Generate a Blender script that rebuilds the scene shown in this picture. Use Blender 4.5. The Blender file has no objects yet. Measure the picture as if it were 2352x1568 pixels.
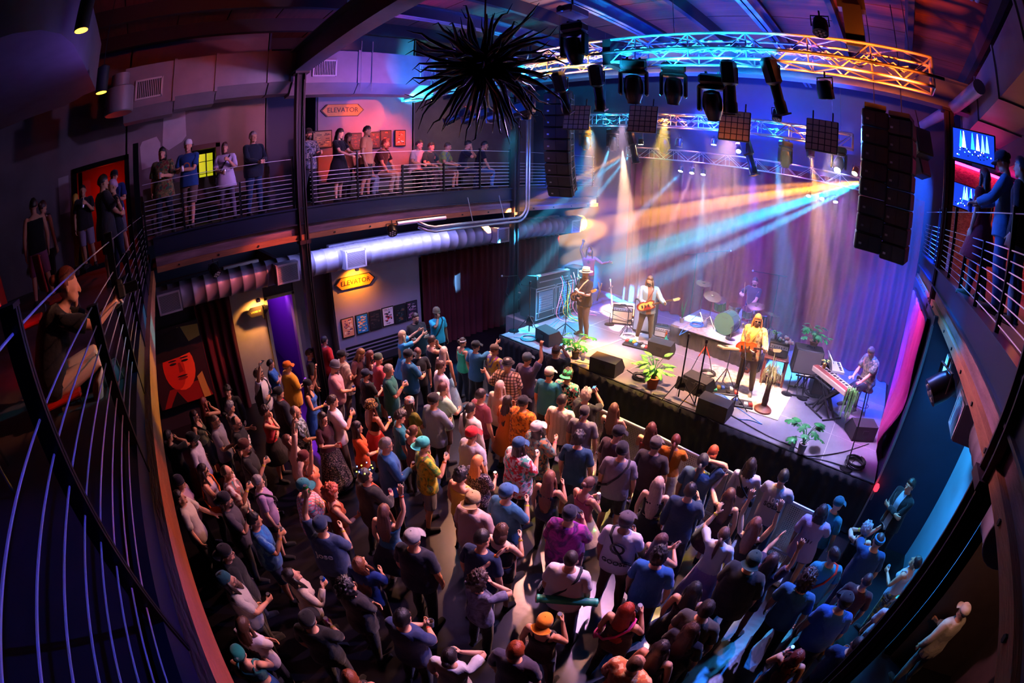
import bpy, bmesh, math, random
import numpy as np
from mathutils import Vector, Matrix, noise as mnoise
PI = math.pi
sc = bpy.context.scene
COL = sc.collection
rnd = random.Random(7)
CZ = 5.65                      # camera height above the floor of the hall (m)
STZ = 1.21                     # stage top
DK = 4.96                      # side balcony deck
RDK = 4.50                     # rear balcony deck
# ---------------------------------------------------------------- camera maths
F = 1058.15
YAW, PIT, ROL = [math.radians(a) for a in (46.0295, -22.0201, 0.6604)]
def _rot():
    cy, sy, cp, sp, cr, sr = math.cos(YAW), math.sin(YAW), math.cos(PIT), math.sin(PIT), math.cos(ROL), math.sin(ROL)
    f = np.array([cy*cp, sy*cp, sp]); rt = np.array([sy, -cy, 0.]); up = np.cross(rt, f)
    return np.stack([cr*rt+sr*up, -sr*rt+cr*up, -f], 1)
RC = _rot()
def ray(px, py):
    x = (px-1176)/F; y = -(py-784)/F; r = math.hypot(x, y); th = 2*math.asin(r/2); s = math.sin(th)/max(r, 1e-9)
    return RC @ np.array([x*s, y*s, -math.cos(th)])
def atZ(px, py, z):
    d = ray(px, py); t = (z-CZ)/d[2]; return Vector((d[0]*t, d[1]*t, z))
def atX(px, py, X):
    d = ray(px, py); t = X/d[0]; return Vector((X, d[1]*t, CZ+d[2]*t))
def atY(px, py, Y):
    d = ray(px, py); t = Y/d[1]; return Vector((d[0]*t, Y, CZ+d[2]*t))
def atD(px, py, D):
    d = ray(px, py); t = D/math.hypot(d[0], d[1]); return Vector((d[0]*t, d[1]*t, CZ+d[2]*t))
# ---------------------------------------------------------------- mesh builder
class MB:
    def __init__(s): s.v = []; s.f = []; s.m = []; s.T = None
    def add(s, vs, fs, mi=0):
        o = len(s.v)
        if s.T is not None: vs = [tuple(s.T @ Vector(v)) for v in vs]
        s.v += [tuple(v) for v in vs]; s.f += [tuple(o+i for i in f) for f in fs]; s.m += [mi]*len(fs)
        return s
    def box(s, c, d, rz=0, mi=0, R=None, taper=1.0):
        hx, hy, hz = d[0]/2, d[1]/2, d[2]/2
        vs = []
        for z, t in ((-hz, 1), (hz, taper)):
            for x, y in ((-hx, -hy), (hx, -hy), (hx, hy), (-hx, hy)): vs.append(Vector((x*t, y*t, z)))
        M = R if R is not None else Matrix.Rotation(rz, 3, 'Z')
        c = Vector(c); vs = [M @ v + c for v in vs]
        return s.add(vs, [(3,2,1,0),(4,5,6,7),(0,1,5,4),(1,2,6,5),(2,3,7,6),(3,0,4,7)], mi)
    def span(s, a, b, mi=0):
        a = Vector(a); b = Vector(b)
        return s.box((a+b)/2, [abs(b[i]-a[i]) for i in range(3)], mi=mi)
    def rbox(s, c, d, r=.01, rz=0, mi=0, R=None):            # box with chamfered vertical and horizontal edges
        hx, hy, hz = d[0]/2, d[1]/2, d[2]/2; r = min(r, hx*.9, hy*.9, hz*.9)
        M = R if R is not None else Matrix.Rotation(rz, 3, 'Z'); c = Vector(c)
        rings = []
        for z, k in ((-hz, r), (-hz+r, 0), (hz-r, 0), (hz, r)):
            a, b = hx-k, hy-k; q = r if k == 0 else r*.3
            rings.append([(a-q,-b,z),(a,-b+q,z),(a,b-q,z),(a-q,b,z),(-a+q,b,z),(-a,b-q,z),(-a,-b+q,z),(-a+q,-b,z)])
        vs = [M @ Vector(p) + c for g in rings for p in g]
        fs = [tuple(range(7,-1,-1)), tuple(24+i for i in range(8))]
        for g in range(3):
            for i in range(8): j = (i+1) % 8; fs.append((g*8+i, g*8+j, g*8+8+j, g*8+8+i))
        return s.add(vs, fs, mi)
    def tube(s, pts, r, n=8, mi=0, caps=True, up=None, sq=1.0):
        pts = [Vector(p) for p in pts]; m = len(pts)
        rs = [r]*m if isinstance(r, (int, float)) else list(r)
        vs = []; u = None
        for i, p in enumerate(pts):
            t = (pts[min(i+1, m-1)] - pts[max(i-1, 0)])
            if t.length < 1e-9: t = Vector((0,0,1))
            t.normalize()
            if u is None:
                u = Vector(up) if up else (Vector((0,0,1)) if abs(t.z) < .9 else Vector((1,0,0)))
            u = (u - t*u.dot(t))
            if u.length < 1e-6: u = t.orthogonal()
            u.normalize(); w = t.cross(u)
            for k in range(n):
                a = 2*PI*k/n + (PI/4 if n == 4 else 0)
                vs.append(p + (u*math.cos(a) + w*math.sin(a)*sq)*rs[i])
        fs = []
        for i in range(m-1):
            for k in range(n):
                k2 = (k+1) % n; fs.append((i*n+k, i*n+k2, (i+1)*n+k2, (i+1)*n+k))
        if caps: fs += [tuple(range(n-1,-1,-1)), tuple((m-1)*n+k for k in range(n))]
        return s.add(vs, fs, mi)
    def bar(s, a, b, r, n=6, mi=0): return s.tube([a, b], r, n, mi)
    def lathe(s, prof, c=(0,0,0), n=16, mi=0, R=None):
        c = Vector(c); vs = []; fs = []
        for r, z in prof:
            for k in range(n):
                a = 2*PI*k/n; v = Vector((r*math.cos(a), r*math.sin(a), z)); vs.append((R @ v if R is not None else v)+c)
        for i in range(len(prof)-1):
            for k in range(n):
                k2 = (k+1) % n; fs.append((i*n+k, i*n+k2, (i+1)*n+k2, (i+1)*n+k))
        fs += [tuple(range(n-1,-1,-1)), tuple((len(prof)-1)*n+k for k in range(n))]
        return s.add(vs, fs, mi)
    def ball(s, c, r, n=12, m=8, mi=0, R=None):
        if isinstance(r, (int, float)): r = (r, r, r)
        c = Vector(c); vs = []; fs = []
        for i in range(1, m):
            p = PI*i/m
            for k in range(n):
                a = 2*PI*k/n; v = Vector((r[0]*math.sin(p)*math.cos(a), r[1]*math.sin(p)*math.sin(a), r[2]*math.cos(p)))
                vs.append((R @ v if R is not None else v)+c)
        t = Vector((0,0,r[2])); b = -t
        vs += [(R @ t if R is not None else t)+c, (R @ b if R is not None else b)+c]
        T = (m-1)*n; B = T+1
        for i in range(m-2):
            for k in range(n): k2 = (k+1) % n; fs.append((i*n+k, (i+1)*n+k, (i+1)*n+k2, i*n+k2))
        for k in range(n): k2 = (k+1) % n; fs.append((T, k, k2)); fs.append((B, (m-2)*n+k2, (m-2)*n+k))
        return s.add(vs, fs, mi)
    def prism(s, poly, th, M=None, mi=0):                   # poly in local XY, thickness in local Z
        M = M or Matrix.Identity(4); n = len(poly)
        vs = [M @ Vector((x, y, 0)) for x, y in poly] + [M @ Vector((x, y, th)) for x, y in poly]
        fs = [tuple(range(n-1,-1,-1)), tuple(range(n, 2*n))] + [(i, (i+1) % n, n+(i+1) % n, n+i) for i in range(n)]
        return s.add(vs, fs, mi)
    def grid(s, fn, nu, nv, mi=0, thick=None):
        vs = [fn(i/nu, j/nv) for j in range(nv+1) for i in range(nu+1)]
        fs = [(j*(nu+1)+i, j*(nu+1)+i+1, (j+1)*(nu+1)+i+1, (j+1)*(nu+1)+i) for j in range(nv) for i in range(nu)]
        if thick is not None:
            t = Vector(thick); n0 = len(vs); vs = vs + [tuple(Vector(v)+t) for v in vs]
            back = [tuple(n0+i for i in reversed(f)) for f in fs]
            edge = [j*(nu+1) for j in range(nv+1)], [j*(nu+1)+nu for j in range(nv+1)], list(range(nu+1)), [nv*(nu+1)+i for i in range(nu+1)]
            for e in edge:
                for a, b in zip(e, e[1:]): back.append((a, b, n0+b, n0+a))
            fs = fs + back
        return s.add(vs, fs, mi)
    def build(s, name, mat=None, parent=None, smooth=False, loc=None, rz=None):
        me = bpy.data.meshes.new(name); me.from_pydata(s.v, [], s.f)
        mats = mat if isinstance(mat, (list, tuple)) else [mat]
        for m in mats:
            if m: me.materials.append(m)
        if len(mats) > 1: me.polygons.foreach_set('material_index', s.m)
        if smooth:
            me.polygons.foreach_set('use_smooth', [True]*len(me.polygons))
            if smooth != 'all': me.set_sharp_from_angle(angle=math.radians(38))
        me.update()
        o = bpy.data.objects.new(name, me); COL.objects.link(o)
        if parent: o.parent = parent
        if loc is not None: o.location = loc
        if rz is not None: o.rotation_euler.z = rz
        return o
def smooth_pts(P, n=6):
    P = [Vector(p) for p in P]; out = []
    for i in range(len(P)-1):
        p0, p1, p2, p3 = P[max(i-1,0)], P[i], P[i+1], P[min(i+2,len(P)-1)]
        for k in range(n): t = k/n; out.append(.5*((2*p1)+(-p0+p2)*t+(2*p0-5*p1+4*p2-p3)*t*t+(-p0+3*p1-3*p2+p3)*t**3))
    return out+[P[-1]]
def tag(o, label=None, cat=None, group=None, kind=None):
    if label: o['label'] = label
    if cat: o['category'] = cat
    if group: o['group'] = group
    if kind: o['kind'] = kind
    return o
def empty(name, loc=(0,0,0), rz=0, label=None, cat=None, group=None, rot=None):
    o = bpy.data.objects.new(name, None); COL.objects.link(o); o.location = loc
    o.empty_display_size = .1
    if rot is not None: o.rotation_euler = rot
    else: o.rotation_euler = (0, 0, rz)
    return tag(o, label, cat, group)
def struct(name, mb, mat, smooth=False): return tag(mb.build(name, mat, smooth=smooth), kind='structure')
def copy_tree(o, parent=None):
    c = o.copy(); COL.objects.link(c)
    if parent: c.parent = parent
    for ch in list(o.children): copy_tree(ch, c)
    return c
def text_mesh(name, txt, size, mat, M, parent=None, depth=.004, spacing=1.0, bold=0):
    cu = bpy.data.curves.new(name, 'FONT'); cu.body = txt; cu.size = size; cu.extrude = depth; cu.align_x = 'CENTER'; cu.align_y = 'CENTER'
    cu.space_character = spacing; cu.offset = bold; cu.resolution_u = 3
    t = bpy.data.objects.new(name, cu); COL.objects.link(t)
    dg = bpy.context.evaluated_depsgraph_get(); me = bpy.data.meshes.new_from_object(t.evaluated_get(dg))
    bpy.data.objects.remove(t)
    me.materials.clear(); me.materials.append(mat); me.transform(M)
    o = bpy.data.objects.new(name, me); COL.objects.link(o)
    if parent: o.parent = parent
    return o
def frame(o, x, y, z=None):                                  # 4x4 from origin and local x, y axes
    x = Vector(x).normalized(); y = Vector(y); z = x.cross(y).normalized(); y = z.cross(x)
    M = Matrix((x, y, z)).transposed().to_4x4(); M.translation = Vector(o); return M
# ---------------------------------------------------------------- materials
MATS = {}
def hexc(h):
    h = h.lstrip('#'); h = h if len(h) == 6 else ''.join(x*2 for x in h); c = [int(h[i:i+2], 16)/255 for i in (0, 2, 4)]
    return tuple((x/12.92 if x <= .04045 else ((x+.055)/1.055)**2.4) for x in c)
def mat(name, col, rough=.6, metal=0., bump=0., bscale=30., var=0., vscale=4., emit=None, estr=0., coat=0., spec=.5, tex=None, alpha=1., trans=0., stretch=None):
    if name in MATS: return MATS[name]
    if isinstance(col, str): col = hexc(col)
    m = bpy.data.materials.new(name); m.use_nodes = True; nt = m.node_tree; N = nt.nodes; Lk = nt.links
    b = N['Principled BSDF']; b.inputs['Base Color'].default_value = (*col, 1); b.inputs['Roughness'].default_value = rough
    b.inputs['Metallic'].default_value = metal; b.inputs['Specular IOR Level'].default_value = spec
    if coat: b.inputs['Coat Weight'].default_value = coat
    if trans: b.inputs['Transmission Weight'].default_value = trans
    if alpha < 1: b.inputs['Alpha'].default_value = alpha
    if emit is not None:
        if isinstance(emit, str): emit = hexc(emit)
        b.inputs['Emission Color'].default_value = (*emit, 1); b.inputs['Emission Strength'].default_value = estr
    def coord():
        tc = N.new('ShaderNodeTexCoord'); mp = N.new('ShaderNodeMapping'); Lk.new(tc.outputs['Object'], mp.inputs[0])
        if stretch: mp.inputs['Scale'].default_value = stretch
        return mp.outputs[0]
    if var:
        n = N.new('ShaderNodeTexNoise'); n.inputs['Scale'].default_value = vscale; n.inputs['Detail'].default_value = 6; Lk.new(coord(), n.inputs['Vector'])
        r = N.new('ShaderNodeValToRGB'); r.color_ramp.elements[0].position = .3; r.color_ramp.elements[1].position = .7
        r.color_ramp.elements[0].color = (*[c*(1-var) for c in col], 1); r.color_ramp.elements[1].color = (*[min(1, c*(1+var)) for c in col], 1)
        Lk.new(n.outputs[0], r.inputs[0]); Lk.new(r.outputs[0], b.inputs['Base Color'])
    if bump:
        n = N.new('ShaderNodeTexNoise'); n.inputs['Scale'].default_value = bscale; n.inputs['Detail'].default_value = 4; Lk.new(coord(), n.inputs['Vector'])
        bp = N.new('ShaderNodeBump'); bp.inputs['Strength'].default_value = bump; bp.inputs['Distance'].default_value = .02
        Lk.new(n.outputs[0], bp.inputs['Height']); Lk.new(bp.outputs[0], b.inputs['Normal'])
    if tex: tex(nt, b)
    MATS[name] = m
    return m
def emis(name, col, s): return mat(name, (0.01,0.01,0.01), .5, emit=col, estr=s)
BLK = mat('black_metal', '#15151a', .45, .3)
BLKS = mat('black_satin_metal', '#101014', .3, .5)
MATT = mat('matte_black', '#050508', .7)
CLOTH = mat('black_cloth', '#15151c', .9, bump=.3, bscale=60)
ALU = mat('aluminium', '#b9bcc2', .3, .9)
CHR = mat('chrome', '#d5d8dd', .15, 1.)
STEEL = mat('galvanised_steel', '#a3a5ad', .38, .75, var=.12, vscale=9)
RUB = mat('rubber_cable', '#0d0d10', .5)
WOODD = mat('rough_timber', '#8a5a3c', .75, var=.35, vscale=3, bump=.5, bscale=25, stretch=(.4, 3, 3))
RAILM = mat('railing_blue_black_steel', '#14161f', .35, .6)
# ================================================================= SETTING
FLOORM = mat('polished_concrete', '#131117', .28, var=.25, vscale=1.2, bump=.1, bscale=12)
PLAS = mat('grey_plaster', '#8d8694', .75, var=.12, vscale=1.5, bump=.08, bscale=40)
PLAST2 = mat('brown_grey_plaster', '#6e6268', .8, var=.18, vscale=1.1, bump=.15, bscale=30)
DARKW = mat('charcoal_wall_paint', '#23222c', .7, var=.15, vscale=1.5)
NAVYW = mat('deep_blue_wall_paint', '#1f2c4c', .65, var=.1, vscale=2)
PALEW = mat('pale_blue_wall_paint', '#6f93ad', .6, var=.06, vscale=2)
CEILM = mat('dark_stained_ceiling_boards', '#5a2f25', .7, var=.3, vscale=2, stretch=(6, .5, 1))
JOIST = mat('dark_painted_joist', '#20181c', .7, var=.2, vscale=3)
BEAMM = mat('grey_blue_steel_beam', '#5a6378', .4, .5, var=.1, vscale=3)
FASC = mat('steel_edge_channel', '#18213a', .4, .4, var=.12, vscale=2)
COLM = mat('column_paint', '#2a1c24', .45, .3)
DECKM = mat('deck_boards', '#4a3a36', .7, var=.25, vscale=3)
CURT = mat('maroon_velvet', '#6b1f2f', .85, bump=.25, bscale=14, stretch=(3, 3, .2), spec=.2)
CURTD = mat('dark_maroon_velvet', '#4a1820', .9, bump=.25, bscale=14, stretch=(3, 3, .2), spec=.2)
CURTP = mat('magenta_velvet', '#8a3464', .8, bump=.25, bscale=14, stretch=(3, 3, .2), spec=.3)
STAGEM = mat('grey_stage_deck', '#6a6672', .45, var=.12, vscale=2.5, bump=.12, bscale=50)
HWY = mat('hallway_paint', '#7c6a93', .7, var=.05)
XR = 3.06; XR2 = 9.3; YL = 9.66; YR = -1.45; XB = -.46
m = MB(); m.grid(lambda u, v: (-7+22*u, -6.5+22.5*v, 0), 1, 1, thick=(0,0,-.2)); struct('floor', m, FLOORM)
m = MB()
for k in range(19): m.span((-7+1.2*k, -6.5, 9.62), (-7+1.2*k+1.17, 16, 9.70))
m.span((-7,-6.5,9.72), (15.5,16,9.8)); struct('ceiling', m, CEILM)
m = MB()
for y in np.arange(-5.6, 15.5, 1.6): m.span((-7, y, 9.28), (15, y+.12, 9.62))
struct('trim_1', m, JOIST)
# steel roof beams (I sections) running across the hall
def ibeam_y(mb, x, z, y0, y1, w=.26, h=.5):
    mb.span((x-w/2, y0, z), (x+w/2, y1, z+.03)); mb.span((x-w/2, y0, z+h-.03), (x+w/2, y1, z+h)); mb.span((x-.02, y0, z), (x+.02, y1, z+h))
def ibeam_x(mb, y, z, x0, x1, w=.2, h=.3):
    mb.span((x0, y-w/2, z), (x1, y+w/2, z+.025)); mb.span((x0, y-w/2, z+h-.025), (x1, y+w/2, z+h)); mb.span((x0, y-.015, z), (x1, y+.015, z+h))
for i, x in enumerate((XR, XR2)):
    m = MB(); ibeam_y(m, x, 8.0, -5, 14, .34, .6)
    tag(m.build('roof_beam', BEAMM), ('wide blue-grey steel roof beam crossing above the left column', 'steel roof beam crossing above the front lighting truss')[i], 'beam', 'steel roof beams')
for i, (y, x0, x1) in enumerate(((2.2, 3.2, 13), (5.0, 3.2, 13), (7.6, 3.2, 13))):
    m = MB(); ibeam_x(m, y, 8.75, x0, x1)
    tag(m.build('roof_beam', BEAMM), ('slim steel roof beam nearest the right line array', 'slim steel roof beam over the middle of the stage', 'slim steel roof beam behind the black spiky chandelier')[i], 'beam', 'slim roof beams')
# stage building behind and outer shell
m = MB()
m.span((13.55,-6.5,0),(13.75,16,9.7)); struct('wall_stage', m, mat('midnight_blue_wall','#161d3c',.6,var=.1))
m = MB(); m.span((-7,15.9,0),(15,16,9.7)); m.span((-7,-6.5,0),(15,-6.4,9.7)); m.span((-7,-6.5,0),(-6.9,16,9.7)); struct('wall_outer', m, DARKW)
# left, ground level : wall runs at y = 11.5
m = MB()
m.span((4.33,11.45,0),(7.16,11.62,3.75)); m.span((7.16,11.45,2.95),(13.5,11.62,3.75)); struct('wall_left', m, mat('lavender_grey_wall','#8b87a0',.6,var=.05,vscale=2))
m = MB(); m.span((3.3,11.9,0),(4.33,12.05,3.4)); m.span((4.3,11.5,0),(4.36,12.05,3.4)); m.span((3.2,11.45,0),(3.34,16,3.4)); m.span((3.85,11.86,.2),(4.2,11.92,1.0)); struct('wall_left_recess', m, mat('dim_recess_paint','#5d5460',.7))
m = MB(); m.span((1.40,11.5,0),(2.36,11.66,3.75)); struct('wall_left_sign', m, mat('warm_grey_wall','#b0a493',.65,var=.05))
m = MB(); m.span((2.36,11.5,2.72),(3.3,11.66,3.4)); struct('trim_2', m, DARKW)
m = MB(); m.span((2.3,11.66,0),(2.36,15.9,3.0)); m.span((2.3,15.0,0),(3.3,15.1,3.0)); m.span((2.3,11.6,2.95),(3.3,15.1,3.05)); struct('wall_hallway', m, HWY)
m = MB(); m.span((2.36,11.45,0),(2.44,11.7,2.75)); m.span((3.14,11.45,0),(3.22,11.7,2.75)); m.span((2.36,11.45,2.68),(3.22,11.7,2.76)); struct('door_1', m, mat('door_frame_cream','#a79a80',.6))
m = MB(); m.span((-7,11.55,0),(1.4,11.7,3.75)); struct('wall_left_rear', m, DARKW)
m = MB(); m.tube([(2.45,14.95,1.45),(2.8,14.9,1.28),(3.2,14.95,1.62)], .05, 8); tag(m.build('rope_barrier', RUB, smooth=True), 'dark sagging rope on the purple hallway wall', 'rope')
# left balcony deck, soffit, fascia and beams
m = MB(); m.span((-.46,YL+.02,4.84),(13.5,11.6,DK)); struct('floor_balcony_left', m, DECKM)
m = MB(); m.span((-.46,YL+.3,4.30),(13.5,11.6,4.36)); struct('ceiling_under_balcony', m, DARKW)
def fascia(y, s, x0, x1, lab, x_edge=None):
    r = empty('balcony_edge', (x0, y, DK), label=lab, cat='balcony edge', group='balcony edge beams')
    r.location = (0,0,0)
    m = MB(); m.span((x0, y-.03*s, 4.62), (x1, y+.02*s, DK+.02)); m.span((x0, y-.08*s, DK), (x1, y+.1*s, DK+.03)); m.span((x0,y-.08*s,4.62),(x1,y+.1*s,4.65)); m.build('steel_channel', FASC, r)
    m = MB(); m.span((x0, y+.02*s, 4.30), (x1, y+.16*s, 4.62)); m.build('upper_timber', mat('weathered_timber','#6d5560',.8,var=.4,vscale=3,bump=.6,bscale=20,stretch=(.5,3,3)), r)
    m = MB(); m.span((x0, y-.06*s, 4.28), (x1, y+.10*s, 4.40)); m.build('lower_timber', WOODD, r)
    for x in np.arange(x0+.5, x1, .9): m = MB(); m.lathe([(.022,0),(.022,.02)], (x, y-.06*s, 4.34), 6, R=Matrix.Rotation(s*PI/2, 3, 'X').to_3x3()); m.build('bolt_head', BLK, r)
    return r
fascia(YL, 1, -.3, 13.4, 'left balcony edge of steel channel over weathered timber beams')
fascia(YR, -1, 1.0, 13.2, 'right balcony edge of steel channel over pale bolted timber beam')
m = MB(); m.span((1.0,-6.4,4.84),(13.5,YR-.02,DK)); struct('floor_balcony_right', m, DECKM)
m = MB(); m.span((1.0,-6.4,4.32),(13.5,YR-.25,4.38)); struct('ceiling_under_balcony_right', m, DARKW)
# rear balcony
m = MB(); m.span((-6.9,-2,4.36),(XB-.04,11.5,RDK)); struct('floor_balcony_rear', m, DECKM)
r = empty('balcony_edge', label='rear balcony edge beam lit yellow and orange, at the left of the frame', cat='balcony edge', group='balcony edge beams')
m = MB(); m.span((XB-.06,-.6,4.34),(XB+.02,9.7,4.52)); m.build('steel_channel', FASC, r)
m = MB(); m.span((XB-.02,-.6,4.08),(XB+.08,9.7,4.34)); m.build('lower_timber', mat('ochre_timber','#b07a45',.7,var=.25,vscale=3,bump=.5,bscale=20,stretch=(3,.5,3)), r)
# upper walls, left balcony
m = MB(); m.span((4.15,11.5,DK),(7.1,11.62,9.6)); struct('wall_upper_left', m, PLAS)
m = MB(); m.span((-.7,11.5,DK),(.78,11.62,9.6)); m.span((.78,11.5,6.75),(1.45,11.62,9.6)); m.span((1.45,11.5,DK),(2.75,11.62,9.6)); m.span((-.95,11.5,DK),(-.7,11.62,9.6)); m.span((-2.4,11.5,6.9),(-.9,11.62,9.6)); m.span((-6.9,11.5,RDK),(-2.4,11.62,9.6)); struct('wall_upper_left_rear', m, PLAST2)
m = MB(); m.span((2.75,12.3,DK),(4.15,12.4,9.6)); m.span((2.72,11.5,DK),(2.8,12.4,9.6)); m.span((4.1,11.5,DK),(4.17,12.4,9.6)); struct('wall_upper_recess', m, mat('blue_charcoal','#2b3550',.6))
m = MB(); m.span((7.05,12.9,DK),(13.5,13.0,9.6)); m.span((7.05,11.5,DK),(7.13,13.0,9.6)); struct('wall_upper_alcove', m, mat('alcove_taupe','#6b6064',.7,var=.1))
m = MB(); m.span((-2.4,12.8,RDK),(-.8,12.9,7.2)); struct('wall_red_room', m, mat('red_room_paint','#8a1f16',.7))
m = MB(); m.span((-2.42,11.44,RDK),(-2.3,11.66,6.95)); m.span((-.98,11.44,RDK),(-.86,11.66,6.95)); m.span((-2.42,11.44,6.83),(-.86,11.66,6.95)); struct('door_2', m, BLKS)
m = MB(); m.span((.7,11.44,DK),(.8,11.66,6.8)); m.span((1.42,11.44,DK),(1.53,11.66,6.8)); m.span((.7,11.44,6.7),(1.53,11.66,6.82)); struct('door_3', m, mat('dark_red_wood','#451a18',.5))
m = MB(); m.span((1.0,11.7,5.62),(1.36,11.76,6.6)); struct('window_1', m, mat('lit_stairwell_glass','#c8b820',.4,emit='#c9c61e',estr=.5))
m = MB()
for k in range(5): m.span((1.0,11.67,5.2+.3*k),(1.36,11.70,5.215+.3*k))
m.span((1.17,11.67,DK),(1.2,11.7,6.6)); struct('window_1_bars', m, BLK)
# pale patches of paint on the upper rear wall
def patch(pts, lab):
    n = len(pts); me = MB(); me.prism([(p[0], p[1]) for p in pts], .006, frame((0,11.5,0),(1,0,0),(0,0,1)))
    tag(me.build('wall_patch', mat('pale_patch_paint','#a29aa2',.7,var=.08)), lab, 'paint patch', 'pale paint patches')
patch([(.03,6.97),(.06,7.75),(.62,7.75),(.66,7.1),(.55,6.98),(.2,6.83)], 'tall pale paint patch on the wall above the white capped man')
patch([(-.52,6.5),(-.56,7.05),(-.5,7.17),(-.12,7.22),(-.02,7.05),(-.02,6.55)], 'rounded pale paint patch left of the tall paint patch')
patch([(-2.85,6.0),(-2.85,6.85),(-2.55,6.85),(-2.55,6.0)], 'narrow pale patch on the wall beside the red room doorway')
# columns
def column(x, y, lab):
    r = empty('steel_column', (x, y, 0), label=lab, cat='column', group='steel columns')
    m = MB(); m.span((-.1,-.1,0),(-.075,.1,8.05)); m.span((.075,-.1,0),(.1,.1,8.05)); m.span((-.1,-.012,0),(.1,.012,8.05)); m.build('shaft', COLM, r)
    m = MB(); m.span((-.17,-.17,0),(.17,.17,.03)); m.build('base_plate', COLM, r)
    m = MB(); m.span((-.16,-.16,7.95),(.16,.16,8.0)); m.span((-.13,-.13,4.2),(.13,.13,4.28)); m.build('cap_plate', COLM, r)
    m = MB(); m.tube([(.02,-.12,.5),(.03,-.13,3),(.02,-.12,5.4),(.05,-.13,7.8)], .012, 6); m.build('cable_run', RUB, r)
    return r
column(XR, YL-.03, 'dark steel column between the two lengths of left balcony railing')
column(XR2, YL-.06, 'dark steel column at the left corner of the stage')
column(XR2, YR-.02, 'dark steel column carrying the wall screens right of the line array')
column(XR, YR+.02, 'thick black column crossing the lower right corner')
m = MB(); m.span((-.62,9.5,4.1),(-.5,9.62,6.9)); m.span((-.62,9.46,4.1),(-.5,9.47,6.9)); tag(m.build('steel_post', RAILM), 'tall black steel post where the rear and left balconies meet', 'post')
# railings
def railing(name_lab, p0, p1, posts, z0, ztop, zs_n, tall, cr=.0065):
    """posts: list of (t metres along, is_tall)"""
    p0 = Vector(p0); p1 = Vector(p1); d = (p1-p0).normalized(); nrm = Vector((-d.y, d.x, 0))
    r = empty('cable_railing', label=name_lab, cat='railing', group='cable railings')
    for t, tl in posts:
        q = p0 + d*t; top = ztop if tl else z0+.76
        m = MB(); M = Matrix((d, nrm, Vector((0,0,1)))).transposed()
        m.box((q.x, q.y, (z0-.18+top)/2), (.014 if tl else .02, .055, top-z0+.18), R=M)
        m.box(q + d*.02 + Vector((0,0,(z0-.18+top)/2-q.z)), (.014, .055, top-z0+.18), R=M)
        m.box(Vector((q.x, q.y, top)), (.06, .06, .012), R=M)
        m.build('post', RAILM, r)
    zz = [ztop-.06] if tall else []
    zz += [z0+.1+(.66/(zs_n-1))*k for k in range(zs_n)]
    for z in zz:
        m = MB(); m.bar((p0.x, p0.y, z), (p1.x, p1.y, z), cr, 6); m.build('cable', mat('steel_cable','#d9dbe6',.35,.5), r)
    return r
railing('cable railing of the left balcony, rear length before the column', (-.45,YL+.02,0), (2.92,YL+.02,0), [(0,0),(.87,0),(2.14,0),(3.34,1)], DK, 6.12, 8, 1)
railing('cable railing of the left balcony, long length towards the stage', (3.3,YL+.02,0), (13.2,YL+.02,0), [(.04,1),(1.15,1),(2.35,0),(3.56,0),(4.75,1),(5.85,1),(6.2,1),(7.4,0),(8.6,0),(9.8,1)], DK, 6.12, 8, 1)
railing('cable railing of the right balcony beside the watching people', (1.9,YR,0), (9.2,YR,0), [(.2,1),(1.4,1),(2.42,1),(3.62,0),(4.8,0),(6.02,1),(7.2,1)], DK, 6.1, 8, 1)
railing('far cable railing of the right balcony beyond the column', (9.4,YR,0), (13.1,YR,0), [(0,1),(.7,1),(2.0,0),(3.5,0)], DK, 6.1, 8, 1)
railing('near cable railing of the rear balcony in front of the photographer', (XB,-.7,0), (XB,9.45,0), [(1.78,1),(3.0,0),(4.1,1),(5.3,0),(6.5,1),(7.9,0),(9.2,1)], RDK, 5.53, 8, 1, .0042)
# ---- stage
m = MB(); m.span((7.72,-1.27,.05),(13.5,8.45,STZ)); m.span((8.9,8.4,.05),(13.5,9.5,STZ)); struct('floor_stage', m, STAGEM)
m = MB()
for x in (8.95, 10.17, 11.4, 12.6): m.span((x,-1.27,STZ),(x+.008,8.45,STZ+.0025))
for y in (-.05, 2.39, 4.83, 7.27): m.span((7.74,y,STZ),(13.4,y+.008,STZ+.0025))
struct('floor_stage_seams', m, mat('seam_tape','#b9b2b8',.6))
m = MB(); m.span((7.70,-1.29,STZ-.03),(7.735,8.47,STZ+.006)); struct('trim_3', m, BLK)
def pleats(p0, p1, z0, z1, amp, wl, name, ma, lab, cat, nz=6, grp=None, seed=0, flare=0., top=None):
    p0 = Vector((*p0, 0)); p1 = Vector((*p1, 0)); L = (p1-p0).length; d = (p1-p0)/L; n = Vector((-d.y, d.x, 0))
    nu = int(L/wl*10); rr = random.Random(seed); ph = [rr.random()*6 for _ in range(4)]
    def fn(u, v):
        s = u*L; w = math.sin(2*PI*s/wl + .8*math.sin(s*2.1+ph[0]) + .25*math.sin(v*3+ph[1]))
        w2 = math.sin(2*PI*s/(wl*2.7)+ph[2])
        a = amp*(1+flare*(1-v))
        q = p0 + d*s + n*(w*a + w2*a*.5 + .03*math.sin(v*5+s*3)*(1-v))
        zt = z1 if top is None else top(u)
        return (q.x, q.y, z0 + (zt-z0)*v)
    m = MB(); m.grid(fn, nu, nz, thick=tuple(n*.012))
    return tag(m.build(name, ma, smooth='all'), lab, cat, grp)
pleats((7.69,-1.27), (7.69,8.45), .02, STZ-.01, .012, .21, 'stage_skirt', CLOTH, 'black pleated cloth skirt along the stage front', 'stage skirt')
pleats((8.9,8.47), (7.71,8.47), .02, STZ-.01, .012, .21, 'stage_skirt', CLOTH, 'black cloth skirt on the left end of the stage', 'stage skirt')
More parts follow.
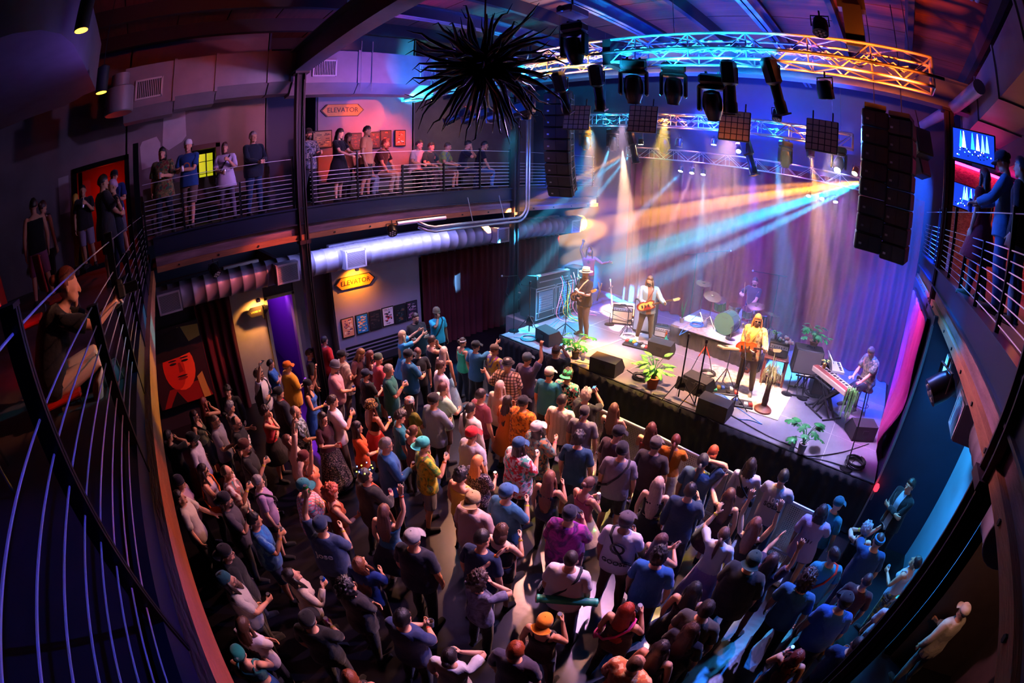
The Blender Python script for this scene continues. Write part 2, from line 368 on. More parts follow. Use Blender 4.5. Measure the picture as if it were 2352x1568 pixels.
pleats((13.1,8.1), (13.1,-1.35), STZ+.02, 6.3, .06, .34, 'back_curtain', CURT, 'tall maroon velvet curtain across the back of the stage', 'curtain', 8, flare=.4)
pleats((7.2,11.38), (13.4,11.38), .02, 3.0, .05, .26, 'side_curtain', CURTD, 'dark maroon curtain on the ground floor wall left of the stage', 'curtain', 5)
pleats((.44,11.35), (1.42,11.35), .02, 3.05, .05, .24, 'side_curtain', CURTD, 'dark maroon curtain between the red portrait mural and the lit wall', 'curtain', 5)
# purple side curtain on its track, gathered towards its lower front corner
def gath(u, v):
    x = 11.6 - 3.35*u; k = (1-v)**2
    xb = 10.2 - 1.75*u
    x = x*(1-k)+xb*k
    w = math.sin(u*46+.6*math.sin(v*4)); w2 = math.sin(u*17+1)
    y = -1.27 + .045*w + .03*w2 + .25*k*u*math.sin(v*9)
    return (x, y, STZ+.02+(4.12-STZ)*v + .12*k*math.sin(u*9))
m = MB(); m.grid(gath, 190, 14, thick=(0,.012,0)); c1 = m.build('side_curtain', CURTP, smooth='all'); tag(c1, 'purple and magenta lit curtain gathered at the right edge of the stage', 'curtain')
m = MB(); m.span((8.2,-1.3,4.12),(11.7,-1.24,4.2))
for k in range(34): m.lathe([(.018,0),(.018,.05)], (8.25+.1*k,-1.27,4.09), 6)
m.build('curtain_track', BLKS, c1)
# right side walls below the balcony
m = MB(); m.span((7.75,-2.75,0),(7.9,-1.32,4.35)); m.span((7.9,-1.42,0),(13.5,-1.34,4.3)); struct('wall_right_proscenium', m, NAVYW)
m = MB(); m.span((5.2,-2.9,0),(7.9,-2.75,4.35)); struct('wall_right', m, PALEW)
m = MB(); m.span((7.73,-1.33,0),(7.76,-1.29,4.2)); struct('trim_4', m, mat('pale_corner_bead','#8b97a8',.5))
m = MB(); m.span((-1,-4.6,0),(5.25,-4.45,4.35)); m.span((5.2,-4.5,0),(5.3,-2.75,4.35)); struct('wall_right_rear', m, mat('brown_black_wall','#3a2c2c',.7,var=.15))
m = MB(); m.span((3.0,-4.43,1.2),(4.2,-4.38,2.7)); m.span((3.1,-4.4,1.3),(4.1,-4.36,2.6)); struct('window_2', m, BLK)
# upper right wall: stone band with pink strip light
mat('stacked_stone','#8a6a4a',.8,var=.5,vscale=14,bump=1.,bscale=25,stretch=(2,1,3)); mat('slate_soffit','#4a5468',.6)
# ================================================================= RIGGING AND BUILDING SERVICES
CABLEM = mat('bundled_cable', '#8c8c94', .4)
def truss(x0, x1, z0, z1, y0, y1, lab, bay=.5, r=.025, cables=10, seed=1):
    root = empty('lighting_truss', ((x0+x1)/2, (y0+y1)/2, z0), label=lab, cat='truss', group='lighting trusses')
    o = Vector(root.location); L = lambda *p: Vector(p)-o
    for i, (x, z) in enumerate(((x0,z0),(x1,z0),(x0,z1),(x1,z1))):
        m = MB(); m.bar(L(x,y0,z), L(x,y1,z), r, 8); m.build('chord', ALU, root, True)
    n = int(round((y1-y0)/bay)); b = (y1-y0)/n; rb = r*.55
    sides = ([(x0,z0),(x0,z1)],[(x1,z0),(x1,z1)],[(x0,z1),(x1,z1)],[(x0,z0),(x1,z0)])
    for a, c in sides:
        m = MB()
        for k in range(n):
            p, q = (a, c) if k % 2 else (c, a)
            m.bar(L(p[0],y0+k*b,p[1]), L(q[0],y0+(k+1)*b,q[1]), rb, 5)
            if k % 2 == 0: m.bar(L(a[0],y0+k*b,a[1]), L(c[0],y0+k*b,c[1]), rb, 5)
        m.build('lacing', ALU, root, True)
    for y in (y0, y1):
        m = MB()
        for a, c in (((x0,z0),(x1,z0)),((x1,z0),(x1,z1)),((x1,z1),(x0,z1)),((x0,z1),(x0,z0))): m.bar(L(a[0],y,a[1]), L(c[0],y,c[1]), r, 6)
        m.build('end_frame', ALU, root, True)
    rr = random.Random(seed)
    for c in range(cables):
        pts = []; yy = y0+.2+rr.random()*(y1-y0)*.6; ln = rr.uniform(1.5, (y1-y0)*.5)
        for k in range(16):
            t = k/15; pts.append(L((x0+x1)/2+(x1-x0)*.3*math.sin(c+k*1.1), min(y1-.1, yy+ln*t), z0+.04+(z1-z0)*(.25+.3*math.sin(k*1.7+c*2)**2)))
        m = MB(); m.tube(pts, .011, 5); m.build('cable', CABLEM, root, True)
    return root
t1 = truss(6.62, 7.06, 7.6, 8.04, -.84, 11.35, 'long front lighting truss lit cyan and orange across the room', .49, cables=30)
m = MB(); m.bar((6.5,-1.0,7.72), (6.5,9.6,7.78), .026, 10); m.build('hanging_pipe', BLK, None, True)
tag(bpy.data.objects['hanging_pipe'], 'long dark pipe in front of the front truss carrying the fixtures', 'pipe')
truss(10.12, 10.44, 6.86, 7.18, .72, 7.75, 'middle lighting truss over the band with grid panels in front', .37, .02, 12, 5)
truss(12.15, 12.45, 6.1, 6.4, .35, 7.7, 'thin grey back truss in the haze with small bright lamps below', .42, .014, 0, 9)
m = MB()
for y in (1.2, 4.2, 7.2): m.bar((10.28,y,7.18),(10.28,y,9.6), .008, 5); m.bar((12.3,y,6.4),(12.3,y,9.6), .008, 5)
for y in (-.5, 3.4, 5.6, 8.6): m.bar((6.84,y,8.04),(6.84,y,9.6), .008, 5)
tag(m.build('truss_hoist_chains', CHR), 'hoist chains holding the trusses from the roof', 'chain', kind='stuff')
m = MB(); m.box((6.84,.35,8.35),(.3,.3,.7)); m.box((6.84,.35,8.75),(.2,.45,.2)); tag(m.build('chain_motor', BLK), 'black chain motor above the right part of the front truss', 'motor')
m = MB(); m.box((6.84,4.6,7.8),(.5,.16,.5)); tag(m.build('truss_junction_box', BLK), 'black junction block in the middle of the front truss', 'box')
# ---- fixtures (origin = hanging point, hangs along -z)
LENSD = mat('dark_glass_lens', '#141826', .05, 0, coat=1.)
def mk_mover(lit=None, strength=0):
    r = empty('moving_head_light')
    m = MB(); m.rbox((0,0,-.11),(.2,.34,.14),.03); m.box((0,.08,-.03),(.05,.03,.06)); m.box((0,-.08,-.03),(.05,.03,.06)); m.build('base', BLKS, r)
    m = MB()
    for s in (-1, 1): m.rbox((0,s*.165,-.36),(.13,.05,.34),.02)
    m.rbox((0,0,-.21),(.15,.36,.06),.02); m.build('yoke', BLKS, r)
    h = MB(); h.lathe([(.05,.17),(.1,.15),(.125,.06),(.13,-.04),(.11,-.13),(.085,-.19),(.088,-.21)], (0,0,0), 14)
    hd = h.build('head', BLKS, r, True); hd.location = (0,0,-.42)
    l = MB(); l.lathe([(.02,-.225),(.075,-.213),(.075,-.2)], (0,0,0), 14); l.build('lens', emis('lens_'+lit, lit, strength) if lit else LENSD, hd, True)
    return r, hd
def mk_profile():
    r = empty('profile_spotlight')
    m = MB(); m.bar((0,0,0),(0,0,-.12),.015); m.bar((0,-.13,-.12),(0,.13,-.12),.012); m.bar((0,.13,-.12),(0,.13,-.32),.012); m.bar((0,-.13,-.12),(0,-.13,-.32),.012); m.build('yoke', BLK, r)
    h = MB(); h.rbox((0,0,.14),(.24,.22,.42),.05); h.lathe([(.085,-.05),(.08,-.3),(.095,-.32),(.095,-.48)], (0,0,0), 12); b = h.build('body', BLKS, r, True); b.location = (0,0,-.34)
    f = MB(); f.box((0,0,-.5),(.2,.2,.025)); f.build('gel_frame', BLK, b)
    l = MB(); l.lathe([(.03,-.525),(.08,-.515),(.08,-.5)], (0,0,0), 12); l.build('lens', LENSD, b, True)
    return r, b
def mk_par(lit=None, strength=0, s=1.):
    r = empty('par_can_light')
    m = MB(); m.bar((0,0,0),(0,0,-.08*s),.014*s); m.tube([(0,-.13*s,-.24*s),(0,-.13*s,-.08*s),(0,.13*s,-.08*s),(0,.13*s,-.24*s)], .012*s, 6); m.build('yoke', BLK, r)
    h = MB(); h.lathe([(.05*s,.13*s),(.1*s,.11*s),(.115*s,.02*s),(.115*s,-.12*s)], (0,0,0), 14); b = h.build('can', BLKS, r, True); b.location = (0,0,-.24*s)
    l = MB()
    if lit: l.lathe([(.02*s,-.135*s),(.1*s,-.125*s),(.1*s,-.11*s)], (0,0,0), 14)
    else:
        for k in range(7):
            a = k*PI/3; q = 0 if k == 6 else .062*s
            l.lathe([(.024*s,-.118*s),(.02*s,-.128*s),(.005*s,-.128*s)], (q*math.cos(a), q*math.sin(a), 0), 10)
    l.build('lens', emis('lens_'+lit, lit, strength) if lit else mat('led_ring_glass','#b9b4ac',.2), b, True)
    return r, b
def mk_panel():
    r = empty('led_grid_panel')
    m = MB(); m.rbox((0,0,-.34),(.05,.58,.58),.012); m.bar((.02,.18,-.05),(.02,.18,.12),.015); m.bar((.02,-.18,-.05),(.02,-.18,.12),.015); m.build('housing', BLK, r)
    c = MB()
    for i in range(5):
        for j in range(5): c.rbox((-.028,-.224+.112*i,-.34-.224+.112*j),(.012,.094,.094),.004)
    c.build('cells', mat('frosted_led_cells','#8a8074',.5), r)
    return r
def place(tree, p, aim, label, group, cat='stage light'):
    r, h = tree if isinstance(tree, tuple) else (tree, None)
    r.location = p; tag(r, label, cat, group)
    if h is not None and p[0] < 7.4 and p[2] > 6.4 and 'moving' in label: r.scale = (1.3,1.3,1.3)
    if h is not None and aim is not None:
        a = Vector(aim); src = Vector(p)+Vector((0,0,h.location.z*r.scale.x)); d = (a-src)
        r.rotation_euler.z = math.atan2(d.y, d.x)
        q = Vector((math.hypot(d.x, d.y), 0, d.z)).normalized()
        h.rotation_euler = (0, -math.atan2(q.x, -q.z), 0)
    return r
STG = lambda x, y, z=STZ: (x, y, z)
G1, G2, G3, G4 = 'moving head lights', 'profile spotlights', 'par can lights', 'square grid light panels'
place(mk_mover(), atX(1455,132,6.55), (8.5,5,1.2), 'large dark moving head hanging left of centre below the front truss', G1)
place(mk_mover('#ff7a20', 40), atX(1636,165,6.9), (9.5,3.2,1.2), 'moving head with glowing orange lens below the front truss', G1)
place(mk_mover(), atX(1546,140,7.3), (9,4.6,1.2), 'small dark moving head right of the large one on the front truss', G1)
place(mk_mover(), atX(1205,190,6.9), (8,7,1.2), 'moving head hanging behind the spiky chandelier by the grey conduits', G1)
for (px, lab, aim, lit) in ((1345,'moving head nearest the left line array under the middle truss',(10,7,1.2),None),(1408,'moving head under the middle truss, second from the left line array',(10,6,1.2),None),(1525,'moving head under the middle truss between the first two grid panels',(10,5,1.2),None),(1805,'dark moving head under the middle truss right of the tilted profile light',(10,2,1.2),None),(1928,'moving head with shining white lens at the right end of the middle truss',(5,1.5,1.2),'#bfe8ff')):
    place(mk_mover(lit, 120), atX(px, 292+max(0,(px-1525))*.095, 10.2)-Vector((0,0,.02)), aim, lab, G1)
for (px, py, X, lab, aim) in ((1372,150,6.5,'profile spotlight with yellow tape below the front truss',(8.7,5.2,1)),(1290,165,6.5,'profile spotlight at the left line array',(9.5,6,1.2)),(1675,140,6.5,'upright black profile spotlight in the middle of the front truss',(7.4,2.2,1)),(1775,135,6.5,'long profile spotlight tilted right below the front truss',(8.6,.4,1)),(1452,300,10.0,'profile spotlight between moving heads under the middle truss',(10.5,4.9,1)),(1720,318,10.0,'tilted profile spotlight under the middle truss by the blue lamp',(9.5,1,1))):
    place(mk_profile(), atX(px,py,X), aim, lab, G2)
for (px, py, X, lab, aim, col, s) in (
    (1472,312,10.3,'warm white lamp under the middle truss, left of the second moving head',(11,6,1),'#fff0c8',90),(1512,305,11.4,'yellow white lamp under the middle truss beside a moving head',(11,5,1),'#ffe9a0',90),
    (1640,312,10.6,'warm glowing lamp under the truss below the orange moving head',(10,4,1),'#ffe2a0',110),(1696,308,10.8,'pink glowing lamp above the blue starry lamp',(10,3,1),'#ff5a8a',80),(1697,330,11.0,'deep blue starry lamp under the middle truss',(5,2,1),'#3a6bff',170),
    (1565,376,12.0,'leftmost of three white blue lamps hanging in the haze',(10,6,1),'#bfe6ff',140),(1590,380,12.0,'middle of three white blue lamps hanging in the haze',(10,5,1),'#ffd8e0',140),(1616,383,12.0,'rightmost of three white blue lamps hanging in the haze',(10.4,4.6,1),'#bfe6ff',140),
    (1859,432,12.6,'leftmost of three lamps low by the right line array',(10,2,1),'#cfe6ff',120),(1889,438,12.6,'middle of three lamps low by the right line array',(10,1,1),'#ffd8c8',120),(1920,445,12.6,'rightmost of three lamps low by the right line array',(10.4,.4,1),'#cfe6ff',140),
    (2090,398,9.6,'bright blue lamp right of the line array',(9.6,-1.0,1),'#6cc4ff',170),(1966,375,9.4,'warm lamp half hidden at the left edge of the right line array',(6,2,1),'#ffd070',110)):
    place(mk_par(col, s, .62), atX(px,py,X), aim, lab, G3)
for (px, py, X, lab, aim, s) in ((1880,25,6.0,'seven lens lamp hanging from the roof above the front truss',(4,1,1),1.),(1893,165,6.5,'cylindrical lamp lit red below the right part of the front truss',(8,0,1),1.1),(1560,310,9.9,'dark lamp under the middle truss right of a moving head',(9,5,1),.8),(1862,330,10.0,'dark lamp under the middle truss near the right moving head',(9,1,1),.8),(1785,240,8.0,'small seven lens lamp between the trusses',(6,2,1),.8)):
    place(mk_par(None, 0, s), atX(px,py,X), aim, lab, G3)
for i, (px, py) in enumerate(((1328,238),(1480,238),(1690,250),(1890,270))):
    o = place(mk_panel(), atX(px,py,7.9), None, ('grid light panel beside the top of the left line array','grid light panel second from the left line array','grid light panel above the blue starry lamp','grid light panel nearest the right line array')[i], G4); o.rotation_euler = (0,.25,.35-.12*i)
# spots on the far left end of the front truss, warm lit
for i, (px, py) in enumerate(((1000,225),(1062,250),(1105,250),(1180,230))):
    place(mk_par('#ffcf70', 60, .8) if i == 0 else mk_profile(), atX(px,py,6.8)+Vector((0,0,.2)), (6,11.5,6), ('glowing warm lamp at the left end of the front truss','profile spotlight behind the lowest chandelier spikes, left one','profile spotlight behind the lowest chandelier spikes, right one','profile spotlight next to the moving head by the conduits')[i], G3 if i == 0 else G2)
# roof mounted lamp cluster at the top
r = empty('projector', atX(1315,28,6.0), label='reddish projector hanging from the roof above the chandelier', cat='projector')
m = MB(); m.rbox((0,0,0),(.5,.34,.16),.03); m.build('body', mat('grey_red_casing','#6a4a4a',.5), r); m = MB(); m.bar((0,0,.08),(0,0,1.2),.02); m.build('pole', BLK, r); m = MB(); m.lathe([(.05,0),(.06,.06)],(-.27,.0,-.02),12,R=Matrix.Rotation(-PI/2,3,'Y')); m.build('lens', LENSD, r)
place(mk_mover(), atX(1318,48,6.0), (8,5,1), 'dark moving head below the reddish projector', G1)
place(mk_par(None,0,1.), (.95,YL-.12,4.30), (3,6,0), 'seven lens blue lamp under the rear part of the left balcony', G3)
place(mk_par(None,0,1.), (5.25,YL-.12,4.42), (3,4,0), 'seven lens lamp beside the white tube under the left balcony', G3)
place(mk_par(None,0,1.5), Vector((5.55,YR+.15,4.33)), (4,4,0), 'large seven lens lamp clamped under the right balcony', G3)
# ---- line arrays
def line_array(p, n, h, w, yaw, curve, lab, side):
    r = empty('line_array_speaker', p, yaw, label=lab, cat='speaker', group='line array speakers')
    x = 0; z = 0; a = 0
    for k in range(n):
        a = curve*k*k/n; R = Matrix.Rotation(-a, 3, 'Y'); m = MB()
        c = Vector((x, 0, z-h/2)); m.rbox(c, (.42, w, h-.012), .02, R=R)
        m.box(c + R @ Vector((-.215,-w*.22,0)), (.01, w*.42, h*.86), R=R); m.box(c + R @ Vector((-.215,w*.22,0)), (.01, w*.42, h*.86), R=R)
        o = m.build('cabinet', MATT, r)
        m = MB(); m.box(c + R @ Vector((-.223,w*.3,-h*.1)), (.006,.05,.035), R=R); m.build('badge', STEEL, o)
        if side:
            m = MB(); s = side*(w/2+.015)
            for q in (-.12, .12): m.box(c + R @ Vector((q,s,0)), (.02,.012,h), R=R)
            m.box(c + R @ Vector((0,s,0)), (.24,.012,.02), R=R); m.build('rigging_plate', ALU, o)
        z -= h*math.cos(a); x += h*math.sin(a)
    m = MB(); m.box((0,0,.06),(.5,w*.8,.08)); m.bar((0,0,.1),(0,0,2.2),.01); m.build('flying_frame', BLK, r)
    return r
pl = atX(1285,225,8.2); line_array((8.25, pl.y+.05, 7.42), 9, .275, .62, .35, .075, 'curved black line array of speakers left of the stage lights', -1)
line_array((8.2, .16, 7.35), 8, .295, .50, .1, .012, 'left column of the large black line array on the right', 0)
line_array((8.2, -.36, 7.30), 8, .295, .50, -.25, .02, 'right column of the large black line array on the right', 0)
# ---- spiky chandelier
cp = atD(1112,152,5.4)
r = empty('spiky_chandelier', cp, label='large black chandelier of curling spikes hanging above the crowd', cat='chandelier')
SPK = mat('glossy_black_spikes', '#07070c', .18, .3, coat=.5)
m = MB(); m.ball((0,0,0), .16, 12, 8); m.bar((0,0,.1),(0,0,2.6),.012); m.build('core', SPK, r, True)
rr = random.Random(3)
for k in range(96):
    zc = 1-2*(k+.5)/96; ph = k*2.39996; q = math.sqrt(max(0,1-zc*zc)); d = Vector((q*math.cos(ph), q*math.sin(ph), zc*.95)).normalized()
    L = rr.uniform(.72, 1.02)*(1.0 if abs(zc) < .8 else .85); s = d.orthogonal().normalized(); s.rotate(Matrix.Rotation(rr.random()*6.28, 3, d)); wv = rr.uniform(.02,.06); cu = rr.uniform(-.1,.12)
    pts = [d*(.1+L*t) + s*(wv*math.sin(t*5+k) + cu*t**3) + Vector((0,0,-.10*t*t + (.07 if rr.random()<.5 else -.03)*t**5)) for t in [i/9 for i in range(10)]]
    m = MB(); m.tube(pts, [.030,.034,.034,.032,.029,.025,.020,.015,.009,.003], 7); m.build('spike', SPK, r, 'all')
# ---- ducts
DUCT = mat('painted_duct', '#7e7888', .5, .25, var=.1, vscale=3)
GRL = mat('white_grille_frame', '#b9b2bb', .5); GRD = mat('grille_slats_dark', '#1a1a22', .5)
def grille(c, w, h, depth, yaw, parent, rows, vertical=False, fr=GRL):
    R = Matrix.Rotation(yaw, 3, 'Z'); c = Vector(c); m = MB()
    for s in (-1, 1): m.box(c+R@Vector((s*w/2,0,0)), (.035,.03,h+.035), R=R); m.box(c+R@Vector((0,0,s*h/2)), (w,.03,.035), R=R)
    g = m.build('grille', fr, parent); m = MB(); m.box(c+R@Vector((0,.012,0)), (w,.01,h), R=R); m.build('backing', GRD, g)
    m = MB()
    for k in range(rows):
        t = (k+.5)/rows-.5
        if vertical: m.box(c+R@Vector((t*w,0,0)), (w/rows*.35,.02,h), R=R)
        else: m.box(c+R@Vector((0,0,t*h)), (w,.02,h/rows*.3), R=R)
    m.build('slats', fr, g)
r = empty('rectangular_duct', label='long rectangular air duct with white grilles above the left balcony', cat='air duct', group='rectangular ducts')
m = MB()
for x0, x1, z0 in ((-.9,.25,7.62),(.28,1.2,7.7),(1.23,2.4,7.78),(2.43,2.95,7.78),(2.98,4.6,7.72),(4.62,7.1,7.72)):
    m.span((x0,9.95,z0+.1),(x1,10.75,8.62)); m.add([(x0,9.95,z0+.1),(x1,9.95,z0+.1),(x1,10.2,z0-.14),(x0,10.2,z0-.14),(x0,10.75,z0+.1),(x1,10.75,z0+.1),(x1,10.6,z0-.14),(x0,10.6,z0-.14)], [(0,1,2,3),(3,2,6,7),(7,6,5,4),(0,3,7,4),(1,5,6,2)])
    m.span((x1-.02,9.92,z0+.08),(x1+.04,10.78,8.65))
m.build('casing', DUCT, r)
for x0,x1,z0,z1 in ((-.62,-.02,7.88,8.28),(3.46,4.02,7.98,8.36),(6.3,6.75,7.98,8.36)): grille(((x0+x1)/2,9.93,(z0+z1)/2), x1-x0, z1-z0, .02, 0, r, 14, True)
m = MB(); [m.bar((x,9.93,8.9),(x,9.93,7.6),.012,5) for x in (4.65,4.95)]; m.build('hanger_rods', STEEL, r)
# big curved duct elbow at the upper left
def elbow(u, v):
    a = PI*.5*u; R0 = 1.05
    return (-2.35+R0*math.sin(a)*1.0, 5.2+ (1-math.cos(a))*0 + 1.5*u**1.5*0 + R0*(1-math.cos(a))*1.3, 8.05+.85*v)
m = MB(); prof = [(-6,4.9),(-2.6,4.95),(-2.1,5.05),(-1.75,5.25),(-1.52,5.6),(-1.42,6.1),(-1.40,6.9),(-1.40,8.0)]
inn = [(-6,9.4),(-2.6,9.4),(-2.4,9.4),(-2.2,9.4),(-2.1,9.3),(-1.9,9.2),(-1.7,9.0),(-1.42,8.9)]
n = len(prof); vs = [(x,y,8.02) for x,y in prof]+[(x,y,8.95) for x,y in prof]+[(x,y,8.02) for x,y in inn]+[(x,y,8.95) for x,y in inn]
fs = []
for i in range(n-1): fs += [(i,i+1,n+i+1,n+i),(2*n+i,2*n+i+1,i+1,i),(n+i,n+i+1,3*n+i+1,3*n+i)]
fs += [(n-1,3*n-1,4*n-1,2*n-1)]
m.add(vs, fs); tag(m.build('curved_duct', DUCT, None, True), 'big grey curved duct end in the dark upper left corner', 'air duct')
m = MB(); m.lathe([(.3,0),(.32,.02),(.32,.5),(.3,.52)], (-.95,9.4,7.55), 20); m.lathe([(.2,0),(.2,.3)], (-.95,9.4,8.05), 14); tag(m.build('round_duct_end', DUCT, None, True), 'short rounded duct drum left of the first white grille', 'air duct')
def pendant(p, lab, top=9.6):
    r = empty('pendant_can_light', p, label=lab, cat='ceiling lamp', group='black can lamps')
    m = MB(); m.lathe([(.10,.0),(.11,.02),(.11,.42),(.05,.46)], (0,0,0), 16); m.build('can', MATT, r, True)
    m = MB(); m.lathe([(.02,-.004),(.095,-.002),(.095,.02)], (0,0,0), 16); m.build('lamp_face', emis('amber_lamp','#ffb02a',5), r, True)
    m = MB(); m.bar((0,0,.45),(0,0,top-p[2]),.008); m.build('stem', BLK, r)
pendant((-1.23,5.64,8.0), 'black can lamp with amber face by the curved duct'); pendant((-1.1,7.55,7.6), 'black can lamp with amber face left of the first grille')
# round spiral duct under the left balcony
def spiral(p0, p1, rad, lab, boxes):
    p0 = Vector(p0); p1 = Vector(p1); L = (p1-p0).length; d = (p1-p0)/L
    r = empty('spiral_duct', label=lab, cat='air duct', group='round spiral ducts')
    pts = []; rs = []; n = int(L/.30)
    for k in range(n+1):
        t = k*L/n
        for dt, dr in ((-.02,0),(-.012,.012),(.012,.012),(.02,0)):
            pts.append(p0+d*(t+dt)); rs.append(rad+dr)
    m = MB(); m.tube(pts, rs, 24); m.build('pipe', DUCT, r, 'all')
    for (x, s, w) in boxes:
        q = p0+d*x; sgn = -1 if s < 0 else 1
        m = MB(); m.box(q+Vector((0,sgn*(rad+.02),0)), (w,.34,.46)); bx = m.build('outlet_box', DUCT, r)
        grille(q+Vector((0,sgn*(rad+.20),0)), w-.05, .40, .02, 0 if sgn < 0 else PI, bx, 22, False)
    return r
spiral((-.75,10.45,3.56), (14,10.45,3.56), .3, 'long round spiral duct under the left balcony with square grilles', [(.6,-1,.56),(3.45,-1,.56),(5.2,-1,.56),(9.95,-1,.5),(13.4,-1,.5)])
spiral((3.3,-2.15,3.75), (7.6,-2.15,3.75), .3, 'round spiral duct under the right balcony', [(2.2,1,.5),(3.75,1,.5)])
# rectangular duct, right
r = empty('rectangular_duct', label='large grey air duct running along the top right of the hall', cat='air duct', group='rectangular ducts')
m = MB()
for a, b in ((3.2,4.9),(4.94,6.6),(6.64,8.3),(8.34,10.2)): m.span((a,-2.9,7.75),(b,-1.95,8.5)); m.span((b-.02,-2.93,7.72),(b+.04,-1.92,8.53))
m.build('casing', DUCT, r)
m = MB(); m.tube([(7.2,-1.75,8.0),(9.0,-1.6,8.05),(13,-1.2,8.3)], .12, 14); tag(m.build('round_pipe', DUCT, None, True), 'smooth round pipe beside the large duct at the top right', 'pipe')
# conduits
def conduit(off, lab):
    pts = [(9.45+off,9.28,9.4),(9.45+off,9.28,4.5)]
    for k in range(1,7): a = k*PI/12; pts.append((9.45+off-(.35+off)*(1-math.cos(a)), 9.28, 4.5-(.35+off)*math.sin(a)))
    pts += [(8.6,9.28,4.15-off),(6.3,9.28,4.15-off),(6.1,9.30,4.2-off),(5.9,9.4,4.3-off)]
    m = MB(); m.tube(pts, .035, 10); return tag(m.build('metal_conduit', STEEL, None, 'all'), lab, 'conduit', 'metal conduits')
conduit(0, 'inner bright metal conduit bending under the left balcony edge'); conduit(.11, 'outer bright metal conduit bending under the left balcony edge')
m = MB(); [m.bar((x,9.28,4.15),(x,9.5,4.8),.012) for x in (8.6,7.5)]; tag(m.build('conduit_hangers', STEEL), 'thin rods carrying the metal conduits', 'rod')
def tube_light(a, b, lab):
    r = empty('tube_light', a, label=lab, cat='tube light', group='unlit tube lights'); b = Vector(b)-Vector(a)
    m = MB(); m.bar((0,0,0), b, .045, 10); m.build('tube', mat('milky_tube','#c9b9c9',.3), r, True); m = MB(); m.bar((0,.04,.05), b+Vector((0,.04,.05)), .03, 4); m.build('batten', BLK, r)
tube_light((5.35,9.45,4.33),(6.75,9.45,4.33),'pale tube light under the left balcony edge beside a round lamp')
for k in range(3): tube_light((5.0,-1.7+.09*k,8.95),(6.1,-1.7+.09*k,8.95), ('lower','middle','upper')[k]+' of three pale tubes on the ceiling at the top right')
# ---- signs
SIGNY = mat('amber_sign_face', '#c98a3c', .5, var=.15, vscale=5); SIGNK = mat('sign_black', '#15100c', .5)
def sign(c, w, h, txt, tilt, lab, ts, lamp=True):
    r = empty('hexagonal_sign', c, label=lab, cat='sign', group='elevator signs')
    def pl(s): a = w/2*s; b = a-h*.5*s; k = h/2*s; return [(-a,0),(-b-.03,-k*.8),(-b,-k),(b,-k),(b+.03,-k*.8),(a,0),(b+.03,k*.8),(b,k),(-b,k),(-b-.03,k*.8)]
    M = frame((0,0,0),(1,0,tilt),(0,0,1))
    m = MB(); m.prism(pl(1.0), -.04, M); m.build('border', SIGNK, r); m = MB(); m.prism(pl(.93), .006, M); m.build('face', SIGNY, r)
    text_mesh('lettering', txt, ts, SIGNK, M @ Matrix.Translation((0,0,.012)), r, .003)
    if lamp:
        m = MB(); m.lathe([(.02,-.05),(.06,-.04),(.065,.03),(.03,.06)], (0,-.16,h/2+.2), 12); lb = m.build('lamp_head', CHR, r, True)
        m = MB(); m.tube([(0,0,h/2+.22),(0,-.1,h/2+.3),(0,-.15,h/2+.25)], .01, 6); m.build('lamp_arm', BLK, r)
    return r
sign((5.02,11.40,2.64), 1.26, .34, 'ELEVATOR', 0, 'amber lit hexagonal ELEVATOR sign on the ground floor wall', .19)
sign((4.86,11.45,7.36), 1.26, .34, 'ELEVATOR', 0, 'unlit hexagonal ELEVATOR sign on the upper balcony wall', .19, False)
r = empty('hexagonal_sign', (2.12,11.3,2.5), label='small black LADIES ROOM sign with gold lettering crossing another sign', cat='sign', group='elevator signs')
M = frame((0,0,0),(1,0,0),(0,0,1)); pl = [(-.3,0),(-.2,-.12),(.2,-.12),(.3,0),(.2,.12),(-.2,.12)]
m = MB(); m.prism(pl, -.03, M); m.build('board', SIGNK, r); text_mesh('lettering', 'LADIES ROOM', .062, mat('gold_paint','#d8a548',.4), M @ Matrix.Translation((0,0,.012)), r, .002)
m = MB(); m.prism([(-.2,0),(-.1,-.16),(.1,-.16),(.2,0),(.1,.16),(-.1,.16)], .02, frame((.08,-.2,0),(0,1,0),(0,0,1))); m.build('cross_board', SIGNK, r)
m = MB(); m.lathe([(.02,-.05),(.06,-.04),(.065,.03),(.03,.06)], (.02,-.1,.3), 12); m.build('lamp_head', CHR, r, True)
def exit_sign(p, yaw, lab, arrow=''):
    r = empty('exit_sign', p, yaw, label=lab, cat='exit sign', group='exit signs')
    m = MB(); m.rbox((0,0,0),(.05,.34,.2),.01); m.build('housing', mat('exit_sign_white','#c9b8b0',.5), r)
    text_mesh('lettering', arrow+'EXIT', .15, emis('exit_red','#ff4a1c',9), frame((-.03,0,0),(0,-1,0),(0,0,1)), r, .003)
exit_sign(atX(1258,537,13.4), .0, 'small EXIT sign below the spiral duct at the back left of the stage'); exit_sign(atY(1145,232,10.9), -.6, 'red EXIT sign behind the chandelier spikes', '<')
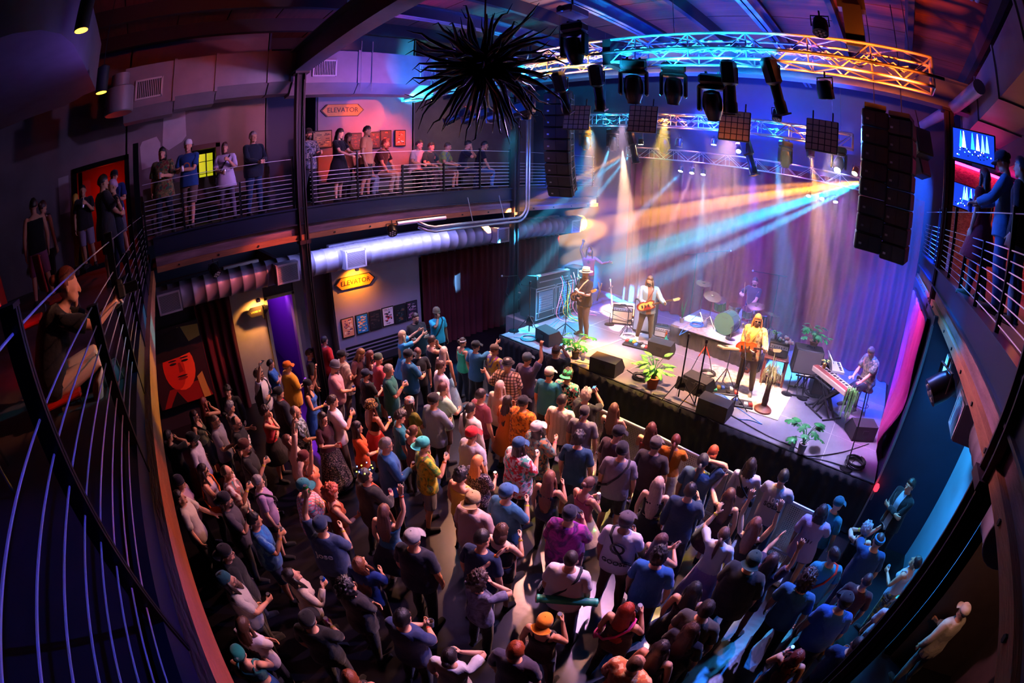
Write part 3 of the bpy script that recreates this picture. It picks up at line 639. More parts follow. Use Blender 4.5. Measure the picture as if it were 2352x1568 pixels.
# ---- posters
def poster(c, w, h, cols, lab, grp, txt=None, yaw=0, tc='#2a2a30', seed=0):
    r = empty('framed_poster', c, yaw, label=lab, cat='poster', group=grp)
    m = MB(); m.rbox((0,0,0),(w+.06,.03,h+.06),.008); m.build('frame', MATT, r)
    m = MB(); m.box((0,-.017,0),(w,.004,h)); m.build('print', mat('print_'+cols[0], cols[0], .5), r)
    rr = random.Random(seed); mm = [mat('print_'+k, k, .5) for k in cols[1:]]
    m = MB()
    for k in range(26):
        i = rr.randrange(len(mm)); a = rr.uniform(.02, w*.3); b = rr.uniform(.01, h*.09)
        m.box((rr.uniform(-w/2+a/2+.02, w/2-a/2-.02), -.0195-.00008*k, rr.uniform(-h*.42, h*(.28 if txt else .42))), (a, .002, b), mi=i)
    m.build('artwork', mm, r)
    if txt: text_mesh('lettering', txt, w*.27, mat('print_'+tc, tc, .5), frame((0,-.022,h*.38),(1,0,0),(0,0,1)), r, .001)
G = 'posters in a row under the elevator sign'
PO = [('leftmost poster of the row, orange and cream collage',['#d99a70','#7a2c50','#f0d8b0','#c0522a','#5a3050'],None),('bright blue poster, second in the row',['#1f7fb8','#e8b060','#d7e6ee','#f09a50'],None),('black poster with orange title, third in the row',['#17151a','#4a3a34','#2a2624'],'CONCERT'),('white TRULY poster with red splash',['#dcd6e0','#c8243a','#2a2a30'],'TRULY'),('black poster with faint blue text, fifth in the row',['#14161c','#2c4a50','#7a4a30'],None),('purple poster at the right end of the row',['#2a2038','#b07090','#c0a0b0'],None)]
for i, (lab, cols, t) in enumerate(PO):
    p = atY((799,832,862,891,919,946)[i], (752,743,735,726,720,712)[i], 11.42)
    poster(p, .34, .52, cols, lab, G, t if t == 'TRULY' else None, seed=i)
G = 'posters on the upper balcony wall'
for i, (px, py, cols, lab) in enumerate(((740,320,['#8a7a50','#3a3428','#c0a860'],'wide framed picture behind the black haired woman'),(817,325,['#2a1a18','#5a2a20','#3a2420'],'dark framed poster behind the standing man in orange light'),(860,322,['#401818','#8a3020','#1a1a2a'],'dark red poster left of the two bright posters'),(886,318,['#3a1c18','#a04020','#202030'],'dark framed poster with a small red picture'),(919,317,['#d05a30','#f0e0d0','#401818','#903018'],'orange and white poster at the right end of the upper row'))):
    poster(atY(px,py,11.42), .5 if i == 0 else .3, .42, cols, lab, G, seed=20+i)
# mural : invented face in a dark hat (generic)
r = empty('portrait_mural', (-.33,11.36,1.7), label='large red and black painted portrait of a face in a dark hat', cat='mural')
m = MB(); m.rbox((0,0,0),(1.62,.06,2.05),.02); m.build('frame', MATT, r)
MR = [mat('mural_'+c, c, .6) for c in ('#2a1218','#c22c16','#e8552a','#120a0e','#8a1a14','#b9a04a','#3a4a6a')]
def shp(pts, mi, d): m = MB(); m.prism(pts, .002, frame((0,-.032-.0025*d,0),(1,0,0),(0,0,1))); m.build('painted_shape', MR[mi], r)
el = lambda cx, cz, a, b, n=20, t0=0, t1=2*PI: [(cx+a*math.cos(t0+(t1-t0)*k/n), cz+b*math.sin(t0+(t1-t0)*k/n)) for k in range(n)]
shp([(-.78,-1),(.78,-1),(.78,1),(-.78,1)], 0, 0); shp([(.3,.5),(.78,.6),(.78,.9),(.2,.95)], 5, 1); shp([(-.7,-1),(-.4,-.55),(.6,-.5),(.76,-1)], 4, 1); shp(el(.05,-.05,.42,.6), 2, 2); shp(el(-.12,-.05,.30,.55), 1, 3)
shp([(-.78,.25),(-.6,.3),(-.35,.85),(.3,.95),(.5,.4),(.7,.3),(.1,.22),(-.4,.2)], 3, 4); shp(el(-.12,.08,.1,.03), 3, 5); shp(el(.22,.1,.1,.03), 3, 5); shp(el(-.12,.16,.12,.02), 3, 5); shp(el(.22,.18,.12,.02), 3, 5)
shp([(.02,.08),(.08,.08),(.13,-.16),(.0,-.18)], 4, 5); shp(el(.06,-.33,.14,.045), 4, 6); shp(el(.06,-.27,.15,.022), 3, 6); shp([(-.5,-1),(-.2,-.62),(0,-1)], 3, 6); shp([(.45,-.4),(.62,-.3),(.7,-1),(.5,-1)], 5, 6)
# screens on the right
def screen(c, w, h, yaw, lab, tilt=0):
    r = empty('wall_screen', c, label=lab, cat='screen', group='screens showing the stage', rot=(0,0,0)); r.rotation_euler = (tilt, 0, yaw)
    m = MB(); m.rbox((0,0,0),(w+.05,.06,h+.05),.01); m.build('housing', MATT, r)
    m = MB(); m.box((0,-.033,0),(w,.004,h)); m.build('picture', emis('screen_blue','#0a2a9c',1.6), r)
    rr = random.Random(int(w*100)); ms = [emis('scr_a','#4fb0ff',4), emis('scr_b','#f0f0d0',4), emis('scr_c','#20c0c0',3), mat('scr_d','#05060c',.5)]
    m = MB()
    for k in range(7):
        x = rr.uniform(-.4,.4)*w; M = frame((0,-.0365-.0002*k,0),(1,0,0),(0,0,1)); m.prism([(x-.006,h*.45),(x+.006,h*.45),(x+.05,-h*.1),(x-.03,-h*.1)], .0005, M, mi=k % 3)
    for k in range(30): m.box((rr.uniform(-.45,.45)*w, -.039, rr.uniform(-.40,-.12)*h), (.02,.001,.018), mi=rr.choice((0,1,2,3,3)))
    m.build('broadcast_shapes', ms, r)
    m = MB(); m.bar((0,.03,0),(-.1,.35,0),.025); m.build('bracket', BLK, r)
screen((8.1,-1.78,7.2), .85, .50, math.radians(-115), 'upper tilted screen on the column showing the stage')
screen(atX(2224,457,10.0)+Vector((-.1,0,0)), .80, .46, math.radians(-90), 'lower screen on the stone wall showing the stage')
m = MB(); m.span((10.2,-6.2,DK),(10.35,-1.5,7.15)); struct('wall_stone_back', m, MATS['stacked_stone'])
m = MB(); m.span((10.12,-6.2,7.12),(10.17,-1.5,7.17)); tag(m.build('strip_light', emis('pink_strip','#ff1f8f',14)), 'magenta strip light along the top of the stone wall behind the screens', 'strip light')
m = MB(); m.span((1,-6.4,7.3),(10.35,-2.95,7.45)); m.span((1,-2.98,7.3),(13.5,-2.9,9.6)); struct('ceiling_upper_right_2', m, MATS['slate_soffit'])
# small wall speakers
def wspk(p, yaw, s, lab):
    r = empty('hanging_speaker', p, label=lab, cat='speaker', group='small hanging speakers', rot=(0,.35,yaw))
    m = MB(); m.rbox((0,0,0),(.22*s,.3*s,.42*s),.02); m.build('cabinet', MATT, r); m = MB(); m.box((-.115*s,0,0),(.01,.26*s,.38*s)); m.build('front_grille', mat('speaker_mesh','#2c3a55',.6), r); m = MB(); m.bar((0,0,.2*s),(.05,0,.6*s),.012); m.build('bracket', BLK, r)
wspk(atX(2118,330,8.8), .4, 1.2, 'small speaker hanging right of the large line array, upper one'); wspk(atX(2112,375,9.0), .9, 1.2, 'small speaker hanging right of the large line array, lower one')
m = MB(); m.lathe([(.03,-.05),(.05,-.03),(.055,.05),(.03,.1)], atX(2012,1122,7.62), 12); m.lathe([(.02,-.25),(.02,-.05)], atX(2012,1122,7.62), 8, mi=1); tag(m.build('stage_corner_lamp', [emis('red_lamp','#ff2030',3), STEEL], None, True), 'small red lamp at the right front corner of the stage', 'lamp')
m = MB(); m.ball(atY(2181,1050,-2.73), (.05,.03,.07), 12, 8); tag(m.build('fire_alarm', mat('alarm_red','#c01818',.4), None, True), 'small red alarm on the pale blue wall under the right balcony', 'alarm')
r = empty('wooden_bench', (5.9,10.95,0), label='black slatted bench along the wall under the posters', cat='bench'); m = MB(); m.box((0,0,.43),(3.0,.45,.05)); m.build('seat', BLK, r)
for k in range(4): m = MB(); m.box((0,.2,.55+.11*k),(3.0,.03,.06)); m.build('back_slat', BLK, r)
for x in (-1.4,0,1.4): m = MB(); m.box((x,0,.2),(.06,.42,.42)); m.build('leg', BLK, r)
# ================================================================= STAGE GEAR
TOLEX = mat('black_tolex', '#17171b', .6, bump=.2, bscale=90); CREAM = mat('cream_grille_cloth', '#d9c490', .8, bump=.3, bscale=160); WOODT = mat('mahogany', '#7a4028', .45, var=.25, vscale=5, stretch=(.4,3,3))
SILV = mat('silver_cloth', '#9a9ca2', .6); KEYW = mat('white_keys', '#e6e2da', .35); KEYB = mat('black_keys', '#101012', .3)
LEAF = mat('glossy_leaf', '#1f7a34', .35, var=.35, vscale=9); LEAFV = mat('variegated_leaf', '#5fae4a', .4, var=.6, vscale=16); POT = mat('terracotta', '#a3552f', .7); POTG = mat('grey_pot', '#8d8f92', .5); SOIL = mat('potting_soil','#2a1c14',.9)
def riser():
    r = empty('drum_riser', (0,0,STZ), label='black skirted drum riser at the back of the stage', cat='riser')
    a, b, c, d = Vector((10.80,5.05,0)), Vector((10.66,2.35,0)), Vector((12.9,2.35,0)), Vector((12.9,5.05,0))
    m = MB(); m.add([(*p.xy,z) for z in (.44,.5) for p in (a,b,c,d)], [(3,2,1,0),(4,5,6,7),(0,1,5,4),(1,2,6,5),(2,3,7,6),(3,0,4,7)]); m.build('platform', STAGEM, r)
    for p, q in ((a,b),(b,c),(d,a)):
        L = (q-p).length; dd = (q-p)/L; n = Vector((-dd.y,dd.x,0)); m = MB()
        m.grid(lambda u, v: tuple(p+dd*L*u+n*(.018*math.sin(u*L*34)-.012)+Vector((0,0,.45*v))), int(L*26), 2, thick=tuple(-n*.01)); m.build('skirt', CLOTH, r, 'all')
riser(); RZ = STZ+.5
m = MB(); Q = [atZ(*p, STZ) for p in ((1635,835),(1822,900),(1786,966),(1598,905))]
m.add([(q.x,q.y,z) for z in (STZ+.004,STZ+.014) for q in Q], [(3,2,1,0),(4,5,6,7),(0,1,5,4),(1,2,6,5),(2,3,7,6),(3,0,4,7)])
tag(m.build('patterned_rug', mat('faded_rug','#a89c90',.9,var=.45,vscale=9,bump=.3,bscale=120)), 'pale faded patterned rug under the lead singer', 'rug')
m = MB(); m.box((11.6,3.75,RZ+.006),(1.9,2.0,.01)); tag(m.build('drum_rug', mat('drum_rug','#77706f',.9,var=.5,vscale=12)), 'mottled rug under the drum kit', 'rug')
def wedge(px, py, yaw, lab, w=.62):
    p = atZ(px,py,STZ); r = empty('stage_monitor', (p.x,p.y,STZ), yaw, label=lab, cat='speaker', group='wedge stage monitors')
    m = MB(); pr = [(-.24,0),(.20,0),(.27,.10),(.07,.38),(-.24,.34)]                 # side profile x,z ; slanted face towards +x
    M = Matrix(((1,0,0,0),(0,0,-1,w/2),(0,1,0,0),(0,0,0,1))); m.prism(pr, w, M); m.build('cabinet', TOLEX, r)
    m = MB(); n = Vector((.28,0,.20)).normalized(); c = Vector((.17,0,.24))+n*.006; u = Vector((-.20,0,.28)).normalized()
    R = Matrix((n, Vector((0,1,0)), u)).transposed(); m.box(c, (.012,w*.9,.30), R=R); m.build('front_grille', mat('perforated_grille','#1d1c20',.6,.3,bump=.4,bscale=200), r)
    m = MB(); m.box((-.245,0,.2),(.012,.14,.1)); m.build('rear_panel', BLK, r)
    return r
wedge(1262,785,2.9+3.1416,'stage monitor between the hat wearing guitarist and the leafy plant'); wedge(1393,852,0.1,'stage monitor on the front edge left of the potted variegated plant',.66); wedge(1518,812,.15,'lone stage monitor in the middle of the stage behind the variegated plant')
wedge(1603,897,-.15,'large stage monitor in front of the lead singer, by the rug'); wedge(1640,950,.0,'stage monitor on the front edge below the lead singer',.66); wedge(1972,1000,.55,'blue lit stage monitor at the right end of the stage'); wedge(1400,722,1.3,'dim stage monitor behind the drum riser') if 0 else None
def amp(px, py, yaw, d, w, h, lab, face, kind=0, z=STZ, tilt=0, loc=None):
    p = loc or atZ(px,py,z); r = empty('guitar_amplifier', (p[0],p[1],z), yaw, label=lab, cat='amplifier', group='amplifiers')
    r.rotation_euler = (0, tilt, yaw)
    m = MB(); m.rbox((0,0,h/2+.02),(d,w,h),.015); m.build('cabinet', TOLEX, r)
    top = .26 if kind == 0 else .5 if kind == 1 else 0
    m = MB(); m.box((-d/2-.004,0,.02+h*(1-top)/2+.01),(.01,w*.92,h*(1-top)*.9)); m.build('front_grille', face, r)
    if top:
        m = MB(); m.box((-d/2-.006,0,h*(1-top/2)+.01),(.012,w*.9,h*top*.6)); pn = m.build('control_panel', SILV, r)
        for k in range(7): m = MB(); m.lathe([(.014,0),(.012,.02)], (-d/2-.012,-w*.36+k*w*.12,h*(1-top/2)+.01), 8, R=Matrix.Rotation(-PI/2,3,'Y')); m.build('knob', KEYB, pn)
    m = MB(); m.tube([(0,-.09,h+.02),(0,-.08,h+.06),(0,.08,h+.06),(0,.09,h+.02)], .01, 6); m.build('handle', BLK, r)
    return r
amp(1428,742,.55,.26,.60,.52,'cream fronted guitar amplifier beside the bassist',CREAM,0)
amp(1448,760,.3,.4,.62,.95,'tall pale fronted bass cabinet behind the bassist',SILV,2,loc=(10.95,5.95)); amp(0,0,.25,.26,.52,.3,'small amplifier head on the floor by the riser corner',SILV,1,loc=(11.0,5.33)); 
# wooden side table with black amp, succulent and shell ornament
tb = (10.42,1.88); r = empty('side_table', (*tb,STZ), .25, label='wooden side table carrying a small black amplifier', cat='table')
m = MB(); m.rbox((0,0,.66),(.5,.62,.04),.01); m.build('tabletop', WOODT, r)
for sx in (-1,1):
    for sy in (-1,1): m = MB(); m.box((sx*.2,sy*.27,.32),(.06,.06,.64)); m.build('leg', WOODT, r)
m = MB(); m.box((0,0,.12),(.44,.56,.03)); m.build('shelf', WOODT, r)
amp(0,0,.25,.24,.5,.34,'small black amplifier with gold knobs on the wooden side table',mat('brown_black_grille','#2a2018',.8),1,z=STZ+.68,loc=tb)
def leaf_pts(kind):
    if kind == 'monstera':
        pts = []
        for k in range(28):
            a = 2*PI*k/28; rr_ = 1.0-.22*math.cos(a); notch = .55 if (k % 4 == 2 and 4 < k < 24) else 1.; pts.append((rr_*.5*math.sin(a)*notch, -rr_*.55*math.cos(a)*notch+.5))
        return pts
    return [(0,0),(.2,.15),(.27,.4),(.2,.7),(0,1.05),(-.2,.7),(-.27,.4),(-.2,.15)]
def plant(loc, pot_r, pot_h, potm, kind, n, H, size, leafm, lab, seed, spread=.35):
    r = empty('potted_plant', loc, label=lab, cat='plant', group='plants on the stage'); rr = random.Random(seed)
    m = MB(); m.lathe([(pot_r*.72,0),(pot_r,pot_h*.95),(pot_r*1.08,pot_h*.95),(pot_r*1.08,pot_h),(pot_r*.9,pot_h),(pot_r*.88,pot_h*.9)], (0,0,0), 18); m.build('pot', potm, r, True)
    m = MB(); m.lathe([(pot_r*.9,pot_h*.86),(pot_r*.5,pot_h*.9),(.01,pot_h*.92)], (0,0,0), 12); m.build('soil', SOIL, r)
    for k in range(n):
        a = k*2.4+rr.random(); t = rr.uniform(.35,1); q = Vector((math.cos(a)*spread*t, math.sin(a)*spread*t, pot_h+H*rr.uniform(.35,1)*(1.15-.4*t)))
        m = MB(); m.tube([(0,0,pot_h*.85),(q.x*.3,q.y*.3,pot_h+(q.z-pot_h)*.6),tuple(q)], [.008,.006,.004], 5); st = m.build('stem', LEAF, r, True)
        s = size*rr.uniform(.7,1.15); pts = leaf_pts(kind); d = Vector((math.cos(a),math.sin(a),rr.uniform(-.5,.25))).normalized(); side = d.cross(Vector((0,0,1))).normalized(); up = side.cross(d)
        m = MB(); nn = len(pts); c = q+d*s*.5
        def P3(x, y): return q + side*x*s + d*y*s + up*(-.25*s*(x*x*2+ (y-.4)**2))
        vs = [P3(x,y) for x, y in pts]+[P3(0,.45)]; fs = [(i,(i+1)%nn,nn) for i in range(nn)]
        vs2 = [v-up*.003 for v in vs]; m.add(vs+vs2, fs+[(nn+1+b,nn+1+a_,2*nn+1) for a_,b,_ in fs]+[(i,nn+1+i,nn+1+(i+1)%nn,(i+1)%nn) for i in range(nn)]); m.build('leaf', leafm, st, 'all')
    return r
plant(atZ(1321,822,STZ), .10, .2, mat('black_pot','#17171a',.5), 'monstera', 15, .45, .2, LEAF, 'split leaf plant in a black pot on the front edge, left', 1, .34)
plant(atZ(1497,890,STZ), .14, .26, POT, 'leaf', 34, .5, .22, LEAFV, 'variegated leafy plant in a brown pot at the middle of the front edge', 2, .34)
plant(atZ(1838,1040,STZ), .09, .22, POTG, 'monstera', 12, .42, .2, LEAF, 'split leaf plant in a grey pot on the front edge, right', 3, .3)
plant((10.45,2.02,STZ+1.06), .05, .1, POTG, 'leaf', 12, .12, .08, LEAFV, 'tiny succulent pot on the small black amplifier', 4, .08)
plant((11.15,4.9,RZ), .07, .14, POTG, 'leaf', 1, .1, .06, LEAF, 'snake plant in a small pot on the left corner of the drum riser', 5, .02)
sp = bpy.data.objects['potted_plant.004']
for k in range(6): m = MB(); a = k*1.05; m.tube([(0,0,.1),(.04*math.cos(a),.04*math.sin(a),.35),(.10*math.cos(a),.10*math.sin(a),.55+.04*k)], [.014,.011,.002], 5, sq=.4); m.build('leaf', LEAF, sp, 'all')
plant((10.0,.62,2.12), .05, .11, mat('orange_pot','#d98a30',.5), 'leaf', 12, .12, .08, mat('yellow_green_leaf','#c9c05a',.5), 'small yellow plant in an orange pot on the keyboard', 6, .06)
m = MB()
rr = random.Random(5)
for k in range(22): a = rr.random()*6.28; q = rr.random()*.14; m.ball((q*math.cos(a), q*math.sin(a)*1.3, .03+.11*(1-q/.14)+.02*rr.random()), rr.uniform(.025,.05), 8, 6, mi=k % 3)
o = m.build('shell_ornament', [mat('shell_pink','#c89a92',.5), mat('shell_white','#d8d0c0',.5), mat('shell_teal','#6aa09a',.5)], None, True, loc=(10.4,1.72,STZ+1.05)); tag(o, 'heap of small shells and stones on the black amplifier', 'ornament')
# large speaker cabinet on stands with trailing plant
r = amp(0,0,.4,.34,.72,.62,'large dark speaker cabinet tilted on a folding stand right of the side table',mat('taupe_grille','#7a6f66',.8,bump=.2,bscale=100),2,z=STZ+.52,tilt=-.12,loc=(10.4,1.12))
plant((10.5,1.05,STZ+1.18), .12, .1, mat('basket','#a98a5a',.8,bump=.5,bscale=60), 'monstera', 22, .42, .17, mat('fresh_leaf','#2fa050',.4,var=.5,vscale=10), 'big bushy plant in a basket on top of the tilted speaker cabinet', 8, .36)
def xstand(c, yaw, w, h, lab, d=.5, n=2):
    r = empty('folding_stand', (*c,STZ), yaw, label=lab, cat='stand', group='folding x stands')
    for k in range(n):
        y = (k/(n-1)-.5)*.16 if n > 1 else 0
        for s in (-1,1): m = MB(); m.box((0,y,h/2),(math.hypot(w,h),.03,.05),R=Matrix.Rotation(s*math.atan2(h,w),3,'Y')); m.build('strut', BLK, r)
    for s in (-1,1):
        m = MB(); m.bar((s*w/2,-d/2,.02),(s*w/2,d/2,.02),.022,8); m.build('foot', BLK, r); m = MB(); m.bar((s*w/2,-d/2,h),(s*w/2,d/2,h),.022,8); m.build('arm', BLK, r)
    return r
xstand((10.4,1.12),.4,.5,.52,'black folding stand under the tilted speaker cabinet')
# keyboards
kc = Vector((9.83,.32)); ky = math.atan2(.89,.77)
r = empty('stage_piano', (kc.x,kc.y,2.0), ky, label='long cream stage piano with red top in front of the keyboard player', cat='keyboard')
m = MB(); m.rbox((0,0,0),(1.28,.34,.13),.02); m.build('body', mat('ivory_casing','#c9b48e',.45), r); m = MB(); m.box((0,.08,.068),(1.26,.14,.01)); m.build('red_top_panel', mat('brick_panel','#8f3d2c',.4), r)
m = MB(); m.box((0,-.085,.068),(1.16,.14,.012)); kk = m.build('white_keys', KEYW, r); m = MB()
for k in range(36):
    if k % 7 not in (2,6): m.box((-.56+.0319*(k+.5),-.06,.078),(.014,.09,.012))
m.build('black_keys', KEYB, kk)
text_mesh('lettering', 'stage piano', .07, KEYB, frame((0,.172,0),(-1,0,0),(0,0,1)), r, .001) if 0 else None
xstand((9.83,.32),ky+.0,.7,.72,'black folding x stand carrying the stage piano',.6)
xstand((9.9,.38),ky+PI/2,.55,.70,'second black folding stand crossing under the keys',.7)
r = empty('synthesizer', (10.32,.35,2.12), ky-.55, label='small synthesizer with raised control panel left of the keyboard player', cat='keyboard')
m = MB(); m.rbox((0,0,0),(.62,.34,.07),.01); m.build('body', SILV, r); m = MB(); m.box((0,-.1,.04),(.56,.12,.01)); kk = m.build('white_keys', KEYW, r); m = MB(); [m.box((-.25+.035*k,-.08,.05),(.014,.07,.01)) for k in range(15) if k % 7 not in (2,6)]; m.build('black_keys', KEYB, kk)
m = MB(); m.rbox((0,.18,.14),(.62,.03,.26),.01,R=Matrix.Rotation(-.35,3,'X')); pn = m.build('control_panel', KEYW, r); m = MB(); [m.box((-.24+.048*i,.155+.0*j,.06+.055*j+.0),(.018,.012,.02),R=Matrix.Rotation(-.35,3,'X')) for i in range(11) for j in range(4)]; m.build('switches', KEYB, pn)
amp(0,0,.35,.45,.55,.8,'brown wooden keyboard speaker behind the stage piano',mat('walnut_grille','#3a2c26',.8),2,loc=(10.75,.62))
m = MB()
rr = random.Random(9)
for k in range(60):
    a = rr.random()*6.28; q = rr.random()*.11; m.tube([(q*math.cos(a),q*math.sin(a),.06),(q*1.4*math.cos(a),q*1.4*math.sin(a),.06-rr.random()*.2),(q*1.5*math.cos(a),q*1.5*math.sin(a),-.12-rr.random()*.5)], [.014,.012,.006], 4)
tag(m.build('trailing_plant', LEAFV, None, True, loc=(9.35,-.22,2.08)), 'trailing vine hanging off the near end of the stage piano', 'plant')
r = empty('bar_stool', (10.42,-.55,STZ), label='folding stool with red seat under the keyboard player', cat='stool')
m = MB(); m.lathe([(.05,.60),(.19,.61),(.2,.64),(.18,.66)], (0,0,0), 18); m.build('seat', mat('crimson_vinyl','#7c1228',.35), r, True)
for k in range(4): a = PI/4+k*PI/2; m = MB(); m.bar((.14*math.cos(a),.14*math.sin(a),.6),(.24*math.cos(a),.24*math.sin(a),0),.013); m.build('leg', CHR, r)
m = MB(); m.tube([(.2*math.cos(a),.2*math.sin(a),.25) for a in [k*PI/8 for k in range(17)]], .01, 6); m.build('foot_ring', CHR, r)
# pedestal with dried plant
r = empty('wooden_pedestal', (*atZ(1751,943,STZ).xy,STZ), label='turned wooden pedestal in front of the rug', cat='pedestal')
m = MB(); m.lathe([(.2,0),(.2,.05),(.17,.08),(.13,.11),(.07,.14),(.065,.2),(.075,.25),(.06,.4),(.055,.6),(.065,.66),(.16,.70),(.17,.74)], (0,0,0), 22); m.build('column', WOODT, r, True)
r = empty('dried_plant', (*atZ(1751,943,STZ).xy,STZ+.74), label='straw coloured spiky plant in a bowl on the wooden pedestal', cat='plant'); m = MB(); m.lathe([(.08,0),(.14,.06),(.15,.1),(.13,.1)], (0,0,0), 16); m.build('bowl', WOODT, r, True); m = MB()
STRAW = mat('straw_leaves','#b9a45e',.7,var=.4,vscale=12)
for k in range(110):
    a = rr.random()*6.28; q = rr.uniform(.08,.24); h = rr.uniform(.05,.22); m.tube([(.04*math.cos(a),.04*math.sin(a),.08),(q*.6*math.cos(a),q*.6*math.sin(a),.1+h),(q*math.cos(a),q*math.sin(a),.08+h*.3),(q*1.05*math.cos(a),q*1.05*math.sin(a),-rr.random()*.14)], [.007,.007,.006,.003], 4)
for k in range(3): m.tube([(.02,.03*k-.03,.1),(.03*k-.02,.05*k-.05,.42+.06*k)], [.022,.006], 6)
m.build('foliage', STRAW, r, True)
# mic stands
def mic_stand(loc, base, h, boom, yaw, lab, mic=True, elev=.2, z=STZ):
    r = empty('microphone_stand', (loc[0],loc[1],z), yaw, label=lab, cat='stand', group='microphone stands')
    if base == 'round': m = MB(); m.lathe([(.02,.03),(.14,.02),(.15,.0)], (0,0,0), 20); m.build('base', BLKS, r, True)
    else:
        for k in range(3): a = k*2.094; m = MB(); m.bar((0,0,.28),(.32*math.cos(a),.32*math.sin(a),.01),.012); m.build('leg', BLK, r)
    m = MB(); m.bar((0,0,0.02),(0,0,h),.012,8); m.build('pole', BLK, r); e = Vector((0,0,h))
    if boom: e = Vector((boom*math.cos(elev),0,h+boom*math.sin(elev))); b = Vector((-boom*.4*math.cos(elev),0,h-boom*.4*math.sin(elev))); m = MB(); m.bar(b,e,.009,8); m.build('boom', BLK, r)
    if mic: m = MB(); dd = Vector((1,0,.15)).normalized(); m.tube([e,e+dd*.13],[.012,.017],8); mm_ = m.build('microphone', BLKS, r, True); m = MB(); m.ball(e+dd*.155,.028,10,8); m.build('mic_grille', STEEL, mm_, True)
    return r
mic_stand(atZ(1298,765,STZ),'tripod',1.5,.35,-.6,'microphone stand in front of the hat wearing guitarist'); mic_stand(atZ(1180,760,STZ),'round',1.55,.2,2.8,'round based microphone stand at the left end of the stage',True,0)
mic_stand(atZ(1685,935,STZ),'tripod',1.15,.65,.55,'boom microphone stand in front of the lead singer',True,.75); mic_stand(atZ(1943,1077,STZ),'round',1.5,.0,0,'tilted round based stand at the right front of the stage',False)
bpy.data.objects['microphone_stand.003'].rotation_euler = (0,.12,1.)
mic_stand((10.62,6.95),'round',.35,.55,-.9,'short boom stand pointing at the cream amplifier',True,-.35); mic_stand((10.4,6.2),'tripod',.7,.3,1,'empty guitar stand behind the bassist',False)
mic_stand((10.05,1.35),'round',.5,.35,.3,'short stand miking the tilted speaker cabinet'); mic_stand((12.3,2.6),'tripod',1.7,.9,2.6,'tall overhead boom stand right of the drummer',True,.1,RZ); mic_stand((11.0,3.35),'round',.35,.35,0,'low stand miking the kick drum',True,.1,RZ); mic_stand((12.6,5.3),'tripod',2.2,.9,-1.2,'high boom stand behind the drum kit, left',True,.25)
mic_stand((10.15,.95),'round',.55,.3,-.8,'low stand between the cabinet and the stage piano',False)
def spk_stand(px, py, lab):
    p = atZ(px,py,STZ); r = empty('light_stand', (max(p.x,7.98),p.y,STZ), label=lab, cat='stand', group='thin tripod stands at the stage front')
    for k in range(3): a = .5+k*2.094; m = MB(); m.bar((0,0,.5),(.42*math.cos(a),.42*math.sin(a),.01),.012); m.build('leg', BLK, r)
    m = MB(); m.bar((0,0,.05),(0,0,1.35),.016,8); m.build('pole', BLKS, r); m = MB(); m.rbox((0,0,1.4),(.06,.05,.09),.01); m.build('head', BLK, r)
    m = MB(); m.rbox((.02,0,.35),(.05,.22,.26),.01,R=Matrix.Rotation(.3,3,'Y')); m.build('weight_bag', CLOTH, r)
spk_stand(1545,925,'left of two black tripod stands at the stage front'); spk_stand(1590,935,'right of two black tripod stands beside the large monitor'); spk_stand(1215,765,'tall black tripod stand with a weight bag at the left of the stage')
# sampler on its stand
p = atZ(1660,892,STZ); r = empty('drum_pad', (p.x,p.y,STZ+.98), .7, label='white topped sampling pad on a chrome stand beside the lead singer', cat='drum pad'); m = MB(); m.rbox((0,0,0),(.4,.56,.07),.02,R=Matrix.Rotation(.25,3,'Y')); m.build('body', mat('warm_grey_case','#8f857a',.5), r); m = MB(); m.lathe([(.15,.0),(.14,.012),(.01,.012)],(.0,-.08,.036),20,R=Matrix.Rotation(.25,3,'Y')); m.build('pad', KEYW, r); m = MB(); [m.box((.0+.05*i,.14+.05*j,.035-.012*i),(.03,.03,.02)) for i in range(-2,3) for j in range(2)]; m.build('buttons', KEYB, r)
r = empty('tripod_stand', (p.x,p.y,STZ), label='chrome tripod under the white topped sampling pad', cat='stand'); m = MB(); m.bar((0,0,.3),(0,0,.93),.014); m.build('pole', CHR, r)
for k in range(3): a = k*2.094+.4; m = MB(); m.bar((0,0,.5),(.36*math.cos(a),.36*math.sin(a),.01),.011); m.build('leg', CHR, r)
r = empty('tripod_stand', (9.75,3.55,STZ), label='small tripod with red upper legs in front of the riser', cat='stand')
for k in range(3): a = k*2.094+.4; m = MB(); m.bar((0,0,.62),(.16*math.cos(a),.16*math.sin(a),.36),.014); m.build('upper_leg', mat('red_leg','#c8361c',.4), r); m = MB(); m.bar((.16*math.cos(a),.16*math.sin(a),.36),(.3*math.cos(a),.3*math.sin(a),.01),.009); m.build('leg', BLK, r)
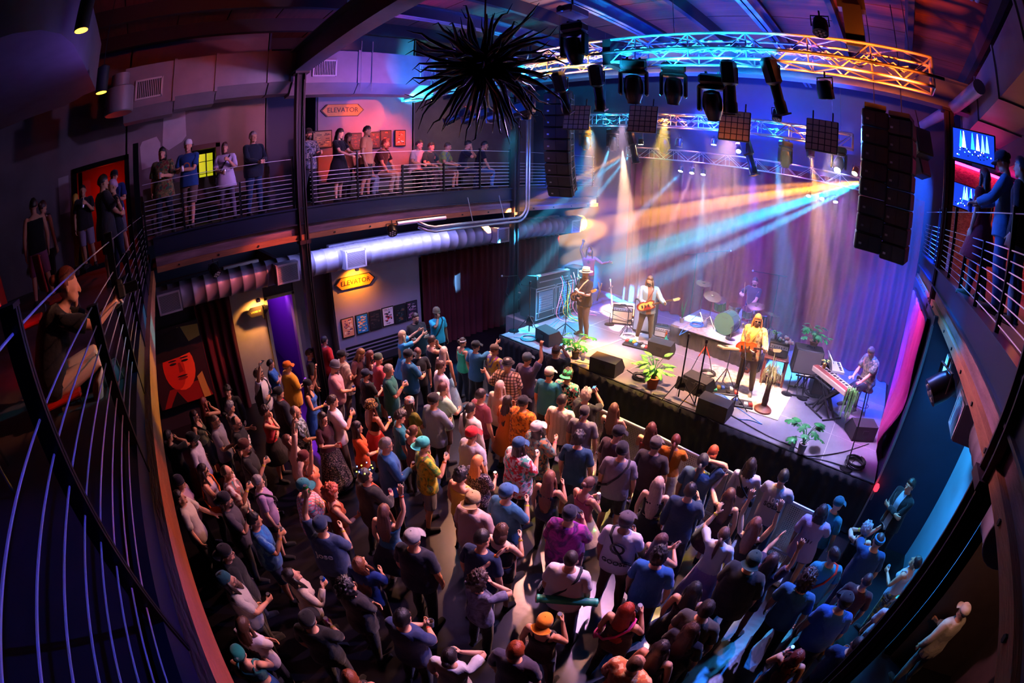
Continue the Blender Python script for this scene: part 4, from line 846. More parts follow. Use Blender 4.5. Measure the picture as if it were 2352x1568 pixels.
# ---- drum kit
GRN = mat('sparkle_green','#3f8a68',.25,.6,var=.3,vscale=60); HEADM = mat('drum_head','#e8dcb8',.5); HOOP = mat('drum_hoop','#2c4a44',.35,.3); BRASS = mat('cymbal_brass','#c9b27a',.22,.9)
r = empty('drum_kit', (0,0,RZ), label='green sparkle drum kit with cream kick drum head on the riser', cat='drum kit')
kc_ = Vector((11.35,3.62,.31)); kd = Vector((-1,.10,0)).normalized(); Rk = Vector((0,0,1)).rotation_difference(kd).to_matrix()
def drum(c, rad, dep, R, shell, name, headn='drum_head'):
    m = MB(); m.lathe([(rad,-dep/2),(rad,dep/2)], c, 28, R=R); o = m.build(name, shell, r, True)
    m = MB(); [m.lathe([(rad+.002,s*dep/2-.018),(rad+.014,s*dep/2-.018),(rad+.014,s*dep/2+.012),(rad+.002,s*dep/2+.012)], c, 28, R=R) for s in (-1,1)]; m.build('hoop', HOOP if rad > .2 else CHR, o, True)
    m = MB(); [m.lathe([(rad,s*dep/2),(rad*.6,s*(dep/2+.003)),(.001,s*(dep/2+.003))], c, 28, R=R) for s in (1,)]; h = m.build(headn, HEADM, o, True)
    m = MB()
    for k in range(8): a = k*PI/4; m.bar(Vector(c)+R@Vector(((rad+.012)*math.cos(a),(rad+.012)*math.sin(a),-dep*.38)), Vector(c)+R@Vector(((rad+.012)*math.cos(a),(rad+.012)*math.sin(a),dep*.38)), .006, 5)
    m.build('lugs', CHR, o); return o, h
k_, kh = drum(kc_, .29, .4, Rk, mat('deep_teal_shell','#1f4f5a',.3,.4), 'kick_drum')
M0 = frame(kc_+kd*.208, (0.1,-1,0) if 0 else (kd.y*1.0,-kd.x*-1.0*-1.0,0) if 0 else (-.1*0, -1, 0), (0,0,1)); M0 = frame(kc_+kd*.208, Vector((0,0,1)).cross(kd)*-1*-1, (0,0,1))
def kshape(pts, ma, dz=0): m = MB(); m.prism(pts, .002+.001*dz, M0); m.build('head_artwork', ma, kh)
DG = mat('painted_leaf_green','#1d6b3c',.6); TC = mat('painted_pot_red','#c05a3a',.6)
kshape([(-.17,.0),(-.11,.0),(-.12,-.07),(-.16,-.07)], TC)
for a in (-.8,-.3,.3,.8,1.2): c0 = Vector((-.14,.01)); e = Vector((-.14+.11*math.sin(a), .01+.11*math.cos(a))); n_ = Vector((math.cos(a),-math.sin(a)))*.016; kshape([tuple(c0),tuple((c0+e)/2+n_),tuple(e),tuple((c0+e)/2-n_)], DG, 1)
rr = random.Random(12)
for k in range(16): x = .08+.13*rr.random(); z = -.08+.18*rr.random(); kshape([(x,z),(x+.018,z+.008),(x+.012,z+.024),(x-.006,z+.016)], DG)
for k in range(4): kshape([(-.03,-.10-.03*k),(.03,-.10-.03*k),(.012,-.085-.03*k),(-.012,-.085-.03*k)], DG)
kshape([(-.03,-.235),(.03,-.235),(.03,-.225),(-.03,-.225)], KEYB); text_mesh('lettering', 'Gretsch', .055, KEYB, M0 @ Matrix.Translation((.0,.17,.004)), kh, .001)
tl = lambda ax, ang: Matrix.Rotation(ang,3,ax)
drum(Vector((11.75,4.05,.62)), .17, .26, tl('Y',-.35), GRN, 'rack_tom'); drum(Vector((11.8,3.22,.60)), .15, .22, tl('Y',-.3), GRN, 'rack_tom'); drum(Vector((12.25,3.75,.5)), .18, .14, tl('Y',-.1), mat('chrome_shell','#b9c0c0',.2,.9), 'snare_drum'); drum(Vector((12.2,2.9,.38)), .2, .38, tl('Y',0), GRN, 'floor_tom')
def cym(c, rad, tilt, hpole, lab='cymbal'):
    c = Vector(c); R = Matrix.Rotation(tilt[0],3,'X') @ Matrix.Rotation(tilt[1],3,'Y')
    m = MB(); m.bar((c.x+.02,c.y,.25),(c.x,c.y,c.z),.011); st = m.build('cymbal_stand', CHR, r)
    for k in range(3): a = k*2.1; m.bar((0,0,0),(0,0,0),.001) if 0 else None
    m = MB(); [m.bar((c.x+.02,c.y,.3),(c.x+.02+.25*math.cos(k*2.1),c.y+.25*math.sin(k*2.1),.01),.009) for k in range(3)]; m.build('stand_legs', CHR, st)
    m = MB(); m.lathe([(rad,0),(rad*.5,.018),(.05,.026),(.045,.045),(.01,.055),(.01,.05),(.05,.022),(rad*.5,.014),(rad,-.002)], c, 30, R=R); m.build(lab, BRASS, r, True)
cym((11.55,4.55,1.12),.22,(.1,-.15),1); cym((11.45,4.2,.86),.25,(.25,-.3),1); cym((11.6,2.95,.88),.23,(-.05,-.25),1); cym((12.0,2.55,.68),.22,(.1,.1),1)
r2 = empty('drum_throne', (12.45,3.3,RZ), label='round drum stool under the drummer', cat='stool'); m = MB(); m.lathe([(.02,.4),(.16,.41),(.17,.46),(.15,.48)],(0,0,0),16); m.build('seat', MATT, r2, True); m = MB(); m.bar((0,0,.05),(0,0,.42),.02); [m.bar((0,0,.15),(.2*math.cos(k*2.1),.2*math.sin(k*2.1),.01),.01) for k in range(3)]; m.build('legs', CHR, r2)
# ---- mixing desk and racks at the left of the stage
r = empty('equipment_rack', (9.95,8.72,STZ), 0.0, label='pair of wheeled road cases full of rack gear at the left of the stage', cat='road case')
for i in range(2):
    x = -.52+i*.86; m = MB(); m.rbox((x,0,.56),(.82,.62,.92),.012); c = m.build('case_shell', TOLEX, r)
    m = MB()
    for sx in (-1,1): m.bar((x+sx*.40,-.31,.1),(x+sx*.40,-.31,1.02),.014,6); m.bar((x+sx*.30,-.325,.18),(x+sx*.30,-.325,.94),.008,6)
    for z in (.1,1.02,.3,.94): m.bar((x-.40,-.31,z),(x+.40,-.31,z),.012,6)
    m.build('edge_trim', ALU, c); m = MB(); m.box((x,-.312,.62),(.6,.01,.56)); gq = m.build('patch_panel', mat('rack_blue_grey','#3d5064',.4), c)
    m = MB(); [m.box((x-.26+.058*a,-.32,.42+.07*b),(.035,.012,.03)) for a in range(10) for b in range(6)]; m.build('sockets', STEEL, gq)
    for sx in (-.3,.3): m = MB(); m.lathe([(.05,-.02),(.05,.02)],(x+sx,-.2,.05),12,R=Matrix.Rotation(PI/2,3,'X')); m.build('caster_wheel', RUB, c)
r = empty('mixing_desk', (9.8,8.75,STZ+1.03), 0.0, label='large digital mixing desk on top of the road cases', cat='mixing desk')
m = MB(); m.prism([(-.33,0),(.33,0),(.30,.34),(-.1,.30),(-.33,.08)], 1.45, Matrix(((0,0,1,-.72),(-1,0,0,0),(0,1,0,.0),(0,0,0,1)))); m.build('body', MATT, r)
m = MB(); m.box((0,-.28,.345),(1.35,.10,.03),R=Matrix.Rotation(.1,3,'X')); m.build('top_edge', STEEL, r); m = MB(); [m.box((-.6+.05*k,-.315,.16),(.03,.012,.03)) for k in range(25)]; m.build('connector_row', STEEL, r)
m = MB(); [m.box((-.55+.11*k,.12,.16),(.06,.1,.012),R=Matrix.Rotation(-.5,3,'X')) for k in range(11)]; m.build('fader_bank', mat('desk_blue_light','#1c6ad0',.3,emit='#2a86ff',estr=1.5), r)
r = empty('equipment_rack', (11.0,8.62,STZ), .1, label='tall open rack bundled with cables right of the mixing desk', cat='road case'); m = MB(); m.rbox((0,0,.7),(.5,.5,1.35),.01); m.build('case_shell', BLK, r); m = MB(); [m.bar((sx*.25,-.26,.05),(sx*.25,-.26,1.35),.014,6) for sx in (-1,1)]; m.build('edge_trim', ALU, r)
CC = [mat('cable_'+c, c, .5) for c in ('#e8c020','#d83a2a','#2a9a50','#e8e4e0','#e88ab0','#2a60c0','#10b0a0')]
rr = random.Random(44)
for k in range(22):
    x0 = 9.9+rr.random()*1.1; zt = STZ+rr.uniform(.7,1.3); x1 = x0-rr.uniform(-.1,.5)
    m = MB(); m.tube(smooth_pts([(x0,8.36,zt),(x0-.05,8.22,zt-.25),(x1,8.18-.1*rr.random(),STZ+.3),(x1+.15,8.1,STZ+.04),(x1+.6*rr.random(),7.95-.3*rr.random(),STZ+.02)]), .009, 5); tag(m.build('rack_cable', CC[k % 7], None, True), 'coloured cable spilling from the road cases onto the stage', 'cable', 'coloured cables spilling from the road cases')
# ---- floor cables
def cable(pts, ma, lab, cat='cable', z=STZ, r=.009, grp='cables lying on the stage', coil=None):
    P = [atZ(*p, z) + Vector((0,0,r)) for p in pts]; out = []
    for i in range(len(P)-1):
        p0, p1, p2, p3 = P[max(i-1,0)], P[i], P[i+1], P[min(i+2,len(P)-1)]
        for k in range(8): t = k/8; out.append(.5*((2*p1)+(-p0+p2)*t+(2*p0-5*p1+4*p2-p3)*t*t+(-p0+3*p1-3*p2+p3)*t**3))
    out.append(P[-1])
    if coil:
        c = atZ(*coil[0], z)
        for k in range(coil[2]*14): a = k*2*PI/14; q = coil[1]*(1+.12*math.sin(k*.37)); out.append(c+Vector((q*math.cos(a), q*math.sin(a), r*(1+k/14*1.3))))
    m = MB(); m.tube(out, r, 5); tag(m.build('stage_cable', ma, None, True), lab, cat, grp)
cable([(1320,830),(1360,838),(1400,846)], RUB, 'black cable behind the front edge plant'); cable([(1350,805),(1400,790),(1440,775),(1475,765)], mat('white_cable','#cfc8c0',.5), 'pale cable curving across the stage towards the bassist')
cable([(1445,790),(1432,762),(1450,750)], MATS['white_cable'], 'coiled pale cable by the bassist', coil=((1445,775),.22,5)); cable([(1180,775),(1230,778),(1260,760),(1300,720)], mat('teal_cable','#1a8a9a',.5), 'teal cable in front of the road cases', coil=((1215,778),.2,4))
cable([(1640,925),(1690,960),(1720,965),(1750,975)], mat('blue_cable','#1d66b8',.5), 'blue coiled cable by the front monitor', coil=((1652,922),.2,6)); cable([(1500,905),(1560,930),(1600,945),(1640,970)], RUB, 'black cable run along the front edge'); cable([(1565,918),(1600,935),(1625,945)], mat('yellow_cable','#d8a52a',.5), 'yellow cable by the large monitor')
cable([(1680,955),(1760,1000),(1830,1030),(1850,1048),(1930,1040),(1995,1020)], RUB, 'long black cable crossing the right of the stage', r=.012); cable([(1850,1050),(1900,1060),(1940,1072)], RUB, 'black coil at the round based stand', coil=((1962,1068),.2,8), r=.012); cable([(1860,895),(1880,915),(1860,905),(1900,920)], RUB, 'tangled black cable under the stage piano', coil=((1868,905),.22,4)); cable([(1620,880),(1640,870),(1660,890),(1690,905)], RUB, 'dark cable coil on the rug corner', coil=((1625,860),.18,5))
cable([(1440,850),(1470,870),(1480,880)], RUB, 'tangled black cables by the brown pot', coil=((1470,868),.16,6)); cable([(1600,740),(1575,750),(1560,770)], MATS['blue_cable'], 'blue cable coil on the drum riser', z=RZ, coil=((1600,748),.18,5))
# pedal boards, small things
def pedals(px, py, yaw, n, w, lab, seed):
    p = atZ(px,py,STZ); r = empty('pedal_board', (p.x,p.y,STZ), yaw, label=lab, cat='pedal board', group='effect pedal boards'); rr = random.Random(seed)
    m = MB(); m.rbox((0,0,.03),(.34,w,.05),.01); m.build('board', BLK, r)
    cs = ('#c9c4bc','#c03028','#2a8a6a','#d8a838','#3a5ab0','#17171a')
    for k in range(n): m = MB(); m.rbox((rr.choice((-.08,.08)), -w/2+w*(k+.5)/n, .08),(.12,w/n*.8,.05),.008); m.build('pedal', mat('pedal_'+cs[k%6], cs[(k*5+seed) % 6], .4), r)
pedals(1462,795,.2,7,.7,'effect pedal board at the feet of the bassist',1); pedals(1655,900,.5,8,.8,'large pedal board with red and white pedals at the singer microphone stand',4); pedals(1705,930,.4,4,.45,'small green pedal board right of the large one',2)
def bottle(loc, h, rad, ma, lab, cap=BLK):
    r = empty('drink_bottle', loc, label=lab, cat='bottle'); m = MB(); m.lathe([(rad*.9,0),(rad,.01),(rad,h*.6),(rad*.4,h*.8),(rad*.38,h*.95)],(0,0,0),14); m.build('body', ma, r, True); m = MB(); m.lathe([(rad*.42,h*.93),(rad*.42,h)],(0,0,0),10); m.build('cap', cap, r)
GLS = mat('clear_plastic','#cfe0e8',.08,trans=.8); bottle(atZ(1541,788,STZ)+Vector((-.25,.05,0)), .3, .05, mat('teal_bottle','#0f7a6a',.35), 'teal drinks bottle at the corner of the drum riser'); bottle(atZ(1529,778,STZ), .26, .035, mat('amber_glass','#b0481a',.2), 'amber bottle beside the teal bottle')
bottle(atZ(1818,1033,STZ), .3, .05, GLS, 'clear water bottle by the right split leaf plant', GLS); bottle(atZ(1338,826,STZ), .24, .05, GLS, 'clear glass jar right of the left split leaf plant', GLS); bottle(atZ(1619,752,RZ), .26, .045, GLS, 'clear bottle on the riser beside the kick drum', GLS)
r = empty('folding_chair', (12.2,8.25,STZ), .8, label='collapsed gold folding stand on the dark back stage floor', cat='stand')
for s in (-1,1): m = MB(); m.box((0,s*.2,.4),(.95,.04,.04),R=Matrix.Rotation(s*.9,3,'Y')); m.build('strut', mat('gold_tube','#b89a5a',.4,.5), r); m = MB(); m.box((.1,s*.2,.55),(.5,.04,.04),R=Matrix.Rotation(-s*.4,3,'Y')); m.build('cross_bar', MATS['gold_tube'], r)
m = MB(); m.box((11.9,6.9,STZ+.1),(.6,1.3,.03)); m.box((11.9,6.9,STZ+.03),(.5,.06,.06)); tag(m.build('wooden_board', WOODT), 'flat wooden board lying behind the cream amplifier', 'board')
# ---- crowd barrier
r = empty('crowd_barrier', label='steel mesh crowd barrier in front of the stage', cat='barrier'); PF = mat('perforated_steel','#c0b8a8',.35,.7,bump=.6,bscale=160)
def hole_mat():
    m = mat('mesh_steel','#cfc6b4',.4,.6); nt = m.node_tree; N = nt.nodes; b = N['Principled BSDF']; tc = N.new('ShaderNodeTexCoord'); v = N.new('ShaderNodeTexVoronoi'); v.inputs['Scale'].default_value = 26; v.inputs['Randomness'].default_value = 0
    c = N.new('ShaderNodeMath'); c.operation = 'GREATER_THAN'; c.inputs[1].default_value = .26; nt.links.new(tc.outputs['Object'], v.inputs['Vector']); nt.links.new(v.outputs['Distance'], c.inputs[0]); nt.links.new(c.outputs[0], b.inputs['Alpha']); return m
MESH = hole_mat(); bx = lambda y: 6.62 - max(0,(3.4-y))*.07
ys = [7.9,6.72,5.54,4.36,3.18,2.0,.82,-.36]
for i in range(len(ys)-1):
    y0, y1 = ys[i], ys[i+1]+.02; a = Vector((bx(y0),y0,0)); b = Vector((bx(y1),y1,0)); sec = MB()
    sec.tube([a+Vector((0,0,1.1)), b+Vector((0,0,1.1))], .035, 10); o = sec.build('top_rail', ALU, r, True)
    m = MB(); [m.bar(q+Vector((0,0,0)), q+Vector((0,0,1.1)), .022) for q in (a,(a+b)/2,b)]; m.bar(a+Vector((0,0,.08)),b+Vector((0,0,.08)),.022); m.bar(a+Vector((.5,0,.05)),a+Vector((0,0,1.0)),.02); m.bar(b+Vector((.5,0,.05)),b+Vector((0,0,1.0)),.02); m.build('frame', ALU, o)
    m = MB(); m.add([a+Vector((0,0,.1)),b+Vector((0,0,.1)),b+Vector((0,0,1.06)),a+Vector((0,0,1.06))],[(0,1,2,3)]); m.build('mesh_panel', MESH, o)
    m = MB(); m.add([a+Vector((-.75,0,.03)),b+Vector((-.75,0,.03)),b+Vector((0,0,.035)),a+Vector((0,0,.035))],[(0,1,2,3)]); m.bar(a+Vector((-.75,0,.03)),b+Vector((-.75,0,.03)),.02); m.build('tread_plate', MESH, o)
# ================================================================= PEOPLE
DIR = np.array([0, math.sin(PI/4), -math.cos(PI/4)])
J = dict(pel=(0,0,.95), spi=(0,0,1.08), che=(0,0,1.28), nek=(-.01,0,1.47), hed=(0,0,1.555))
SH = np.array([0,.178,1.415]); EL = SH+DIR*.285; WR = EL+DIR*.255; HP = np.array([0,.09,.905]); KN = np.array([.0,.098,.49]); AN = np.array([-.02,.104,.085])
mir = lambda v: np.array([v[0], -v[1], v[2]])
BN = ['pel','spi','che','nek','hed','uaL','uaR','faL','faR','haL','haR','thL','thR','shL','shR','foL','foR']
SEG = {'pel':((0,0,.88),(0,0,1.0),.13),'spi':((0,0,1.05),(0,0,1.22),.13),'che':((0,0,1.28),(0,0,1.42),.14),'nek':((-.01,0,1.47),(-.005,0,1.54),.055),'hed':((0,0,1.57),(.01,0,1.70),.09)}
for s, f in (('L', lambda v: v), ('R', mir)):
    SEG['ua'+s] = (f(SH), f(EL), .05); SEG['fa'+s] = (f(EL), f(WR), .04); SEG['ha'+s] = (f(WR+DIR*.01), f(WR+DIR*.17), .03)
    SEG['th'+s] = (f(HP), f(KN), .075); SEG['sh'+s] = (f(KN), f(AN), .05); SEG['fo'+s] = (f(AN-np.array([.03,0,.04])), f(AN+np.array([.14,0,-.05])), .04)
def weights(V):
    n = len(V); W = np.zeros((n, len(BN)))
    for i, b in enumerate(BN):
        a, c, r = SEG[b]; a = np.array(a, float); c = np.array(c, float); ab = c-a
        t = np.clip(((V-a)@ab)/(ab@ab), 0, 1); d = np.linalg.norm(V-(a+t[:,None]*ab), axis=1)/r
        w = 1/(d**2+.05)**3
        side = b[-1] if b[-1] in 'LR' and len(b) == 3 and b[:2] in ('ua','fa','ha','th','sh','fo') else None
        if side:
            sg = 1 if side == 'L' else -1; y = V[:,1]*sg
            if b[:2] in ('th','sh','fo'): w = w*np.clip(.5+y/.05, 0, 1)*np.clip((1.0-V[:,2])/.1, 0, 1)
            else:
                w = w*np.clip((y-.10)/.06, 0, 1)
                if b[:2] != 'ua': w = w*np.clip((y-.24)/.04, 0, 1)
        if b in ('pel','spi','che'):
            w = w*np.where((V[:,2] < .80), .02, 1)*np.clip((.27-np.abs(V[:,1]))/.06+.02*(V[:,2]>9), 0.0, 1)
        if b in ('nek','hed'): w = w*np.clip((V[:,2]-1.42)/.06, 0, 1)
        W[:,i] = w
    # far away pieces of skirts keep following the legs
    s = W.sum(1); bad = s < 1e-6; W[bad, 0] = 1; W /= W.sum(1)[:,None]
    return W
def ring_loft(m, rings, n=28, p=2.3):
    vs = []; fs = []
    for z, cx, rx, ry in rings:
        for k in range(n):
            a = 2*PI*k/n; c, s = math.cos(a), math.sin(a); q = (abs(c)**p+abs(s)**p)**(-1/p); vs.append((cx+rx*c*q, ry*s*q, z))
    for i in range(len(rings)-1):
        for k in range(n): fs.append((i*n+k, i*n+(k+1)%n, (i+1)*n+(k+1)%n, (i+1)*n+k))
    fs += [tuple(range(n-1,-1,-1)), tuple((len(rings)-1)*n+k for k in range(n))]
    m.add(vs, fs)
def fuse(m, vox, smooth, faces, name):
    """closed overlapping solids -> one continuous surface"""
    o = m.build(name, None)
    r = o.modifiers.new('r','REMESH'); r.mode = 'VOXEL'; r.voxel_size = vox
    if smooth: s = o.modifiers.new('s','SMOOTH'); s.factor = .6; s.iterations = smooth
    dg = bpy.context.evaluated_depsgraph_get(); dg.update(); n = len(o.evaluated_get(dg).data.polygons)
    d = o.modifiers.new('d','DECIMATE'); d.ratio = min(1, faces/(n*2)*1.0)
    dg.update(); e = o.evaluated_get(dg); me = e.data
    V = np.empty(len(me.vertices)*3); me.vertices.foreach_get('co', V); V = V.reshape(-1,3)
    Fs = [tuple(p.vertices) for p in me.polygons]
    old = o.data; bpy.data.objects.remove(o); bpy.data.meshes.remove(old)
    return V.copy(), Fs
def limb(m, pts, rs, sq=1., n=14): m.tube([tuple(p) for p in pts], rs, n, sq=sq)
def head_fn(d):
    x, y, z = d
    X = .094*x; Y = .075*y; Z = .118*z
    if z < -.1: t = (-z-.1)/.9; Y *= 1-.27*t; X *= (1-.45*t) if x < 0 else (1-.06*t)
    if x > .3: X *= 1-.06*(x-.3)
    if x < 0: Y *= 1+.05*(-x); X *= 1.06
    return (X+.008, Y, Z+1.632)
def body(female):
    m = MB()
    if female: rings = [(.80,0,.085,.13),(.86,-.01,.105,.165),(.93,-.012,.112,.178),(1.0,-.005,.105,.158),(1.09,0,.088,.128),(1.17,.002,.088,.127),(1.25,.008,.10,.142),(1.31,.014,.108,.150),(1.38,.002,.094,.148),(1.43,-.006,.075,.135),(1.465,-.01,.058,.085),(1.49,-.012,.05,.055)]
    else: rings = [(.80,0,.09,.135),(.86,-.005,.108,.158),(.93,-.006,.112,.166),(1.02,0,.108,.158),(1.11,.002,.102,.150),(1.2,.004,.108,.160),(1.29,.006,.118,.176),(1.36,.002,.116,.182),(1.42,-.006,.092,.168),(1.455,-.01,.072,.115),(1.49,-.012,.06,.062)]
    ring_loft(m, rings)
    if female:
        for s in (-1,1): m.ball((.082,s*.068,1.29), (.055,.058,.055), 14, 10)
    k = .88 if female else 1.
    limb(m, [(-.02,0,1.42),(-.012,0,1.5),(0,0,1.58)], [.062*k,.054*k,.052*k])
    for s in (1,-1):
        f = (lambda v: v) if s == 1 else mir
        m.ball(f(SH+np.array([0,-.012,-.005])), .062*k, 14, 10)
        limb(m, [f(SH+np.array([0,-.05,.0])), f(SH+DIR*.05), f(SH+DIR*.13), f(EL), f(EL+DIR*.07), f(EL+DIR*.16), f(WR+DIR*.01)], [.058*k,.056*k,.052*k,.042*k,.044*k,.036*k,.026*k])
        # hand : palm, four fingers of different length, thumb
        W = f(WR); D = f(DIR); Np = np.array([0,-s*.7071,-.7071])
        R = Matrix((Vector((1,0,0)), Vector(Np), Vector(D))).transposed()
        m.rbox(W+D*.05, (.078,.028,.10), .012, R=R)
        for i, (fx, L) in enumerate(((.030,.070),(.010,.078),(-.010,.073),(-.029,.058))):
            b = W+D*(.090-.004*abs(i-1.3))+np.array([fx,0,0]); sp = np.array([fx*.25,0,0])
            limb(m, [b-D*.02, b+D*L*.45+sp*.5, b+D*L*.75+Np*.005+sp*.8, b+D*L+Np*.012+sp], [.0098,.0092,.0086,.0075], n=8)
        tb = W+D*.022+np.array([.028,0,0]); td = np.array([.62,0,0])+D*.72+Np*.25
        limb(m, [tb-td*.01, tb+td*.030, tb+td*.052+D*.004, tb+td*.066+D*.012], [.0135,.0115,.0105,.0085], n=8)
        limb(m, [f(HP+np.array([0,-.01,.02])), f(HP*.72+KN*.28), f(HP*.4+KN*.6), f(KN)], [.094 if female else .088,.086,.070,.053])
        limb(m, [f(KN+np.array([0,0,.03])), f(KN+np.array([-.012,0,-.06])), f(KN*.68+AN*.32+np.array([-.022,0,0])), f(KN*.3+AN*.7+np.array([-.01,0,0])), f(AN)], [.054,.052,.055,.040,.034])
        limb(m, [f(AN+np.array([-.045,0,-.045])), f(AN+np.array([.03,0,-.03])), f(AN+np.array([.10,.008,-.05])), f(AN+np.array([.165,.01,-.062]))], [.03,.038,.03,.018], sq=1.15)
    # head
    n, q = 32, 22; vs = []; fs = []
    for i in range(q+1):
        p = PI*i/q
        for j in range(n): a = 2*PI*j/n; vs.append(head_fn((math.sin(p)*math.cos(a), math.sin(p)*math.sin(a), math.cos(p))))
    for i in range(q):
        for j in range(n): fs.append((i*n+j, (i+1)*n+j, (i+1)*n+(j+1)%n, i*n+(j+1)%n))
    m.add(vs, fs)
    m.tube([(.086,0,1.652),(.100,0,1.628),(.113,0,1.600),(.104,0,1.590)], [.008,.009,.012,.010], 8); [m.ball((.098,s*.011,1.595), (.012,.008,.008), 8, 6) for s in (-1,1)]
    b = .010 if female else .013; m.tube([(.070,-.052,1.650),(.086,-.028,1.660),(.090,0,1.655),(.086,.028,1.660),(.070,.052,1.650)], b, 8)
    m.ball((.090,0,1.571), (.010,.024,.007), 12, 8); m.ball((.089,0,1.561), (.010,.020,.0075), 12, 8); m.ball((.074,0,1.534), (.024,.028,.022), 10, 8); m.ball((.056,0,1.572), (.036,.045,.045), 12, 8)
    for s in (-1,1):
        m.ball((.056,s*.040,1.608), (.027,.023,.026), 10, 8); m.ball((.004,s*.079,1.617), (.018,.008,.030), 10, 8, R=Matrix.Rotation(s*.25,3,'Z')); m.ball((.036,s*.038,1.556), (.042,.023,.030), 10, 8)
    return m
SHIRT_T = {}
def torso_garment(female, top, bottom, ease, flare=0., sleeve=0., strap=False, thick=1.):
    m = MB()
    base = [(.80,0,.128,.190),(.93,-.005,.134,.190),(1.02,0,.122,.170),(1.11,.002,.100,.146),(1.2,.006,.106,.152),(1.29,.01,.120,.165),(1.36,.002,.112,.176),(1.42,-.006,.090,.160),(1.452,-.01,.072,.112),(1.475,-.012,.060,.070)] if female else [(.80,0,.140,.192),(.93,0,.140,.192),(1.02,0,.130,.180),(1.11,.002,.114,.166),(1.2,.004,.118,.172),(1.29,.006,.126,.186),(1.36,.002,.122,.190),(1.42,-.006,.098,.176),(1.455,-.01,.078,.122),(1.48,-.012,.066,.072)]
    zs = sorted([r for r in base if bottom+.01 < r[0] < top-.005]); f = lambda z: tuple(np.interp(z, [r[0] for r in base], [r[i] for r in base]) for i in (1,2,3))
    def rg(z):
        c, a, b = f(max(z,.80)); fl = flare*max(0,(1.0-z)); return (z, c, a+ease+fl*.9, b+ease+fl)
    lows = [bottom + (.80-bottom)*t for t in (0,.33,.66)] if bottom < .78 else [bottom]
    ring_loft(m, [rg(z) for z in lows] + [rg(z[0]) for z in zs] + [rg(top)])
    if female:
        for s in (-1,1): m.ball((.088,s*.068,1.29), (.060+ease*.5,.064,.062), 14, 10)
    if strap:
        for s in (-1,1): m.tube([(.088,s*.085,top-.03),(.072,s*.09,1.41),(.01,s*.092,1.468),(-.062,s*.085,1.42),(-.10,s*.07,top-.04)], .019, 8)
    if sleeve:
        for s in (1,-1):
            g = (lambda v: v) if s == 1 else mir; tot = .285+.255; L = sleeve*tot; pts = []; rs = []
            for k in range(7):
                t = L*k/6; pts.append(g(SH+DIR*t)); r0 = np.interp(t, [0,.13,.285,.35,.52], [.064,.058,.049,.049,.033]) if not female else np.interp(t, [0,.13,.285,.35,.52], [.057,.052,.044,.043,.031]); rs.append(r0+ease*.75+(.010 if sleeve < .5 and k > 3 else 0)*thick)
            limb(m, [g(SH+np.array([0,-.06,.0]))]+pts, [rs[0]]+rs, n=16); m.ball(g(SH+np.array([0,-.01,0])), .066+ease*.6 if not female else .058+ease*.6, 14, 10)
    return m
def leg_garment(female, zb, ease, wide=0., zt=1.03):
    m = MB(); hx = .01 if female else 0
    ring_loft(m, [(.82,0,.105,.155+hx),(.88,-.008,.122+ease,.174+ease+hx),(.95,-.008,.122+ease,.172+ease+hx),(zt,-.004,.115+ease,.164+ease)])
    for s in (1,-1):
        f = (lambda v: v) if s == 1 else mir; zz = np.linspace(.905, zb, 8); pts = []; rs = []
        for z in zz:
            if z > KN[2]: t = (z-KN[2])/(HP[2]-KN[2]); p = KN+(HP-KN)*t
            else: t = (z-AN[2])/(KN[2]-AN[2]); p = AN+(KN-AN)*t
            p = p+np.array([-.016*max(0,1-abs(z-.33)/.2),0,0]); pts.append(f(p)); rs.append(np.interp(z, [.06,.2,.35,.49,.7,.905], [.042,.048,.066,.062,.082,.098])+ease+wide*(.905-z))
        limb(m, pts, rs, n=16)
    return m
def shoe(high=0, sides=(1,)):
    m = MB()
    for s in sides:
        f = (lambda v: v) if s == 1 else mir
        limb(m, [f(AN+np.array([-.055,0,-.045])), f(AN+np.array([.02,0,-.03])), f(AN+np.array([.09,.006,-.042])), f(AN+np.array([.17,.01,-.055])), f(AN+np.array([.195,.01,-.06]))], [.034,.046,.042,.032,.018], sq=1.05); m.rbox(f(AN+np.array([.06,.006,-.075])), (.275,.092,.022), .01); limb(m, [f(AN+np.array([-.01,0,-.04])), f(AN+np.array([-.005,0,.03+high]))], [.045,.043])
    return m
TPL = {}
